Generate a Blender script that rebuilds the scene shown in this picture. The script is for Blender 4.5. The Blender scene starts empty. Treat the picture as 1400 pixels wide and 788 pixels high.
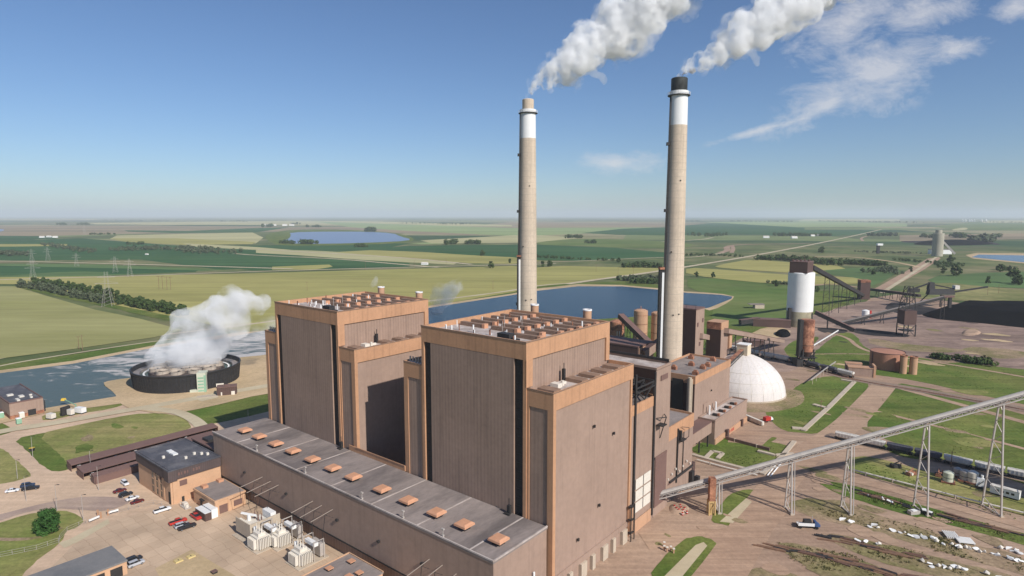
import bpy, math, random, numpy as np
from mathutils import Vector, Matrix, noise as mnoise
random.seed(7)
C=bpy.context.scene.collection
# ------------------------------------------------------------------ camera model (used to survey the site plan)
F=851.;PY=99.;CX=700.;CY=394.;H=120.
PT=math.atan(PY/F);CPT,SPT=math.cos(PT),math.sin(PT)
AZ=math.radians(39.25);Q=(math.sin(AZ),math.cos(AZ));P=(math.cos(AZ),-math.sin(AZ))
def ray(u,v):
    x=(u-CX)/F;y=-(v-CY)/F
    return (x,CPT+y*SPT,-SPT+y*CPT)
def G(u,v,z=0.):
    d=ray(u,v);t=(z-H)/d[2];return Vector((t*d[0],t*d[1],z))
def XY(a,b,z=0.): return Vector((a*P[0]+b*Q[0],a*P[1]+b*Q[1],z))
def PQ(X): return (X[0]*P[0]+X[1]*P[1], X[0]*Q[0]+X[1]*Q[1])
def GP(u,v,z=0.): return PQ(G(u,v,z))
def atq(u,v,qv):
    d=ray(u,v);t=qv/(d[0]*Q[0]+d[1]*Q[1]);X=(t*d[0],t*d[1]);return (PQ(X)[0],H+t*d[2])
def atp(u,v,pv):
    d=ray(u,v);t=pv/(d[0]*P[0]+d[1]*P[1]);X=(t*d[0],t*d[1]);return (PQ(X)[1],H+t*d[2])
def onY(u,v,Y):
    d=ray(u,v);t=Y/d[1];return Vector((t*d[0],Y,H+t*d[2]))
# ------------------------------------------------------------------ materials
def lin(c):
    c/=255.
    return c/12.92 if c<=.04045 else ((c+.055)/1.055)**2.4
def S(r,g,b,k=1.05): return (min(lin(r)/k,.9),min(lin(g)/k,.9),min(lin(b)/k,.9))
MATS={}
def nd(nt,t,**kw):
    n=nt.nodes.new(t)
    for k,v in kw.items():
        if hasattr(n,k): setattr(n,k,v)
        else: n.inputs[k].default_value=v
    return n
def mat(name,col,rough=.85,var=.18,scale=.15,fine=1.2,bump=.0,ribs=0.,metal=0.,coord='Object',stretch=(1,1,1),col2=None,spec=.3,streak=0.,mix2=(.45,.6),grime=0.,grit=0.,rows=None):
    m=bpy.data.materials.new(name);m.use_nodes=True;nt=m.node_tree;L=nt.links.new
    b=nt.nodes['Principled BSDF'];b.inputs['Roughness'].default_value=rough;b.inputs['Metallic'].default_value=metal
    b.inputs['Specular IOR Level'].default_value=spec
    if coord=='World':
        g=nd(nt,'ShaderNodeNewGeometry');src=g.outputs['Position']
    else:
        g=nd(nt,'ShaderNodeTexCoord');src=g.outputs['Object']
    mp=nd(nt,'ShaderNodeMapping');mp.inputs['Scale'].default_value=stretch;L(src,mp.inputs['Vector'])
    n1=nd(nt,'ShaderNodeTexNoise');n1.inputs['Scale'].default_value=scale;n1.inputs['Detail'].default_value=7;n1.inputs['Roughness'].default_value=.62;L(mp.outputs[0],n1.inputs['Vector'])
    n2=nd(nt,'ShaderNodeTexNoise');n2.inputs['Scale'].default_value=fine;n2.inputs['Detail'].default_value=5;n2.inputs['Roughness'].default_value=.7;L(mp.outputs[0],n2.inputs['Vector'])
    ad=nd(nt,'ShaderNodeMath',operation='ADD');L(n1.outputs['Fac'],ad.inputs[0]);L(n2.outputs['Fac'],ad.inputs[1])
    mr=nd(nt,'ShaderNodeMapRange');mr.inputs['From Min'].default_value=.7;mr.inputs['From Max'].default_value=1.3
    mr.inputs['To Min'].default_value=1-var;mr.inputs['To Max'].default_value=1+var;L(ad.outputs[0],mr.inputs['Value'])
    if col2 is not None:
        n3=nd(nt,'ShaderNodeTexNoise');n3.inputs['Scale'].default_value=scale*.55;n3.inputs['Detail'].default_value=8;n3.inputs['Roughness'].default_value=.66
        L(mp.outputs[0],n3.inputs['Vector'])
        r3=nd(nt,'ShaderNodeMapRange');r3.inputs['From Min'].default_value=mix2[0];r3.inputs['From Max'].default_value=mix2[1];L(n3.outputs['Fac'],r3.inputs['Value'])
        mx=nd(nt,'ShaderNodeMix',data_type='RGBA');mx.inputs['A'].default_value=(*col,1);mx.inputs['B'].default_value=(*col2,1);L(r3.outputs[0],mx.inputs['Factor']);cs=mx.outputs['Result']
    else:
        rg=nd(nt,'ShaderNodeRGB');rg.outputs[0].default_value=(*col,1);cs=rg.outputs[0]
    vm=nd(nt,'ShaderNodeVectorMath',operation='SCALE');L(cs,vm.inputs[0]);L(mr.outputs[0],vm.inputs['Scale']);out=vm.outputs[0]
    if ribs:
        sx=nd(nt,'ShaderNodeSeparateXYZ');L(src,sx.inputs[0])
        s=nd(nt,'ShaderNodeMath',operation='ADD');L(sx.outputs[0],s.inputs[0]);L(sx.outputs[1],s.inputs[1])
        # panels of siding: each about 3 m wide with its own slight tint
        fl=nd(nt,'ShaderNodeMath',operation='MULTIPLY');fl.inputs[1].default_value=.33;L(s.outputs[0],fl.inputs[0])
        fz=nd(nt,'ShaderNodeMath',operation='MULTIPLY');fz.inputs[1].default_value=.1;L(sx.outputs[2],fz.inputs[0])
        f1=nd(nt,'ShaderNodeMath',operation='FLOOR');L(fl.outputs[0],f1.inputs[0]);f2=nd(nt,'ShaderNodeMath',operation='FLOOR');L(fz.outputs[0],f2.inputs[0])
        cx=nd(nt,'ShaderNodeCombineXYZ');L(f1.outputs[0],cx.inputs[0]);L(f2.outputs[0],cx.inputs[1])
        wn=nd(nt,'ShaderNodeTexWhiteNoise');wn.noise_dimensions='3D';L(cx.outputs[0],wn.inputs['Vector'])
        w=nd(nt,'ShaderNodeMath',operation='MULTIPLY');w.inputs[1].default_value=2*math.pi/ribs;L(s.outputs[0],w.inputs[0])
        si=nd(nt,'ShaderNodeMath',operation='SINE');L(w.outputs[0],si.inputs[0])
        a=nd(nt,'ShaderNodeMath',operation='MULTIPLY_ADD');a.inputs[1].default_value=.075;a.inputs[2].default_value=.96;L(si.outputs[0],a.inputs[0])
        a2=nd(nt,'ShaderNodeMath',operation='MULTIPLY_ADD');a2.inputs[1].default_value=.06;L(wn.outputs['Value'],a2.inputs[0]);L(a.outputs[0],a2.inputs[2])
        v2=nd(nt,'ShaderNodeVectorMath',operation='SCALE');L(out,v2.inputs[0]);L(a2.outputs[0],v2.inputs['Scale']);out=v2.outputs[0]
    if grime:
        # rain streaks: noise stretched down the wall
        m2=nd(nt,'ShaderNodeMapping');m2.inputs['Scale'].default_value=(.9,.9,.035);L(src,m2.inputs['Vector'])
        n4=nd(nt,'ShaderNodeTexNoise');n4.inputs['Scale'].default_value=1.;n4.inputs['Detail'].default_value=6;n4.inputs['Roughness'].default_value=.6;L(m2.outputs[0],n4.inputs['Vector'])
        r4=nd(nt,'ShaderNodeMapRange');r4.inputs['From Min'].default_value=.5;r4.inputs['From Max'].default_value=.72;r4.inputs['To Min'].default_value=1.;r4.inputs['To Max'].default_value=1-grime;L(n4.outputs['Fac'],r4.inputs['Value'])
        v3=nd(nt,'ShaderNodeVectorMath',operation='SCALE');L(out,v3.inputs[0]);L(r4.outputs[0],v3.inputs['Scale']);out=v3.outputs[0]
    if grit:
        n6=nd(nt,'ShaderNodeTexNoise');n6.inputs['Scale'].default_value=.75;n6.inputs['Detail'].default_value=6;n6.inputs['Roughness'].default_value=.75;L(src,n6.inputs['Vector'])
        r6=nd(nt,'ShaderNodeMapRange');r6.inputs['From Min'].default_value=.3;r6.inputs['From Max'].default_value=.7;r6.inputs['To Min'].default_value=1-grit;r6.inputs['To Max'].default_value=1+grit;L(n6.outputs['Fac'],r6.inputs['Value'])
        v6=nd(nt,'ShaderNodeVectorMath',operation='SCALE');L(out,v6.inputs[0]);L(r6.outputs[0],v6.inputs['Scale']);out=v6.outputs[0]
    if rows:
        # drill rows / mowing swaths / wheel tracks: noise stretched along one ground direction
        m7=nd(nt,'ShaderNodeMapping');m7.inputs['Rotation'].default_value=(0,0,rows[0]);m7.inputs['Scale'].default_value=(rows[1]*.04,rows[1],1);L(src,m7.inputs['Vector'])
        n7=nd(nt,'ShaderNodeTexNoise');n7.inputs['Scale'].default_value=1.;n7.inputs['Detail'].default_value=5;n7.inputs['Roughness'].default_value=.6;L(m7.outputs[0],n7.inputs['Vector'])
        r7=nd(nt,'ShaderNodeMapRange');r7.inputs['From Min'].default_value=.35;r7.inputs['From Max'].default_value=.65;r7.inputs['To Min'].default_value=1-rows[2];r7.inputs['To Max'].default_value=1+rows[2];L(n7.outputs['Fac'],r7.inputs['Value'])
        v7=nd(nt,'ShaderNodeVectorMath',operation='SCALE');L(out,v7.inputs[0]);L(r7.outputs[0],v7.inputs['Scale']);out=v7.outputs[0]
    L(out,b.inputs['Base Color'])
    if bump:
        bp=nd(nt,'ShaderNodeBump');bp.inputs['Strength'].default_value=bump;bp.inputs['Distance'].default_value=.5;L(n2.outputs['Fac'],bp.inputs['Height']);L(bp.outputs[0],b.inputs['Normal'])
    MATS[name]=m;return m
M={}
M['siding']=mat('grey_brown_siding',S(164,138,121,1.15),.75,.12,.05,.6,ribs=1.5,grime=.2)
M['siding2']=mat('grey_siding_smooth',S(163,138,122,1.1),.75,.12,.05,.5,grime=.14)
M['trim']=mat('orange_tan_trim',S(222,170,131,1.5),.75,.13,.08,.8,grime=.2)
M['slot']=mat('dark_louvre',(.035,.032,.03),.7,.2,.3,2)
M['roof']=mat('grey_membrane_roof',S(146,134,127,1.05),.9,.2,.09,1.1,stretch=(1,.35,1),col2=S(112,103,99,1.05))
M['droof']=mat('dark_tar_roof',S(84,84,90,1.05),.85,.25,.12,1.2,col2=S(110,108,110,1.05))
M['gravel']=mat('pale_gravel_roof',S(196,184,176,1.1),.95,.2,.2,2.5,col2=S(160,146,136))
M['monitor']=mat('rusty_roof_monitor',S(142,116,98,1.1),.8,.25,.3,2)
M['cap']=mat('orange_painted_cap',S(226,168,132,1.35),.7,.12,.3,2)
M['conc']=mat('chimney_concrete',S(206,188,166,1.08),.9,.14,.06,.7,grime=.2)
M['cconc']=mat('cast_concrete',S(190,175,155,1.05),.9,.15,.2,1.5,grime=.1)
M['white']=mat('white_paint',(.78,.77,.74),.6,.05,.1,1,grime=.06)
M['dark']=mat('dark_steel',(.036,.033,.032),.6,.25,.3,2)
M['brown']=mat('dark_brown_siding',S(92,72,66,1.05),.8,.12,.1,1,ribs=1.2)
M['brownroof']=mat('brown_metal_roof',S(118,92,84,1.05),.7,.12,.1,1)
M['rust']=mat('rusty_steel',S(176,124,96,1.05),.85,.35,.25,2,col2=S(110,70,56),grime=.35)
M['tan']=mat('tan_tank_paint',S(198,156,124,1.15),.75,.12,.1,1,grime=.15)
M['steel']=mat('galvanised_steel',S(188,180,172,1.05),.5,.15,.3,2,metal=.2)
M['gwhite']=mat('pale_equipment_paint',S(224,216,202,1.1),.55,.10,.4,2)
M['brick']=mat('tan_brick',S(208,168,134,1.15),.9,.12,.2,3)
M['dbrown']=mat('dark_fascia',S(88,76,74,1.05),.7,.12,.2,1.5,ribs=.9)
M['glass']=mat('dark_glass',(.02,.024,.028),.12,.1,.3,2,spec=.6)
M['tyre']=mat('black_rubber',(.015,.015,.015),.9,.1)
M['coal']=mat('black_coal',(.009,.009,.010),1.,.5,.03,.5,bump=.4,spec=.03)
M['dk']=mat('shade_side_brown',S(74,56,50,1.05),.8,.15,.1,1)  # darkens the shade-side faces of several blocks by colour
M['bark']=mat('tree_bark',(.08,.06,.04),.95,.2)
M['green']=mat('mint_green_paint',S(150,190,160,1.2),.7,.1)
M['pgreen']=mat('pale_green_panels',S(210,212,190,1.2),.7,.1,.3,1)
M['red']=mat('red_paint',(.45,.04,.03),.5,.1)
M['yellow']=mat('yellow_paint',(.75,.5,.06),.6,.1)
M['blue']=mat('blue_paint',(.05,.09,.2),.6,.1)
M['domew']=mat('white_dome_shell',(.68,.63,.59),.8,.10,.12,1.5,grime=.14)
M['srust']=mat('scrap_rust',S(120,90,76),.95,.35,.4,3,col2=S(84,72,64))
M['wood']=mat('weathered_timber',S(130,100,80),.95,.3,.5,3)
def leafmat(name,c,c2):
    m=mat(name,c,.8,.45,.25,.9,col2=c2,coord='World',spec=.15);return m
M['leaf']=leafmat('dark_leaves',(.045,.075,.022),(.075,.105,.03))
M['leaf2']=leafmat('grey_green_leaves',(.075,.095,.05),(.11,.13,.07))
M['leafn']=leafmat('fresh_green_leaves',(.035,.09,.02),(.06,.125,.028))
# ------------------------------------------------------------------ mesh builder
class B:
    def __init__(s,off=(0,0,0)): s.v=[];s.f=[];s.o=off
    def add(s,vs,fs):
        n=len(s.v);o=s.o
        s.v+=[(a[0]-o[0],a[1]-o[1],a[2]-o[2]) for a in vs];s.f+=[tuple(i+n for i in f) for f in fs];return s
    def box(s,x0,x1,y0,y1,z0,z1,t=0.):
        x0,x1=sorted((x0,x1));y0,y1=sorted((y0,y1))
        vs=[(x0,y0,z0),(x1,y0,z0),(x1,y1,z0),(x0,y1,z0),(x0+t,y0+t,z1),(x1-t,y0+t,z1),(x1-t,y1-t,z1),(x0+t,y1-t,z1)]
        return s.add(vs,[(0,3,2,1),(4,5,6,7),(0,1,5,4),(1,2,6,5),(2,3,7,6),(3,0,4,7)])
    def prism(s,poly,z0,z1):
        a=sum(poly[i][0]*poly[(i+1)%len(poly)][1]-poly[(i+1)%len(poly)][0]*poly[i][1] for i in range(len(poly)))
        if a<0: poly=poly[::-1]
        n=len(poly);vs=[(x,y,z0) for x,y in poly]+[(x,y,z1) for x,y in poly]
        return s.add(vs,[tuple(range(n))[::-1],tuple(range(n,2*n))]+[(i,(i+1)%n,n+(i+1)%n,n+i) for i in range(n)])
    def lathe(s,cx,cy,prof,n=32,cap=True,a0=0.,a1=2*math.pi):
        full=abs(a1-a0)>6.28;k=n if full else n+1;vs=[]
        for r,z in prof:
            for i in range(k):
                t=a0+(a1-a0)*i/n;vs.append((cx+r*math.cos(t),cy+r*math.sin(t),z))
        fs=[]
        for j in range(len(prof)-1):
            for i in range(n):
                i2=(i+1)%k;fs.append((j*k+i,j*k+i2,(j+1)*k+i2,(j+1)*k+i))
        if cap and full: fs+=[tuple(range(k))[::-1],tuple((len(prof)-1)*k+i for i in range(k))]
        return s.add(vs,fs)
    def cyl(s,cx,cy,z0,z1,r0,r1=None,n=20): return s.lathe(cx,cy,[(r0,z0),(r0 if r1 is None else r1,z1)],n)
    def beam(s,a,b,w,h=None,n=4):
        a=Vector(a);b=Vector(b);d=(b-a).normalized();h=w if h is None else h
        u=Vector((0,0,1)) if abs(d.z)<.98 else Vector((1,0,0));x=d.cross(u).normalized();y=x.cross(d).normalized()
        if n==4: ring=[x*w/2+y*h/2,-x*w/2+y*h/2,-x*w/2-y*h/2,x*w/2-y*h/2]
        else: ring=[x*w/2*math.cos(2*math.pi*i/n)+y*h/2*math.sin(2*math.pi*i/n) for i in range(n)]
        vs=[a+r for r in ring]+[b+r for r in ring]
        return s.add([tuple(q) for q in vs],[tuple(range(n)),tuple(range(n,2*n))[::-1]]+[(i,n+i,n+(i+1)%n,(i+1)%n) for i in range(n)])
    def mesh(s,name,m,smooth=False):
        me=bpy.data.meshes.new(name);me.from_pydata(s.v,[],s.f);me.materials.append(m)
        if smooth: me.polygons.foreach_set('use_smooth',[True]*len(me.polygons))
        me.update();return me
    def build(s,name,m,parent=None,smooth=False,loc=None,rz=0.):
        o=bpy.data.objects.new(name,s.mesh(name,m,smooth));C.objects.link(o)
        if smooth:
            try:
                o.data.set_sharp_from_angle(angle=math.radians(40))
            except Exception: pass
        if parent is not None: o.parent=parent
        if loc is not None: o.location=loc;o.rotation_euler=(0,0,rz)
        return o
def tag(o,label=None,cat=None,group=None,kind=None):
    if label:o['label']=label
    if cat:o['category']=cat
    if group:o['group']=group
    if kind:o['kind']=kind
    return o
class T:
    """a thing: an Empty at its base; local axes along the plant grid (plant=True) or east-north"""
    def __init__(s,name,label,cat,o=(0,0,0),rz=0.,group=None,plant=False):
        s.e=bpy.data.objects.new(name,None);C.objects.link(s.e);s.e.empty_display_size=2
        if len(o)==2:o=(o[0],o[1],0.)
        s.plant=plant
        if plant: s.e.location=XY(*o);s.e.rotation_euler=(0,0,-AZ);s.off=o
        else: s.e.location=o;s.e.rotation_euler=(0,0,rz);s.off=(0,0,0)
        tag(s.e,label,cat,group)
    def b(s): return B(s.off)
    def part(s,name,bld,m,parent=None,smooth=False): return bld.build(name,m,parent if parent is not None else s.e,smooth)
    def w(s,v):
        """world point -> builder coordinates"""
        if s.plant: a=PQ(v);return (a[0],a[1],v[2])
        l=s.e.location;return (v[0]-l.x,v[1]-l.y,v[2]-l.z)
def kids(o): return [c for c in C.objects if c.parent==o]
def copy_tree(o,loc,rz=None,label=None,group=None,scale=None):
    def cp_(x,par):
        c=x.copy();C.objects.link(c)
        if par is not None:c.parent=par
        for k in KIDS(x):cp_(k,c)
        return c
    c=cp_(o,None);c.location=loc
    if rz is not None:c.rotation_euler=(0,0,rz)
    if label:c['label']=label
    if group:c['group']=group
    if scale:c.scale=scale if hasattr(scale,'__len__') else (scale,)*3
    return c
_kc={}
def KIDS(x):
    if x.name not in _kc:_kc[x.name]=list(x.children)
    return _kc[x.name]
def struct(name,bld,m,loc=None,smooth=False):
    o=bld.build(name,m,None,smooth);o['kind']='structure';return o
# ------------------------------------------------------------------ ground sheets (layers a few mm to cm apart)
LAY={}
def smooth_poly(pts,it=1):
    for _ in range(it):
        q=[]
        for i in range(len(pts)):
            a=pts[i];b=pts[(i+1)%len(pts)]
            q+= [a*.75+b*.25,a*.25+b*.75]
        pts=q
    return pts
NSH=[0]
def sheet(name,px,m,z,rnd=0,jit=0.):
    NSH[0]+=1;z+=NSH[0]*.0002
    pts=[G(u,v) for u,v in px]
    if rnd:pts=smooth_poly(pts,rnd)
    if jit:
        out=[]
        for i in range(len(pts)):
            a=pts[i];b=pts[(i+1)%len(pts)];n=max(1,int((b-a).length/(jit*5)))
            for k in range(min(n,60)):
                p=a.lerp(b,k/n);w=Vector(mnoise.noise_vector(p*(.35/jit)));out.append(p+Vector((w.x,w.y,0))*jit)
        pts=out
    bl=B();from mathutils.geometry import tessellate_polygon
    vs=[(p.x,p.y,z) for p in pts];tri=tessellate_polygon([[Vector((p.x,p.y,0)) for p in pts]])
    fs=[]
    for t in tri:
        a,b,c=[Vector(vs[i]) for i in t]
        fs.append(tuple(t) if (b-a).cross(c-a).z>0 else tuple(t)[::-1])
    bl.add(vs,fs);return struct(name,bl,m)
def road(name,px,w,m,z,rnd=1,kerb=0.):
    NSH[0]+=1;z+=NSH[0]*.0002
    pts=[G(u,v) for u,v in px]
    for _ in range(rnd*2):
        q=[pts[0]]
        for i in range(len(pts)-1):q+=[pts[i]*.75+pts[i+1]*.25,pts[i]*.25+pts[i+1]*.75]
        pts=q+[pts[-1]]
    L_=[];R_=[]
    for i,p in enumerate(pts):
        d=(pts[min(i+1,len(pts)-1)]-pts[max(i-1,0)]).normalized();n=Vector((-d.y,d.x,0))*w/2
        L_.append(p+n);R_.append(p-n)
    bl=B();n=len(pts);bl.add([(p.x,p.y,z) for p in L_]+[(p.x,p.y,z) for p in R_],[(n+i,n+i+1,i+1,i) for i in range(n-1)])
    return struct(name,bl,m)
# ================================================================== GROUND, FIELDS, WATER, ROADS
def field(name,c,c2,scale=.012,fine=.12,stretch=(1,1,1),var=.14,**k): return mat(name,c,.95,var*1.25,scale,fine,coord='World',stretch=stretch,col2=c2,spec=.1,**k)
# base prairie sheet to the horizon: patchwork of far fields by voronoi cells
def ground_mat():
    m=bpy.data.materials.new('prairie_ground');m.use_nodes=True;nt=m.node_tree;L=nt.links.new
    b=nt.nodes['Principled BSDF'];b.inputs['Roughness'].default_value=.95;b.inputs['Specular IOR Level'].default_value=.1
    g=nd(nt,'ShaderNodeNewGeometry');mp=nd(nt,'ShaderNodeMapping');mp.inputs['Scale'].default_value=(1/1300.,1/800.,1);mp.inputs['Rotation'].default_value=(0,0,.12);L(g.outputs['Position'],mp.inputs['Vector'])
    v=nd(nt,'ShaderNodeTexVoronoi');v.feature='F1';v.distance='CHEBYCHEV';v.inputs['Scale'].default_value=1.;v.inputs['Randomness'].default_value=.55;L(mp.outputs[0],v.inputs['Vector'])
    sep=nd(nt,'ShaderNodeSeparateColor');L(v.outputs['Color'],sep.inputs[0])
    cr=nd(nt,'ShaderNodeValToRGB');e=cr.color_ramp;e.interpolation='CONSTANT'
    cols=[(0,(.10,.12,.05)),(.16,(.045,.085,.035)),(.32,(.22,.20,.10)),(.45,(.12,.14,.055)),(.6,(.27,.24,.13)),(.72,(.05,.09,.04)),(.84,(.20,.175,.11)),(.93,(.16,.19,.075))]
    while len(e.elements)<len(cols):e.elements.new(.5)
    for el,(p_,c_) in zip(e.elements,cols):el.position=p_;el.color=(*c_,1)
    L(sep.outputs[0],cr.inputs[0])
    n=nd(nt,'ShaderNodeTexNoise');n.inputs['Scale'].default_value=.006;n.inputs['Detail'].default_value=9;n.inputs['Roughness'].default_value=.65;L(g.outputs['Position'],n.inputs['Vector'])
    r=nd(nt,'ShaderNodeMapRange');r.inputs['From Min'].default_value=.3;r.inputs['From Max'].default_value=.7;r.inputs['To Min'].default_value=.85;r.inputs['To Max'].default_value=1.4;L(n.outputs['Fac'],r.inputs['Value'])
    # near the plant: rough pasture rather than fields
    ln=nd(nt,'ShaderNodeVectorMath',operation='LENGTH');L(g.outputs['Position'],ln.inputs[0])
    nr=nd(nt,'ShaderNodeMapRange');nr.inputs['From Min'].default_value=2600;nr.inputs['From Max'].default_value=3300;L(ln.outputs['Value'],nr.inputs['Value'])
    n5=nd(nt,'ShaderNodeTexNoise');n5.inputs['Scale'].default_value=.004;n5.inputs['Detail'].default_value=10;n5.inputs['Roughness'].default_value=.7;L(g.outputs['Position'],n5.inputs['Vector'])
    c5=nd(nt,'ShaderNodeValToRGB');e=c5.color_ramp;e.elements[0].position=.40;e.elements[0].color=(.07,.098,.035,1);e.elements[1].position=.62;e.elements[1].color=(.21,.18,.095,1);e.elements.new(.5).color=(.125,.142,.055,1)
    L(n5.outputs['Fac'],c5.inputs[0])
    mx=nd(nt,'ShaderNodeMix',data_type='RGBA');L(nr.outputs[0],mx.inputs['Factor']);L(c5.outputs[0],mx.inputs['A']);L(cr.outputs[0],mx.inputs['B'])
    vm=nd(nt,'ShaderNodeVectorMath',operation='SCALE');L(mx.outputs['Result'],vm.inputs[0]);L(r.outputs[0],vm.inputs['Scale']);L(vm.outputs[0],b.inputs['Base Color']);return m
bl=B();R_=90000
bl.add([(-R_,-4000,0),(R_,-4000,0),(R_,R_,0),(-R_,R_,0)],[(0,1,2,3)]);struct('ground',bl,ground_mat())
st=(.25,1,1)
FM=dict(
 wheat=field('ripening_wheat',S(158,154,102),S(146,144,88),.006,.05,st,.10,rows=(.5,.06,.06),grit=.06),
 yellow=field('yellow_field',S(166,158,96),S(148,144,84),.005,.05,st,.12,rows=(.15,.05,.10),grit=.06),
 pale=field('pale_stubble',S(186,178,132),S(170,164,120),.004,.03,st,.10),
 crop=field('dark_green_crop',S(56,90,52),S(70,100,60),.004,.03,st,.16,rows=(.1,.03,.10)),
 crop2=field('mid_green_crop',S(96,120,72),S(84,104,62),.004,.03,st,.16),
 bright=field('bright_green_crop',S(90,112,56),S(120,128,76),.006,.05,(.5,1,1),.2,mix2=(.4,.6)),
 brownf=field('fallow_field',S(158,140,112),S(134,122,98),.003,.03,st,.12),
 pgreen=field('light_green_field',S(150,164,110),S(136,150,100),.003,.03,st,.08),
 pasture=field('rough_pasture',S(104,112,64),S(146,138,92),.01,.08,(1,1,1),.25,mix2=(.42,.62)),
)
Z=[.02]
def fld(m,px,rnd=0,jit=0):
    Z[0]+=.012;return sheet('field',px,FM[m],Z[0],rnd,jit)
# far belts
fld('brownf',[(-60,309),(200,309),(420,311),(640,309),(700,304),(1000,306),(1000,311),(900,316),(700,318),(640,322),(500,318),(320,316),(100,322),(-60,326)])
fld('pale',[(120,305),(420,302),(520,303),(700,308),(700,310),(420,308),(130,307)])
fld('pale',[(-60,299),(130,299.5),(140,300.5),(-60,300.6)])
fld('pgreen',[(430,303),(700,312),(895,311),(830,318),(740,322),(700,323),(560,316),(480,311)])
fld('pale',[(160,322),(250,320),(345,318),(360,325),(350,333),(270,334),(190,330),(150,327)])
fld('yellow',[(150,326),(240,326),(350,331),(345,334),(250,335),(170,331)])
fld('crop',[(170,315),(255,316),(350,312),(395,311),(350,318),(240,319),(175,317)])
fld('crop',[(-80,322),(70,323),(78,327),(-80,330)])
fld('crop',[(-80,330),(25,329),(110,326),(240,336),(350,343),(420,349),(350,367),(300,369),(190,355),(0,357),(-80,358)])
fld('yellow',[(-80,334),(92,334),(92,336.5),(-80,338.5)])
fld('crop2',[(-80,360),(130,362),(310,369),(130,378),(-80,382)])
fld('crop',[(-80,362),(0,363.5),(95,366),(160,367),(310,371),(130,376),(0,377),(-80,378)],1)
fld('crop2',[(20,376),(100,371),(165,373),(100,378),(10,380)],1)
fld('crop',[(260,337),(350,336),(470,333),(560,333),(500,346),(440,349),(350,345),(280,341)])
fld('pale',[(250,333),(350,338),(400,342),(350,342),(270,338)])
fld('pale',[(350,341),(430,343),(560,350),(630,358),(620,362),(500,356),(420,350),(350,346)])
fld('crop',[(300,348),(352,350),(450,353),(560,360),(560,366),(480,368),(350,370),(320,367)])
fld('yellow',[(372,365),(450,362),(455,365),(430,369),(372,369)])
fld('yellow',[(458,345),(530,341),(620,344),(700,351),(740,357),(700,361),(640,360),(560,353)])
fld('pgreen',[(560,333),(700,326),(700,331),(580,334)])
fld('pale',[(575,329),(700,322),(740,322),(800,325),(735,332),(590,333)])
fld('bright',[(735,331),(780,327),(850,327),(950,333),(940,339),(850,339),(790,336),(735,335)],1)
fld('crop',[(795,319),(850,313),(905,311),(990,304),(1100,311),(1100,316),(905,322),(840,321)])
fld('crop',[(1000,315),(1100,315),(1210,316),(1190,320),(1140,323),(1050,322),(1000,319)])
fld('pgreen',[(960,304),(1100,302),(1240,306),(1240,310),(1090,311),(1000,306)])
fld('bright',[(1270,310),(1330,304),(1480,303),(1480,313),(1380,315),(1310,314)])
fld('pale',[(1340,302),(1480,301),(1480,305),(1345,305)])
fld('pale',[(1100,300),(1230,300),(1230,302),(1090,302)])
fld('crop',[(500,342),(560,336),(700,335),(735,335),(840,339),(915,346),(915,352),(787,357),(735,356),(700,352),(640,349),(580,345)],0,0)
fld('yellow',[(735,366),(770,364),(900,367),(905,371),(800,385),(700,375)])
fld('yellow',[(30,389),(-60,389),(-60,380),(150,378),(350,374),(560,368),(700,364),(740,368),(820,382),(790,387),(735,392),(700,400),(640,410),(588,418),(560,440),(330,455),(255,437),(160,418),(60,395)])
fld('wheat',[(-200,392),(20,392),(60,404),(130,424),(190,436),(250,452),(210,462),(100,478),(0,491),(-200,512)])
fld('yellow',[(975,364),(1030,354),(1060,358),(1140,362),(1162,370),(1158,374),(1120,376),(985,367)],1)
fld('yellow',[(938,366),(985,369),(1100,378),(1180,380),(1192,384),(1176,389),(1080,391),(938,377)],1)
fld('bright',[(940,378),(1080,391),(1120,395),(1085,432),(1050,445),(1000,450),(965,430),(1000,412),(1005,404),(940,398)],1)
fld('crop2',[(1100,372),(1180,366),(1240,366),(1190,396),(1170,388),(1192,383)],1)
fld('crop2',[(1290,375),(1480,370),(1480,398),(1330,392),(1260,386)],1)
fld('pasture',[(1215,405),(1270,384),(1400,398),(1480,405),(1480,415),(1300,412)],1,4)
fld('brownf',[(1230,322),(1480,318),(1480,326),(1230,330)])
fld('pale',[(1300,314),(1320,311),(1325,314),(1305,316)],1)
# green shore south of the pond, grass bank on the north
GM=dict(
 grass=field('mown_grass',S(118,126,66),S(152,142,92),.035,.5,(1,1,1),.2,mix2=(.38,.6),grit=.22,rows=(.7,.35,.13)),
 green=field('lush_grass',S(86,106,46),S(116,120,64),.028,.5,(1,1,1),.24,mix2=(.4,.62),grit=.26,rows=(.66,.25,.14)),
 dirt=field('bare_dirt',S(172,146,124),S(158,132,112),.02,.35,(1,1,1),.12,grit=.16,rows=(.75,.35,.16)),
 ldirt=field('graded_dirt_road',S(178,150,126),S(166,138,116),.03,.35,(1,1,1),.10,grit=.12,rows=(-.9,.6,.14)),
 sand=field('sandy_ground',S(200,174,138),S(180,158,122),.02,.35,(1,1,1),.14,grit=.1),
 track=field('gravel_track',S(198,184,154),S(186,170,140),.03,.3,(1,1,1),.08),
 coaldirt=field('coal_stained_dirt',S(164,140,124),S(128,108,98),.014,.2,(.6,1,1),.3,grit=.12,rows=(.3,.08,.16)),
 dust=field('coal_dust',(.028,.026,.027),(.07,.06,.055),.02,.2,(1,1,1),.3),
 scrub=field('dry_scrub',S(126,118,80),S(158,136,110),.06,.6,(1,1,1),.25,grit=.32,mix2=(.42,.58)),
 ballast=field('track_ballast',S(148,128,112),S(120,104,94),.06,.8,(1,1,1),.2,grit=.12),
)
def gs(name,m,z,px,rnd=0,jit=0): return sheet(name,px,GM[m],z,rnd,jit)
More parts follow.
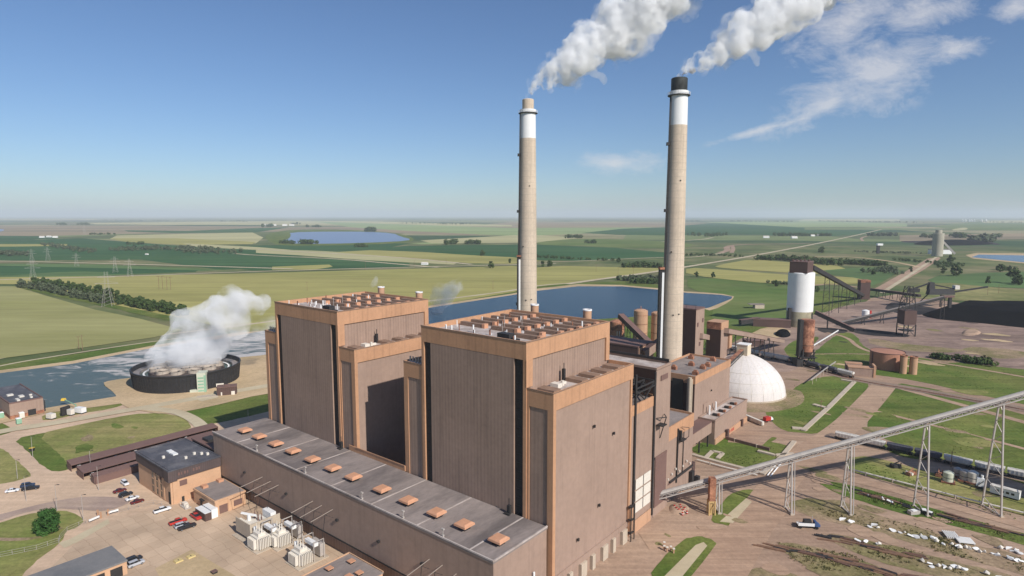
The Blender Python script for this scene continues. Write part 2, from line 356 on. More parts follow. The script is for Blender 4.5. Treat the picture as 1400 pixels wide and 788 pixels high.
gs('grass_bank','green',.30,[(-200,520),(0,498),(110,484),(215,466),(300,455),(365,445),(480,430),(590,414),(700,399),(735,392),(790,387),(850,385),(905,390),(905,400),(850,396),(790,394),(735,400),(700,407),(590,426),(365,456),(210,480),(100,503),(0,515),(-200,536)])
gs('shore_grass','bright' if 0 else 'green',.31,[(590,455),(760,436),(850,432),(960,425),(1000,412),(1012,406),(1060,420),(1085,440),(1040,450),(1000,470),(960,500),(860,510),(700,500)])
gs('bank','sand',.33,[(-200,536),(0,507),(100,494),(215,472),(300,459),(365,449),(480,433),(590,418),(700,402),(735,395),(790,389),(850,390),(905,395),(940,399),(985,401),(1010,405),(1014,409),(1000,416),(970,425),(960,422),(990,408),(940,402),(850,394),(735,400),(590,424),(365,455),(210,479),(100,502),(0,517),(-200,545)])
def water_mat(name,c,rough=.08,foam=None,bs=.25,bscale=.25):
    m=bpy.data.materials.new(name);m.use_nodes=True;nt=m.node_tree;L=nt.links.new
    b=nt.nodes['Principled BSDF'];b.inputs['Base Color'].default_value=(*c,1);b.inputs['Roughness'].default_value=rough;b.inputs['IOR'].default_value=1.33;b.inputs['Specular IOR Level'].default_value=.3
    g=nd(nt,'ShaderNodeNewGeometry');n=nd(nt,'ShaderNodeTexNoise');n.inputs['Scale'].default_value=bscale;n.inputs['Detail'].default_value=6;n.inputs['Roughness'].default_value=.65;L(g.outputs['Position'],n.inputs['Vector'])
    bp=nd(nt,'ShaderNodeBump');bp.inputs['Strength'].default_value=bs;bp.inputs['Distance'].default_value=1.2;L(n.outputs['Fac'],bp.inputs['Height']);L(bp.outputs[0],b.inputs['Normal'])
    if foam is not None:
        # churned foam in the outfall: streaky noise, strongest by the tower
        mp=nd(nt,'ShaderNodeMapping');mp.inputs['Rotation'].default_value=(0,0,-.9);mp.inputs['Scale'].default_value=(.4,1,1);L(g.outputs['Position'],mp.inputs['Vector'])
        f=nd(nt,'ShaderNodeTexNoise');f.inputs['Scale'].default_value=.075;f.inputs['Detail'].default_value=9;f.inputs['Roughness'].default_value=.68;f.inputs['Distortion'].default_value=1.6;L(mp.outputs[0],f.inputs['Vector'])
        dv=nd(nt,'ShaderNodeVectorMath',operation='DISTANCE');dv.inputs[1].default_value=foam[0];L(g.outputs['Position'],dv.inputs[0])
        fr=nd(nt,'ShaderNodeMapRange');fr.inputs['From Min'].default_value=foam[1];fr.inputs['From Max'].default_value=foam[2];fr.inputs['To Min'].default_value=.16;fr.inputs['To Max'].default_value=-.14;L(dv.outputs['Value'],fr.inputs['Value'])
        ad=nd(nt,'ShaderNodeMath',operation='ADD');L(f.outputs['Fac'],ad.inputs[0]);L(fr.outputs[0],ad.inputs[1])
        r2=nd(nt,'ShaderNodeMapRange');r2.inputs['From Min'].default_value=.57;r2.inputs['From Max'].default_value=.70;L(ad.outputs[0],r2.inputs['Value'])
        mx=nd(nt,'ShaderNodeMix',data_type='RGBA');mx.inputs['A'].default_value=(*c,1);mx.inputs['B'].default_value=(.5,.47,.44,1);L(r2.outputs[0],mx.inputs['Factor']);L(mx.outputs['Result'],b.inputs['Base Color'])
        mr=nd(nt,'ShaderNodeMapRange');mr.inputs['To Min'].default_value=rough;mr.inputs['To Max'].default_value=.8;L(r2.outputs[0],mr.inputs['Value']);L(mr.outputs[0],b.inputs['Roughness'])
    return m
WT=water_mat('pond_water',(.085,.115,.105),.38,foam=(tuple(G(285,478)),55,200),bs=.22)
WTs=water_mat('still_pond_water',(.006,.035,.07),.22,bs=.6,bscale=.35)
top=[(-250,554),(0,511),(100,498),(210,476),(300,464),(365,452),(480,436)]
sheet('reservoir_water',top+[(480,470),(365,487),(330,490),(190,517),(145,523),(142,528),(160,541),(158,545),(115,551),(64,560),(58,562),(0,575),(-250,620)],WT,.36)
sheet('reservoir_water',[(480,436),(590,421),(700,404),(735,398),(790,392),(850,392),(905,397),(940,401),(985,403.5),(1001,406),(1000,409),(970,421),(930,429),(850,435),(735,442),(700,446),(560,462),(480,470)],WTs,.36)
gs('tower_peninsula','sand',.40,[(139,525),(150,521),(190,516),(240,500),(330,489),(365,486),(480,466),(560,460),(600,470),(500,520),(365,538),(275,560),(225,568),(190,562),(170,557),(158,546),(159,540)],1)
gs('bank','sand',.38,[(-250,622),(0,567),(62,559),(115,550),(158,543),(170,552),(110,560),(60,566),(-250,640)])
LK=water_mat('lake_water',S(118,134,160,1.0),.35,bs=.1)
gs('lake_shore','green',.30,[(360,321),(395,314),(470,314),(540,318),(575,328),(540,334),(400,337),(370,334)],2)
sheet('lake_water',[(396,318),(440,317),(500,317),(538,319),(548,324),(565,328),(540,331),(440,334),(392,333),(385,329),(395,327),(398,322)],LK,.5,1)
gs('bank','sand',.30,[(1320,349),(1336,346),(1480,348),(1480,368),(1330,354)])
sheet('lake_water',[(1328,352),(1338,348.5),(1480,351),(1480,363),(1400,359)],water_mat('clear_pond_water',(.06,.13,.22),.2,bs=.1),.45)
sheet('lake_water',[(-60,312),(0,313),(8,315),(-5,318),(-60,318)],LK,.5,1)
# country roads
def rd(px,w,z=.55,m='track',rnd=1): return road('road',px,w,GM[m],z,rnd)
rd([(-80,356),(0,357),(175,362),(350,367),(560,372.5),(560,372)],8,.56,rnd=0) if 0 else rd([(-80,356),(0,357),(175,361.5),(350,366.5),(400,368)],15,.56)
rd([(-80,385),(0,383),(175,378),(350,371.5),(550,366),(700,362.5),(760,361)],13,.57)
rd([(350,341),(450,347),(560,353),(645,362)],16,.56)
rd([(320,347),(350,349.5),(460,354),(560,363),(600,366)],14,.56)
rd([(-80,509),(0,489),(105,474),(210,460),(300,449)],8,.36)
rd([(-80,521),(0,500),(105,483),(205,468),(300,456)],3.5,.36)
rd([(300,449),(365,441),(480,424),(590,412),(700,398),(740,390),(795,387)],8,.42)
rd([(775,389),(800,385),(905,371),(1037,349),(1140,329),(1205,314)],15,.62)
rd([(735,359),(790,357.5),(905,352),(945,353),(990,346)],12,.58)
rd([(984,346),(996,343),(992,338),(1005,335),(1050,334),(1110,333)],22,.6,'dirt')
rd([(1000,346),(1003,341),(1001,336)],14,.6,'dirt')
rd([(1110,352),(1160,351),(1215,357),(1250,364),(1256,366)],14,.6,'sand')
rd([(1180,330),(1176,326),(1186,323)],12,.6,'dirt')
rd([(905,331),(960,328),(975,325)],18,.6)
sheet('haul_road',[(1188,398),(1200,393),(1248,366),(1268,354),(1284,352),(1286,354),(1262,370),(1212,398)],GM['ldirt'],.5)
rd([(1206,401),(1240,379),(1280,352)],7,.56)
rd([(1100,392),(1140,388),(1190,396)],9,.45,'ldirt')
# ------------------------------------------------------------------ plant grounds, east side
gs('plant_yard','dirt',.06,[(560,760),(740,700),(880,600),(930,540),(980,500),(1040,470),(1100,455),(1150,440),(1190,408),(1230,402),(1480,440),(1900,560),(1900,1000),(560,1000)])
gs('coal_yard','coaldirt',.075,[(960,450),(1060,428),(1090,425),(1130,425),(1200,408),(1260,420),(1480,440),(1480,520),(1330,498),(1180,478),(1120,470),(1085,515),(1040,500),(960,480)],2)
gs('shed_yard','sand',.085,[(998,452),(1030,442),(1082,450),(1078,461),(1020,465)],1)
gs('grass_patch','green',.10,[(1108,487),(1130,468),(1152,453),(1172,458),(1180,478),(1230,487),(1400,506),(1480,512),(1480,570),(1300,532),(1250,520),(1160,508),(1100,500)],2,1.3)
gs('grass_patch','green',.10,[(1080,468),(1100,462),(1125,460),(1100,480),(1085,492),(1070,480)],2,1.3)
gs('grass_patch','green',.09,[(1030,425),(1085,400),(1180,395),(1185,405),(1110,435),(1060,430)],1,1.3)
gs('grass_patch','green',.12,[(1195,530),(1245,523),(1400,568),(1480,590),(1480,690),(1400,662),(1300,633),(1185,592),(1185,578)],1,1.3)
gs('grass_patch','green',.12,[(1070,548),(1098,520),(1150,513),(1190,520),(1180,545),(1150,590),(1100,594),(1065,588),(1040,560)],2,1.3)
gs('dome_apron','scrub',.14,[(990,560),(1005,540),(1090,530),(1103,545),(1090,558),(1040,566)],2)
gs('grass_patch','green',.12,[(944,610),(985,598),(1020,600),(1060,605),(1085,612),(1060,630),(1035,642),(1005,636),(950,622)],1,0.65)
gs('grass_patch','green',.12,[(1008,592),(1050,590),(1066,598),(1050,607),(1020,602)],1,0.65)
gs('grass_patch','grass',.14,[(1148,640),(1170,622),(1215,630),(1330,662),(1480,700),(1480,728),(1400,706),(1290,678),(1215,660)],1,0.9099999999999999)
gs('grass_patch','green',.12,[(1110,655),(1160,662),(1290,700),(1480,752),(1480,768),(1330,726),(1240,705),(1140,675)],1,0.9099999999999999)
gs('scrub_patch','scrub',.12,[(1072,690),(1110,678),(1200,705),(1300,735),(1480,790),(1480,812),(1280,752),(1180,725),(1100,705)],1,0.9099999999999999)
gs('scrub_patch','scrub',.13,[(1120,728),(1170,735),(1260,757),(1330,775),(1400,790),(1330,800),(1220,775),(1150,750)],2,0.9099999999999999)
gs('scrub_patch','scrub',.13,[(1055,745),(1090,742),(1160,760),(1240,790),(1300,830),(1200,830),(1100,775)],2,0.9099999999999999)
gs('scrub_patch','scrub',.13,[(1000,800),(1020,778),(1060,775),(1120,800),(1120,850),(980,850)],2,0.9099999999999999)
gs('grass_island','green',.16,[(875,795),(930,741),(945,734),(968,735),(983,745),(975,760),(950,795)],2,0.65)
gs('grass_island','green',.16,[(968,712),(985,690),(1003,672),(1035,669),(1058,678),(1040,700),(1018,716),(990,720)],2,0.65)
gs('pavement','track',.19,[(902,795),(951,746),(962,742),(967,747),(928,795)])
gs('pavement','track',.19,[(984,714),(1020,682),(1028,687),(1002,716)])
gs('concrete_pad','dirt',.15,[(990,605),(1015,582),(1055,583),(1068,590),(1052,600),(1040,612),(1010,606)],1)
rd([(960,820),(1005,760),(1050,680),(1095,625),(1150,590),(1180,560),(1210,526)],15,.17,'ldirt')
rd([(880,740),(950,735),(1020,735),(1060,690)],12,.155,'ldirt')
rd([(1000,592),(1040,593),(1100,601),(1150,600)],7,.17,'ldirt')
rd([(1215,527),(1300,550),(1480,600)],6,.2,'ldirt')
rd([(1190,561),(1300,588),(1480,635)],3.5,.2,'ldirt')
rd([(1130,455),(1160,462),(1172,475),(1200,485),(1310,500),(1480,530)],4,.2,'ldirt')
rd([(1100,485),(1150,484),(1200,485)],2.5,.2,'ldirt')
rd([(1110,650),(1170,655),(1330,700),(1480,742)],7,.18,'ldirt')
rd([(1190,535),(1150,640)],1,.02,'ldirt')
# coal haulage dirt streaks
gs('coal_dust','dust',.10,[(1207,420),(1225,412),(1262,418),(1300,428),(1262,430),(1225,430)],1,6)
gs('grass_patch','scrub',.105,[(1190,462),(1230,470),(1300,476),(1330,480),(1290,483),(1230,479),(1195,472)],1,3.9000000000000004)
gs('grass_patch','scrub',.105,[(1310,474),(1370,476),(1420,485),(1380,492),(1330,486)],1,3.9000000000000004)
gs('grass_patch','crop2' if 0 else 'green',.3,[(20,392),(45,386),(100,396),(160,408),(255,430),(262,437),(240,441),(205,434),(150,421),(60,402)],1,2)
gs('coal_dust','dust',.10,[(1265,325),(1250,328),(1225,331),(1265,333),(1330,333),(1380,336),(1330,326)],1,5)
gs('coal_dust','dust',.10,[(1165,448),(1200,452),(1240,456),(1245,462),(1200,460),(1165,456)],2,2)
gs('coal_dust','dust',.10,[(1110,448),(1150,449),(1165,454),(1130,458)],2,2)
# ------------------------------------------------------------------ plant grounds, west side
def conc_mat():
    m=bpy.data.materials.new('jointed_concrete_yard');m.use_nodes=True;nt=m.node_tree;L=nt.links.new
    b=nt.nodes['Principled BSDF'];b.inputs['Roughness'].default_value=.9;b.inputs['Specular IOR Level'].default_value=.2
    g=nd(nt,'ShaderNodeNewGeometry');mp=nd(nt,'ShaderNodeMapping');mp.inputs['Rotation'].default_value=(0,0,AZ);L(g.outputs['Position'],mp.inputs['Vector'])
    br=nd(nt,'ShaderNodeTexBrick');br.offset=0.;br.squash=1.;br.inputs['Scale'].default_value=1.;br.inputs['Brick Width'].default_value=5.2;br.inputs['Row Height'].default_value=4.4
    br.inputs['Mortar Size'].default_value=.07;br.inputs['Mortar Smooth'].default_value=.4
    a=S(206,180,152);a2=S(196,170,143);br.inputs['Color1'].default_value=(*a,1);br.inputs['Color2'].default_value=(*a2,1);br.inputs['Mortar'].default_value=(*S(170,142,118),1)
    n0=nd(nt,'ShaderNodeTexNoise');n0.inputs['Scale'].default_value=.22;n0.inputs['Detail'].default_value=3;L(g.outputs['Position'],n0.inputs['Vector'])
    jv=nd(nt,'ShaderNodeVectorMath',operation='SCALE');jv.inputs['Scale'].default_value=2.2;L(n0.outputs['Color'],jv.inputs[0])
    av=nd(nt,'ShaderNodeVectorMath',operation='ADD');L(mp.outputs[0],av.inputs[0]);L(jv.outputs[0],av.inputs[1]);L(av.outputs[0],br.inputs['Vector'])
    n=nd(nt,'ShaderNodeTexNoise');n.inputs['Scale'].default_value=.045;n.inputs['Detail'].default_value=8;n.inputs['Roughness'].default_value=.6;L(g.outputs['Position'],n.inputs['Vector'])
    r=nd(nt,'ShaderNodeMapRange');r.inputs['From Min'].default_value=.35;r.inputs['From Max'].default_value=.68;r.inputs['To Min'].default_value=.78;r.inputs['To Max'].default_value=1.10;L(n.outputs['Fac'],r.inputs['Value'])
    v=nd(nt,'ShaderNodeVectorMath',operation='SCALE');L(br.outputs['Color'],v.inputs[0]);L(r.outputs[0],v.inputs['Scale']);L(v.outputs[0],b.inputs['Base Color']);return m
PAVE=field('sandy_pavement',S(206,178,150),S(188,162,138),.03,.3,(1,1,1),.09,grit=.10,rows=(.7,.3,.08))
ASPH=field('worn_asphalt',S(170,148,134),S(190,166,144),.03,.4,(1,1,1),.10,grit=.10,rows=(1.2,.3,.10))
sheet('pavement',[(-300,680),(-60,590),(0,572),(60,561),(115,553),(160,547),(225,556),(380,530),(560,600),(760,760),(560,1000),(-300,1000)],PAVE,.06)
sheet('concrete_yard',[(40,800),(60,786),(125,722),(200,700),(235,690),(300,690),(345,670),(420,720),(620,850),(560,1000),(-200,1000)],conc_mat(),.09)
sheet('asphalt_road',[(-200,735),(-60,718),(0,704),(60,688),(118,678),(190,682),(150,700),(112,698),(70,695),(30,702),(0,713),(-60,728),(-200,760)],ASPH,.08,2)
sheet('asphalt_road',[(-100,640),(0,600),(14,600),(40,625),(75,648),(100,660),(60,690),(0,700),(-100,720)],PAVE,.075,1)
gs('grass_patch','green',.10,[(18,600),(62,592),(110,583),(78,600),(95,640),(92,643),(75,646),(60,640),(38,618)],1,0.65)
gs('grass_patch','grass',.11,[(50,594),(100,583),(160,570),(200,565),(238,567),(258,576),(262,588),(180,612),(97,640),(80,620)],1,0.65)
gs('grass_patch','grass',.10,[(-200,640),(-40,617),(0,610),(22,630),(46,650),(28,657),(0,663),(-200,690)],1,0.65)
gs('grass_patch','grass',.10,[(-200,765),(-60,732),(0,716),(30,705),(70,698),(98,700),(116,712),(106,722),(90,727),(85,742),(40,775),(20,800),(-200,900)],1,0.65)
gs('grass_patch','green',.10,[(244,568),(262,560),(365,536),(380,538),(380,560),(330,572),(280,582),(262,578)],1,0.65)
gs('grass_patch','grass',.13,[(56,568),(100,556),(175,540),(188,548),(150,560),(110,566),(60,577)],1,0.65)
gs('grass_patch','green',.12,[(-200,600),(0,578),(14,584),(20,590),(0,596),(-200,640)],1,0.65)
sheet('pavement',[(80,743),(95,738),(148,710),(150,716),(106,742),(88,750)],GM['track'],.13)
rd([(-200,640),(0,590),(60,582),(150,566),(210,556),(270,545),(365,528),(420,520)],9,.42,'track')
rd([(200,559),(240,563),(262,572),(276,583),(280,592)],7,.43,'track')
rd([(-100,730),(40,742),(85,722)],2.2,.14,'scrub')
gs('concrete_pad','track',.46,[(266,546),(290,540),(300,544),(276,550)])
gs('gravel_patch','sand',.12,[(212,778),(262,752),(325,790),(330,830),(240,830)])

# weeds, spilt coal and worn patches scattered over the yards
rw=random.Random(31)
def patches(box,n,smin,smax,kinds,z):
    for i in range(n):
        u=rw.uniform(box[0],box[2]);v=rw.uniform(box[1],box[3]);c=G(u,v);r=rw.uniform(smin,smax);k=9;a0=rw.uniform(0,6);el=rw.uniform(.35,.8);an=rw.uniform(-.9,-.5)
        pts=[]
        for j in range(k):
            a=a0+j*6.283/k;rr=r*rw.uniform(.5,1.2);x,y=rr*math.cos(a),rr*el*math.sin(a);pts.append(Vector((c.x+x*math.cos(an)-y*math.sin(an),c.y+x*math.sin(an)+y*math.cos(an),0)))
        pts=smooth_poly(pts,2);bl=B();bl.add([(p.x,p.y,z+i*.0006) for p in pts],[tuple(range(len(pts)))]);struct('worn_patch',bl,GM[rw.choice(kinds)])
patches((1080,640,1400,788),26,2,7,['scrub','scrub','ldirt'],.215)
patches((900,700,1080,788),7,2,6,['ldirt','scrub'],.215)
patches((1200,530,1400,620),16,4,13,['scrub','grass','green'],.225)
patches((1150,440,1400,500),22,5,16,['coaldirt','scrub','dust','sand'],.24)
patches((50,575,240,630),7,3,9,['green','scrub'],.225)
patches((1080,480,1200,590),12,3,8,['grass','scrub'],.225)
# ================================================================== BOILER HOUSES
def rect_frame(b,x0,x1,z0,z1,y,t,wl,wr,wt,wb=0.):
    """flat trim frame standing proud of a wall whose normal is -q (y const) """
    pass
def boiler_house(p1,label,side):
    # p1 = p of the main block's near right edge. main: p1-47.5..p1
    T_=T('boiler_house',label,'boiler house',(p1-23,174.),group='boiler houses',plant=True)
    a=p1-47.5;b_=p1;q0,q1=149.,199.;zt=81.2;zw=66.8
    w=T_.b()
    w.box(a+1,b_-.6,q0+.6,q1-.6,0,79.0)          # main block body, roof deck at 79.0 behind parapet
    T_.part('main_wall',w,M['siding'])
    # front facade pieces (normal -q)
    c=T_.b();c.box(a+4.6,b_-5.0,q0-.25,q0+.6,22,75.5);T_.part('facade_panel',c,M['siding'])
    for s0,s1 in ((a+1.2,a+4.6),(b_-5.0,b_-1.3)):
        c=T_.b();c.box(s0+.05,s1-.05,q0+.45,q0+.7,22,75.5)
        for k in range(18): c.box(s0+.5,s1-.5,q0+.3,q0+.45,24+k*2.9,24.25+k*2.9)
        T_.part('louvre_strip',c,M['slot'])
    # trim: top band, corner strips, all round
    t=T_.b()
    t.box(a,b_,q0-.3,q0+.6,75.5,zt);t.box(a,b_,q1-.6,q1,75.5,zt)
    t.box(a,a+.9,q0+.6,q1-.6,75.5,zt);t.box(b_-.9,b_,q0+.6,q1-.6,75.5,zt)
    t.box(a,a+1.2,q0-.3,q0+1,22,75.5);t.box(b_-1.3,b_,q0-.3,q0+.6,22,75.5)
    t.box(b_-.6,b_+.05,q0-.3,q0+3.0,zw,75.5);t.box(b_-.6,b_+.05,q1-2.4,q1,zw,75.5)
    t.box(a,a+.6,q1-2.4,q1,zw,75.5)
    T_.part('trim_band',t,M['trim'])
    # thin dark cornice line
    c=T_.b();c.box(a-.12,b_+.12,q0-.42,q0-.3,zt-.35,zt+.12);c.box(b_,b_+.12,q0-.3,q1,zt-.25,zt+.12)
    T_.part('cornice',c,M['monitor'])
    r=T_.b();r.box(a+.9,b_-.9,q0+.6,q1-.6,79.05,79.4);roof=T_.part('roof',r,M['gravel'])
    rnd=random.Random(int(abs(p1)))
    rows=8
    for col in range(3):
        for rw in range(rows):
            if rw<1 or (rw<2 and col<2): continue
            x0=a+3.0+col*15.2;L=11.0 if col<2 else 10.;y=q0+5.+rw*5.75;L-=rnd.choice((0,0,3.5)) if rw<3 else 0
            m=T_.b();m.box(x0,x0+L,y,y+1.9,79.4,80.8,.12);v=T_.part('roof_monitor',m,M['monitor'])
            e=T_.b();e.box(x0+L-.02,x0+L+1.3,y-.1,y+2.0,79.4,81.0);T_.part('end_cap',e,M['cap'],parent=v)
    for k in range(30):
        x=a+rnd.uniform(4,44);y=q0+rnd.choice([2.4,3.1,8.0,8.1,13,18.3,23.4,28.6,38.6])+rnd.uniform(0,.4);h=rnd.uniform(1.8,3.6)
        m=T_.b();m.cyl(x,y,79.4,79.4+h*.8,.16 if k%3 else .28,n=8);
        T_.part('vent_pipe',m,M['white'] if k%4 else M['rust'])
    m=T_.b();m.box(b_-14,b_-9,q0+2.2,q0+5,79.4,82.2);m.box(b_-8.4,b_-6.4,q0+2.4,q0+4.6,79.4,80.8);T_.part('roof_unit',m,M['dark'])
    m=T_.b()
    for sx in (0,3.2,6.4): m.cyl(a+24+sx,q0+2.6,79.4,80.9,.6,n=10)
    m.box(a+20,a+36,q0+1.2,q0+1.5,79.4,81.0);T_.part('roof_tank',m,M['steel'])
    # low side wings, left and right
    for sgn,(wa,wb) in ((-1,(a-10.2,a)),(1,(b_,b_+10.2))):
        ow=wa if sgn<0 else wb
        w=T_.b();w.box(wa+(.5 if sgn<0 else -.6),wb-(.5 if sgn>0 else -.6),q0+.5,q1-.5,0,65.15)
        wing=T_.part('wing_wall',w,M['siding2'])
        t=T_.b()
        t.box(wa,wb,q0,q0+.5,61.2,zw);t.box(wa,wb,q1-.5,q1,61.2,zw)
        if sgn<0: t.box(wa,wa+.6,q0+.5,q1-.5,61.2,zw);t.box(wa,wa+2.2,q0,q0+.5,12,61.2);t.box(wb-.9,wb,q0,q0+.5,22,61.2);t.box(wa,wa+.5,q0+.5,q0+2,0,61.2);t.box(wa,wa+.5,q1-2,q1-.5,0,61.2)
        else: t.box(wb-.6,wb,q0+.5,q1-.5,61.2,zw);t.box(wb-2.2,wb,q0,q0+.5,1.,61.2);t.box(wa,wa+.9,q0,q0+.5,22,61.2);t.box(wb-.5,wb,q0+.5,q0+1.5,1.,61.2);t.box(wb-.5,wb,q1-1.7,q1-.5,1.,61.2)
        T_.part('wing_trim',t,M['trim'],parent=wing)
        c=T_.b();c.box(wa,wb,q0-.12,q0,zw-.3,zw+.1);c.box((wb if sgn>0 else wa-.12),(wb+.12 if sgn>0 else wa),q0,q1,zw-.2,zw+.1);T_.part('wing_cornice',c,M['monitor'],parent=wing)
        c=T_.b();c.box(wa+2.2,wb-.9,q0+.3,q0+.52,22,61.2);T_.part('wing_panel',c,M['siding'],parent=wing) if sgn<0 else None
        if sgn>0: T_.part('wing_panel',T_.b().box(wa+.9,wb-2.2,q0+.3,q0+.52,22,61.2),M['siding'],parent=wing)
        r=T_.b();r.box(wa+.6,wb-.6,q0+.5,q1-.5,65.2,65.55);T_.part('wing_roof',r,M['gravel'],parent=wing)
        for k in range(6):
            if k==1 and sgn>0:continue
            y=q0+2.5+k*7.8
            m=T_.b();m.box(wa+2.0,wb-1.6,y,y+3.9,65.5,66.7,.15);v=T_.part('roof_monitor',m,M['monitor'])
        if sgn<0:
            m=T_.b()
            for k in range(5): m.cyl(wa+2+k*1.5,q0+1.6,65.5,68.6,.3,n=8)
            m.box(wa+1.2,wb-1,q0+1,q0+2.6,65.5,66.6);T_.part('duct_bank',m,M['steel'])
        else:
            m=T_.b();m.box(wa+.7,wa+1.6,q0+18,q0+19,65.5,69.5);m.cyl(wa+1.2,q0+18.5,69.5,71.5,.15,n=6);T_.part('roof_mast',m,M['dark'])
            m=T_.b();m.box(wa+2.5,wa+5.5,q0+9,q0+11.4,65.5,66.9);m.box(wa+3,wa+4,q0+12,q0+16,65.5,66.3);m.cyl(wa+4.5,q0+13,65.5,67.2,.5,n=8);T_.part('duct_bank',m,M['gwhite'])
            # ground level: column bays (dark openings between pillars)
            if side:
                g=T_.b();g.box(wb-.62,wb-.56,q0+1,q1-3,0,6.2);T_.part('ground_bay',g,M['slot'],parent=wing)
                g=T_.b();g.box(wb-.55,wb+.02,q0+1.5,q1-1.7,5.2,7.2)
                T_.part('sill_beam',g,M['siding2'],parent=wing)
                for k in range(7):
                    y=q0+2.+k*6.9;g=T_.b();g.box(wb-.9,wb+.75,y,y+(1.9 if k%2 else 3.4),0,5.19);T_.part('pillar',g,M['cconc'],parent=wing)
                g=T_.b()
                for (yy,zz) in ((q0+14,14),(q0+27,21),(q0+23,50),(q0+36,44)): g.box(wb-.02,wb+.5,yy,yy+.7,zz,zz+.9)
                T_.part('wall_lamp',g,M['dark'],parent=wing)
    # lightning masts on the roof
    m=T_.b()
    for (x,y) in ((a+20,q0+22),(a+25,q0+26),(b_-20,q0+12)): m.beam((x,y,79.4),(x,y,84),.12)
    T_.part('lightning_rod',m,M['steel'])
    return T_
bh2=boiler_house(-115.8,'nearer tall boiler house, orange trim and grey panels, pillared bays at its right foot',True)
bh1=boiler_house(-213.3,'farther tall boiler house on the left, its right side in black shadow',False)
# ------------------------------------------------------------------ turbine hall
q0=123.;th=T('turbine_hall','long low turbine hall with grey flat roof and a row of orange square vents','turbine hall',(-190,136),plant=True)
w=th.b();w.box(-272.6,-107.4,q0+.2,148.4,6.,23.6);th.part('wall',w,M['siding2'])
w=th.b();w.box(-272.6,-107.4,q0+1.6,148.4,0,5.98);th.part('lower_wall',w,M['siding'])
w=th.b();w.box(-272.7,-107.5,q0+.02,q0+.6,5.5,5.99);th.part('drip_ledge',w,M['slot'])
w=th.b();w.box(-272.8,-107.2,q0,148.6,23.62,24.3);rf=th.part('roof',w,M['roof'])
w=th.b()
for k in range(7): x=-252+k*22.5;w.box(x,x+.5,q0+.3,148.4,24.31,24.42)
w.box(-272.8,-107.2,q0-.1,q0+.25,24.3,24.75);w.box(-107.45,-107.,q0+.25,148.4,24.3,24.75);th.part('roof_seam',w,M['gravel'],parent=rf)
w=th.b();w.box(-208,-190.5,148.6,149.0,24.3,26.4);w.box(-190.5,-173.5,148.6,149.0,24.3,26.4);w.box(-203,-173.5,148.4,148.59,26.3,26.7);th.part('parapet',w,M['trim'])
for i,p_ in enumerate([-112.8,-126.7,-138.9,-152.4,-166.,-182.2,-194.8,-208.2,-221.8,-234.7,-248.1,-260.4]):
    w=th.b();w.box(p_-1.1,p_+1.7,130.2,132.8,24.3,25.5);v=th.part('roof_vent',w,M['dark'])  # neck coloured dark to deepen the shadow under the cap
    w=th.b();w.box(p_-2.1,p_+2.7,129.2,133.8,25.5,26.1,.1);w.box(p_-1.95,p_+2.55,129.35,133.65,26.1,26.5,.6);th.part('vent_cap',w,M['cap'],parent=v)
for p_ in (-236,-201,-167,-146,-128):
    w=th.b();w.box(p_-.3,p_+.3,q0+.6,q0+1.2,24.3,24.9);w.beam((p_,q0+.9,24.9),(p_,q0+.9,26.6),.18);w.box(p_-.5,p_+.5,q0+.6,q0+1.2,26.5,26.9);th.part('flood_lamp',w,M['steel'])
w=th.b()
for p_ in (-246,-214,-181,-158,-137): w.box(p_,p_+1.1,q0-.5,q0+.2,12.6,13.3)
th.part('wall_lamp',w,M['dark'])
for (p_,qq) in ((-121.8,147.6),(-211.5,147.4)):
    w=th.b();w.box(p_-.6,p_+.6,qq-.5,qq+.5,24.3,27.2);w.beam((p_,qq,27),(p_,qq,29.5),.2);w.box(p_-1,p_+1,qq-1.4,qq-.6,24.3,24.9);th.part('roof_hatch',w,M['dark'])
w=th.b();w.box(-106.95,-106.6,140.8,141.5,3,13);w.cyl(-106.4,144.5,0,9,.55,n=12);w.cyl(-106.4,144.5,9,10,.8,.5,n=12);th.part('wall_pipe',w,M['white'])
# ------------------------------------------------------------------ dark annex at the end of the hall
an=T('annex_building','low annex with dark grey roof at the far end of the turbine hall','building',(-290,140),plant=True)
w=an.b();w.box(-296,-273,124,168,0,15.2);w.box(-273,-258,150,168,0,15.2);an.part('wall',w,M['dbrown'])
w=an.b();w.box(-296.3,-273,123.7,168.3,15.2,15.8);w.box(-273,-258,149.5,168.3,15.2,15.8);an.part('roof',w,M['brownroof'])
w=an.b();w.box(-290,-284,126,130,15.8,17);w.box(-281,-277,134,138,15.8,16.6);an.part('roof_unit',w,M['dark'])
w=an.b();w.box(-285,-277,123.6,124,8,10);an.part('window',w,M['glass'])
# ------------------------------------------------------------------ office block
of=T('office_building','tan brick office block with deep dark roof fascia beside the car park','office',(-284,112),plant=True)
w=of.b();w.box(-300,-266.6,101.8,122.9,0,10.5);w.box(-268.4,-266.2,102.6,104.2,0,10.5);of.part('wall',w,M['brick'])
w=of.b();w.box(-300.6,-266.,101.2,122.9,10.5,14.6);fa=of.part('fascia',w,M['dbrown'])
w=of.b();w.box(-270.2,-265.7,100.8,104.4,10.1,14.62);of.part('corner_panel',w,M['dbrown'])
w=of.b();w.box(-299.6,-267,102,122.4,14.6,14.85);rf=of.part('roof',w,M['droof'])
w=of.b();w.box(-300.9,-265.7,100.9,101.5,14.6,15.1);w.box(-266.3,-265.7,101.5,122.9,14.6,15.1);w.box(-300.9,-300.3,101.5,122.9,14.6,15.1);w.box(-300.3,-266.3,122.4,122.9,14.6,15.1);of.part('parapet',w,M['droof'])
w=of.b();w.box(-290,-286.6,110,112,14.85,15.4);w.box(-286,-282.6,110,112,14.85,15.4);of.part('skylight',w,M['white'])
